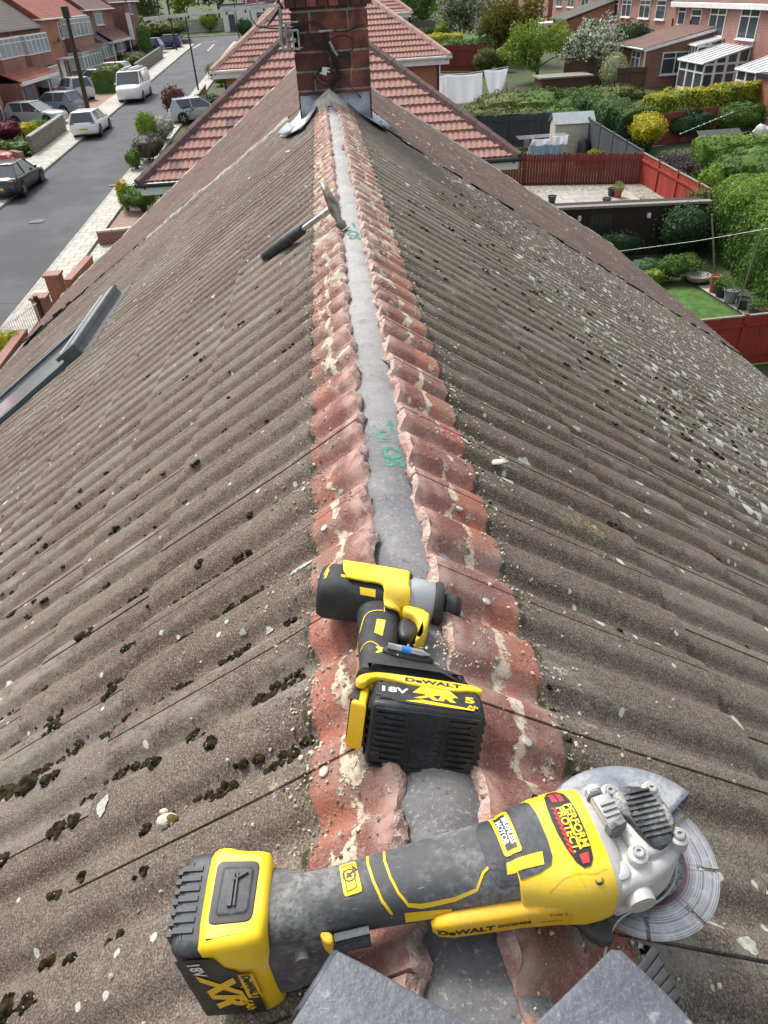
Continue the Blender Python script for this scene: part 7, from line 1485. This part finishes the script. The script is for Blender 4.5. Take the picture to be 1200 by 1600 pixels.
# dark flat-roofed store facing our garden
ds = tag(empty('garden_store', (6.4, 24.9, gz(24.9)), (0, 0, R(-6))), 'dark brown garden store with a black door below the patio', 'shed'); M_dark = wood_mat('dark_stained_wood', (.035, .020, .018), (.022, .014, .013), 1)
mb = MB(); mb.bb((0, 0, -.2), (6.3, .9, 1.62)); mb.build('wall', M_dark, ds, smooth=False); mb = MB(); mb.bb((-.05, -.06, 1.622), (6.4, .2, 1.70)); mb.build('white_edge', M_post, ds, smooth=False); mb = MB(); mb.bb((2.35, -.03, 0), (3.15, -.001, 1.42)); d = mb.build('door', M_black, ds, smooth=False)
mb = MB()
for i in range(5): mb.bb((2.42 + i * .15, -.045, .05), (2.48 + i * .15, -.031, 1.38))
mb.build('door_slats', M_gutter, d, smooth=False)
for x in (1.95, 4.3): mb = MB(); mb.bb((x, -.12, 1.25), (x + .1, -.001, 1.40)); mb.build('wall_lamp', M_white, ds, smooth=False)
def pot(label, q, r, h, mat, plant=None, ph=.3, group='garden pots', pr=None, sh=None):
    o = tag(empty('plant_pot', q), label, 'plant pot', group); mb = MB(); mb.lathe(sh or [(0, r * .72), (h * .85, r * .97), (h * .86, r * 1.06), (h, r * 1.08), (h, r * .92), (h * .9, r * .9)], (0, 0, 0), 'z', 20); mb.build('pot', mat, o, ang=40)
    if plant:
        vs, fs = [], []; R_ = pr or r * 1.3
        for _ in range(420): d = rv(); d.z = abs(d.z); quad(vs, fs, Vector((d.x * R_, d.y * R_, h + d.z * ph)) * rf.uniform(.85, 1.05), (d + rv() * .8).normalized(), .055)
        mb = MB(); mb.v, mb.f, mb.m = vs, fs, [0] * len(fs); mb.build('foliage', plant, o, smooth=False)
    return o
M_terra = pm('terracotta', (.36, .12, .06), (.28, .09, .05), 6, .85); M_pdark = pm('dark_glazed_pot', (.02, .025, .03), (.035, .04, .045), 6, .35); M_pgrey = pm('grey_pot', (.26, .28, .30), (.2, .22, .24), 4, .6)
def gq(px, py, dz=.05): p = GP(px, py, 0); return Vector((p.x, p.y, gz(p.y) + dz))
pot('tall terracotta chimney pot at the foot of the washing pole', gq(1113, 458), .15, .50, M_terra); pot('dark square looking pot second in the row by the tall hedge', gq(1125, 465), .20, .32, M_pdark, LG); pot('rounded pale grey pot in the middle of the row by the hedge', gq(1139, 474), .22, .38, M_pgrey, LG, .35)
pot('small black pot with a shallow saucer top, below the clothes prop', gq(1158, 484), .20, .30, M_pdark, None); pot('blue grey pot near the corner of the lawn', gq(1176, 500), .20, .34, pm('blue_grey_pot', (.06, .09, .13), (.05, .07, .1), 5, .4), LG); pot('terracotta pot at the right edge above the red fence', gq(1193, 505), .21, .40, M_terra, LG, .2)
pot('pale shallow stone bowl of green plants beyond the lawn', gq(1088, 442), .34, .22, pm('stone_bowl', (.34, .33, .3), (.24, .23, .21), 6, .9), LG, .45, sh=[(0, .20), (.10, .36), (.22, .42), (.22, .36), (.14, .2)])
for px, py, m_, pl, lb in ((862, 318, M_pdark, None, 'dark pot at the left of the patio by the red fence'), (955, 306, M_pdark, None, 'black pot at the back of the patio'), (965, 308, M_terra, LYG, 'terracotta pot with a pale plant at the back of the patio'), (947, 322, M_pdark, None, 'dark green pot at the front corner of the patio slabs')):
    p = GP(px, py, .45); pot(lb, Vector((p.x, p.y, gz(p.y) + .45)), .17, .30, m_, pl)
wall('little brick edging at the corner of the patio and gravel', (12.45, 27.6), (13.5, 27.4), .18, .15, M_brick, base=.43)
wall('small brown planter behind the patio pots', (12.40, 27.7), (12.35, 29.0), .18, .15, M_brick, base=.43)
b = gq(1118, 436, 0); tp = onY(1112, 335, b.y); pole('washing_line_pole', 'pale upright washing line pole beside the tall hedge', 'pole', b, tp.z - b.z, .030, .026, M_post, (tp.x - b.x, 0))
b2 = gq(1151, 486, 0); tp2 = onY(1193, 352, b2.y - .6); pr_ = tag(empty('clothes_prop', b2), 'leaning wooden clothes prop against the tall hedge', 'prop'); mb = MB(); mb.tube([(0, 0, 0), tp2 - b2], .020, 8); mb.build('shaft', M_post, pr_)
mb = MB(); L0, L1 = onY(965, 393, 22.5), onY(1230, 352, 19.0); mb.tube([Vector((0, 0, 0)), (L1 - L0) * .5 + Vector((0, 0, -.05)), L1 - L0], .006, 6); tag(mb.build('washing_line', M_white, loc=L0), 'thin white washing line crossing the dark shrubs', 'washing line')
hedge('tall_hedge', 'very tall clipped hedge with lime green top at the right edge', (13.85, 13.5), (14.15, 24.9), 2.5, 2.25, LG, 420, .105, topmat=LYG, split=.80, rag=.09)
bush('shrub', 'dark evergreen shrub in the shady corner beyond the washing line', 'shrub', Vector((11.9, 24.0, gz(24))), (1.2, .9, .95), LD, 2600, .12); bush('shrub', 'loose brown green shrub against the bright red fence', 'shrub', Vector((13.1, 25.6, gz(25.6))), (.9, .9, 1.0), LO, 1800, .10, bare=True)
bush('shrub', 'dark climber covering the right of the dark store', 'shrub', Vector((9.6, 24.0, gz(24))), (1.0, .35, .55), LD, 1400, .09)
tag(bush('bluebells', 'patch of bluebells at the edge of the lawn', 'flowers', gq(1003, 432), (.65, .45, .28), [LG, LBl], 1500, .07, blooms=.35, stem=False))
bush('shrub', 'bright green leafy perennial beyond the lawn', 'shrub', gq(1045, 440), (.55, .45, .42), LG, 1500, .10, stem=False); bush('shrub', 'low green plants beside the bluebells', 'shrub', gq(1018, 446), (.5, .4, .25), LYG, 900, .08, stem=False)
bush('shrub', 'small leafy plant left of the stone bowl', 'shrub', gq(1070, 432), (.45, .4, .38), LG, 900, .09, stem=False)
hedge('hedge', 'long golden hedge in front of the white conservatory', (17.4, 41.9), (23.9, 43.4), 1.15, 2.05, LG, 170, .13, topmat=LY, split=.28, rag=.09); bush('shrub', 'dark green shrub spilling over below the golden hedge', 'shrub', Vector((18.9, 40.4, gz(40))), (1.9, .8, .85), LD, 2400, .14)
bush('shrub', 'mid green shrub on the right below the golden hedge', 'shrub', Vector((22.3, 41.3, gz(41))), (1.9, .8, .8), LG, 2400, .14)
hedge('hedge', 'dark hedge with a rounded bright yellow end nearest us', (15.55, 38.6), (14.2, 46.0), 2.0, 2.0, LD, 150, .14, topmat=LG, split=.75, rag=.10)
bush('hedge_end', 'rounded bright yellow end of the dark hedge beside the slate fence', 'hedge', Vector((15.85, 38.0, gz(38.0) + .45)), (1.05, 1.3, .80), LY, 2800, .12, stem=False)
bush('shrub', 'bare grey twiggy bush by the red fence corner', 'shrub', Vector((15.0, 32.6, gz(32.6))), (1.3, 1.1, .75), LGr, 3400, .10, bare=True)
bush('conifer', 'large rounded green conifer beyond the tall hedge', 'conifer', Vector((17.7, 30.6, gz(30.6))), (2.2, 1.8, .95), LG, 4200, .13); bush('shrub', 'bright lime conifer at the left of the green mound', 'conifer', Vector((15.6, 30.0, gz(30))), (.55, .6, .75), LYG, 1400, .11)
hedge('hedge', 'lime green hedge curving behind the rounded conifer', (16.4, 33.4), (25, 33.0), 1.6, 1.55, LG, 150, .14, topmat=LYG, split=.6, rag=.12)
bush('shrub', 'green shrub at the right edge above the tall hedge', 'shrub', Vector((19.8, 27.0, gz(27))), (2.2, 1.8, .95), LYG, 3000, .13)
sd_ = tag(empty('shed', (18.2, 35.4, gz(35.4))), 'small shed with a slate blue felt roof beside the twiggy bush', 'shed'); mb = MB(); mb.bb((-.8, -.6, 0), (.9, .8, 1.15)); mb.build('wall', M_fbr, sd_, smooth=False); mb = MB(); mb.add([(-1, -.75, 1.15), (1.05, -.75, 1.15), (1.05, .1, 1.5), (-1, .1, 1.5), (1.05, .95, 1.15), (-1, .95, 1.15)], [(0, 1, 2, 3), (3, 2, 4, 5)]); mb.build('roof', M_fgr, sd_, smooth=False)
for i, (x, y) in enumerate(((21.6, 37.8), (22.9, 37.2))):
    mb = MB(); 
    if i == 0: blob(mb, (0, 0, .3), .3, I2, .25); blob(mb, (.3, .1, .25), .22, I2, .25)
    else: mb.lathe([(0, .1), (.3, .08), (.34, .5), (.42, .52), (.5, .2)], (0, 0, 0), 'z', 18)
    tag(mb.build('garden_ornament', M_white, loc=(x, y, gz(y) + .5)), ('white flowering plant low beside the lime hedge', 'white garden table at the foot of the outbuilding')[i], ('flowers', 'garden table')[i])
mb = MB(); a_, b_ = onY(1063, 209, 36.5), onY(1148, 174, 40); mb.tube([Vector(), b_ - a_], .010, 6)
for i in range(10): blob(mb, (b_ - a_) * (i / 9.5), .04, I1, .2)
tag(mb.build('rope_light', M_white, loc=a_), 'white beaded line slanting across the dark shrub', 'string')
# cream garden shed
cs = tag(empty('garden_shed', (11.55, 39.2, gz(39.2)), (0, 0, R(-4))), 'cream boarded garden shed with a pale grey roof', 'shed'); M_cream = pm('cream_board', (.62, .58, .48), (.52, .49, .40), 4, .7)
mb = MB()
for i in range(12): z = i * .125; mb.bb((0, -.012 * (1 if i % 2 else .4), z), (1.95, 1.2, z + .122))
mb.add([(0, 0, 1.5), (0, 1.2, 1.5), (0, .6, 1.86)], [(0, 1, 2)]); mb.add([(1.95, 0, 1.5), (1.95, 1.2, 1.5), (1.95, .6, 1.86)], [(0, 2, 1)]); mb.build('wall', M_cream, cs, smooth=False)
mb = MB(); mb.add([(-.08, -.1, 1.46), (2.03, -.1, 1.46), (2.03, .6, 1.90), (-.08, .6, 1.90), (2.03, 1.3, 1.46), (-.08, 1.3, 1.46)], [(0, 1, 2, 3), (3, 2, 4, 5)]); o = mb.build('roof', pm('pale_felt_roof', (.34, .38, .40), (.28, .32, .34), 3, .7), cs, smooth=False); s_ = o.modifiers.new('t', 'SOLIDIFY'); s_.thickness = .04
mb = MB(); mb.bb((.002, -.03, 0), (.05, -.013, 1.5)); mb.bb((1.9, -.03, 0), (1.948, -.013, 1.5)); mb.build('corner_trim', M_white, cs, smooth=False)
# clothes airer with washing
M_blue = pm('light_blue_towel', (.33, .50, .58), (.28, .44, .53), 5, .9, bs=30, bstr=.4, bd=.02); M_sheet = leaf_mat('white_sheet', (.86, .87, .90), (.84, .85, .88), None, .55)
ai = tag(empty('clothes_airer', (10.3, 36.6, gz(36.6))), 'clothes airer beside the cream shed', 'airer')
mb = MB()
for x in (-.9, 1.0): mb.tube([(x, -.3, 0), (x * .6, 0, 1.5)], .02, 6); mb.tube([(x, .4, 0), (x * .6, 0, 1.5)], .02, 6)
for y in (-.3, -.1, .1, .3): mb.tube([(-1.3, y, 1.5 + .05 * y), (1.1, y, 1.52)], .012, 6)
mb.build('frame', M_white, ai)
def cloth(label, p, w_, h_, mat, name='towel', cat='towel', group=None, curve=0.0, seed=1, rz=0, taper=0):
    r_ = random.Random(seed); ph = r_.random() * 6; N1, N2 = 22, 14; rows = []
    for j in range(N2 + 1):
        t = j / N2; row = []
        for i in range(N1 + 1):
            s = i / N1; x = w_ * (s - .5) * (1 - taper * t) + 0; sag = .04 * math.sin(math.pi * s) * h_; row.append(Vector((x, .05 * math.sin(s * 17 + ph) * (.3 + t) + .03 * math.sin(s * 7 + t * 3), -h_ * t * (1 - (curve * (2 * abs(s - .5)) ** 2.2)) - sag * (1 - t) + .015 * math.sin(s * 9 + ph) * t)))
        rows.append(row)
    mb = MB(); mb.loft(rows, 0, False, False); o = mb.build(name, mat, loc=p, ang=80); o.rotation_euler = (0, 0, rz); s_ = o.modifiers.new('t', 'SOLIDIFY'); s_.thickness = .012; return tag(o, label, cat, group)
y_ = 36.2; a = onY(812, 216, y_)
cloth('wide light blue towel hanging at the left of the airer', onY(843, 226, y_), .85, .80, M_blue, group='washing on the airer', seed=2); cloth('light blue towel hanging at the right of the airer', onY(869, 224, y_), .72, .82, M_blue, group='washing on the airer', seed=3)
cloth('white garment folded over the top left of the airer', onY(846, 217, y_ - .15), .85, .28, M_sheet, 'garment', 'garment', 'washing on the airer', seed=4); cloth('white and pale blue garment at the top right of the airer', onY(876, 212, y_ - .2), .75, .38, M_sheet, 'garment', 'garment', 'washing on the airer', seed=5)
cloth('small greyish pink garment at the far left of the airer', onY(823, 217, y_ - .1), .28, .36, pm('pink_grey_cloth', (.38, .3, .32), (.3, .24, .26), 5, .9), 'garment', 'garment', 'washing on the airer', seed=6)
Ys = 50.0; xa, xb = onY(668, 118, Ys), onY(795, 104, Ys); mb = MB(); mb.tube([Vector(), (xb - xa) * .5 - Vector((0, 0, .12)), xb - xa], .012, 6); tag(mb.build('washing_line', M_white, loc=xa), 'washing line carrying the white sheets', 'washing line')
pw = lambda x0, x1: (onY(x1, 115, Ys) - onY(x0, 115, Ys)).x
cloth('leftmost white sheet, partly hidden by the plum hip tiles', onY(682, 118, Ys - .1), pw(664, 699), 1.5, M_sheet, 'sheet', 'sheet', 'white sheets on the line', seed=7); cloth('wide white sheet in the middle of the line', onY(727, 115, Ys - .2), pw(700, 754), 1.62, M_sheet, 'sheet', 'sheet', 'white sheets on the line', seed=8)
cloth('rounded white sheet on the right with a U shaped bottom', onY(775, 108, Ys - .3), pw(756, 793), 1.55, M_sheet, 'sheet', 'sheet', 'white sheets on the line', curve=.95, seed=9)
conserv('conservatory', 'small white conservatory end showing above the left white sheet', onY(652, 112, 56).x, onY(688, 112, 56).x, 56, 58.5, 2.2, 2.45, 2)
b = GP(790, 170, 0); pole('garden_post', 'short pale post among the bushes below the sheets', 'post', Vector((b.x, b.y, gz(b.y))), 1.5, .05, .05, M_post)
for px, py, h, r3, m_, lb, nn in ((800, 138, 1.9, (2.6, 2.2, 1.0), LO, 'olive bush mass right of the rounded sheet', 3400), (850, 134, 2.1, (2.6, 2.2, 1.05), LG, 'bushy green shrub in the middle of the gardens', 3400), (893, 150, 1.9, (1.9, 2.0, .95), LG, 'green shrub left of the yellow tipped hedge', 2600), (765, 168, 1.4, (2.4, 1.8, .75), LO, 'low olive bush below the rounded sheet', 2400), (830, 168, 1.3, (2.4, 1.7, .7), LO, 'low green bush above the cream shed', 2400), (720, 178, 1.3, (2.4, 1.6, .7), LG, 'green bush below the wide white sheet', 2200), (960, 132, 1.3, (2.2, 1.8, .7), LO, 'low olive bush below the blossom bush', 1800)):
    q = g3(px, py, h); bush('shrub', lb, 'shrub', q, r3, m_, nn, .17)
tree('tree', 'rounded lime green tree left of the white blossom bush', g3(838, 128), 4.0, (2.9, 2.5, 1.7), LYG, 7000, .2, .14, .66, cl=34); tree('tree', 'golden olive tree behind the lime green tree', g3(800, 100), 5.4, (3.2, 3.0, 2.3), leaf_mat('leaf_gold_olive', (.12, .12, .015), (.20, .17, .02)), 6000, .24, .16, .6, cl=30)
tree('tree', 'grey green tree left of the golden olive tree', g3(772, 98), 4.6, (2.2, 2.2, 2.0), LO, 4500, .22, .14, .58, cl=24)
tree('blossom_tree', 'large bush covered in white blossom in front of the rear houses', g3(922, 128), 4.2, (2.7, 2.5, 1.8), [LG, LW], 8000, .2, .12, .56, blooms=.55, cl=34, cat='blossom bush')
bush('shrub', 'pale cream and yellow shrub below the white blossom', 'shrub', g3(955, 140), (1.1, 1.0, 1.2), [LPw, LY], 2400, .15, blooms=.35)
bush('conifer', 'very dark green conifer clump left of the brick extension', 'conifer', g3(975, 115), (1.9, 1.7, 1.9), LD, 2600, .2); bush('conifer', 'second dark conifer close against the extension', 'conifer', g3(995, 108), (1.3, 1.4, 1.6), LD, 1800, .2)
tree('blossom_tree', 'pale blossom tree at the top centre right', g3(718, 66), 5.6, (4.4, 3.6, 2.4), [LG, leaf_mat('dull_blossom', (.50, .47, .43), (.38, .35, .32))], 8000, .27, .16, .62, blooms=.5, cl=36, cat='blossom tree')
tree('tree', 'mid green tree just right of the chimney', g3(640, 62), 5.2, (4.2, 3.4, 2.3), LG, 6500, .27, .16, .6, cl=30); tree('blossom_tree', 'small pale blossom tree touching the chimney on the right', g3(602, 52), 4.6, (2.2, 2.2, 2.0), [LG, LPw], 3500, .25, .13, .6, blooms=.6, cat='blossom tree')
p, q = g2(640, 86), g2(722, 82); hedge('hedge', 'flat topped yellow green hedge behind the red fence', (p[0], p[1]), (q[0], q[1]), 1.8, 1.6, LYG, 60, .2, topmat=LY, split=.6)
bush('shrub', 'green shrub at the right end of the flat topped hedge', 'shrub', g3(712, 92), (2.0, 1.4, .9), LG, 1400, .2); bush('shrub', 'pinkish flowered shrub above the flat topped hedge', 'shrub', g3(665, 66), (2.0, 1.2, .8), [LG, leaf_mat('pink_flower', (.42, .2, .18), (.3, .16, .12))], 1400, .2, blooms=.5)
bush('shrub', 'small lime shrub beside the pinkish shrub', 'shrub', g3(634, 66), (1.0, 1.0, 1.1), LYG, 900, .2); bush('shrub', 'lime shrub under the blossom tree', 'shrub', g3(694, 66), (1.3, 1.1, 1.1), LYG, 1000, .2)
bush('shrub', 'yellow flowering shrub right of the dark red fence', 'shrub', g3(782, 112), (.9, .8, .9), [LG, LY], 1200, .16, blooms=.5); bush('shrub', 'olive shrub against the end of the dark red fence', 'shrub', g3(758, 116), (1.2, 1.0, 1.0), LO, 1400, .16)
bush('shrub', 'dark shrubs between the hedge and the golden tree', 'shrub', g3(748, 92), (1.8, 1.6, .9), LD, 1400, .2)
gs = tag(empty('shed', g3(930, 140) + Vector((0, 0, 0))), 'low shed with a flat grey roof among the bushes', 'shed'); mb = MB(); mb.bb((-1.9, -.4, 0), (1.6, 1.6, .9)); mb.build('wall', M_fbr, gs, smooth=False); mb = MB(); mb.bb((-2.1, -.6, .902), (1.8, 1.8, 1.0)); mb.build('roof', M_post, gs, smooth=False); gs.location.x -= 2.2
bush('shrub', 'small yellow flowered plant beside the cream shed', 'shrub', Vector((13.0, 37.0, gz(37))), (.45, .4, .38), [LYG, LY], 900, .09, blooms=.5); bush('shrub', 'dark red shrub in front of the slate fence', 'shrub', Vector((12.5, 36.4, gz(36.4))), (.8, .5, .35), LB, 900, .10)
cb_ = tag(empty('compost_bin', (12.95, 38.6, gz(38.6))), 'black compost bin beside the cream shed', 'compost bin'); mb = MB(); mb.lathe([(0, .36), (.7, .30), (.82, .22), (.86, .2)], (0, 0, 0), 'z', 18); mb.build('body', M_gutter, cb_)
for i, (x, y, h, lb) in enumerate(((14, 150, 8, 'tree on the far skyline right of the chimney'), (24, 160, 9, 'tall tree on the skyline above the golden tree'), (5, 165, 9, 'wide tree mass on the skyline above the chimney'), (18, 118, 6, 'garden tree at the top above the blossom tree'), (12, 128, 6.5, 'garden tree at the top just left of the blossom tree'), (22, 135, 7, 'garden tree at the top right of the blossom tree'))):
    tree('tree', lb, (x, y, gz(y)), h, (4.6, 4.2, 3), (LG, LO, LD, LYG, LO, LG)[i], 2600, .42, .2, .62, group='trees on the skyline')
tag(bush('ground_cover', 'rough green planting covering the ground of the back gardens', 'plants', Vector((12, 52, gz(52) - .5)), (9, 4, .55), LO, 5000, .2, stem=False), kind='stuff')
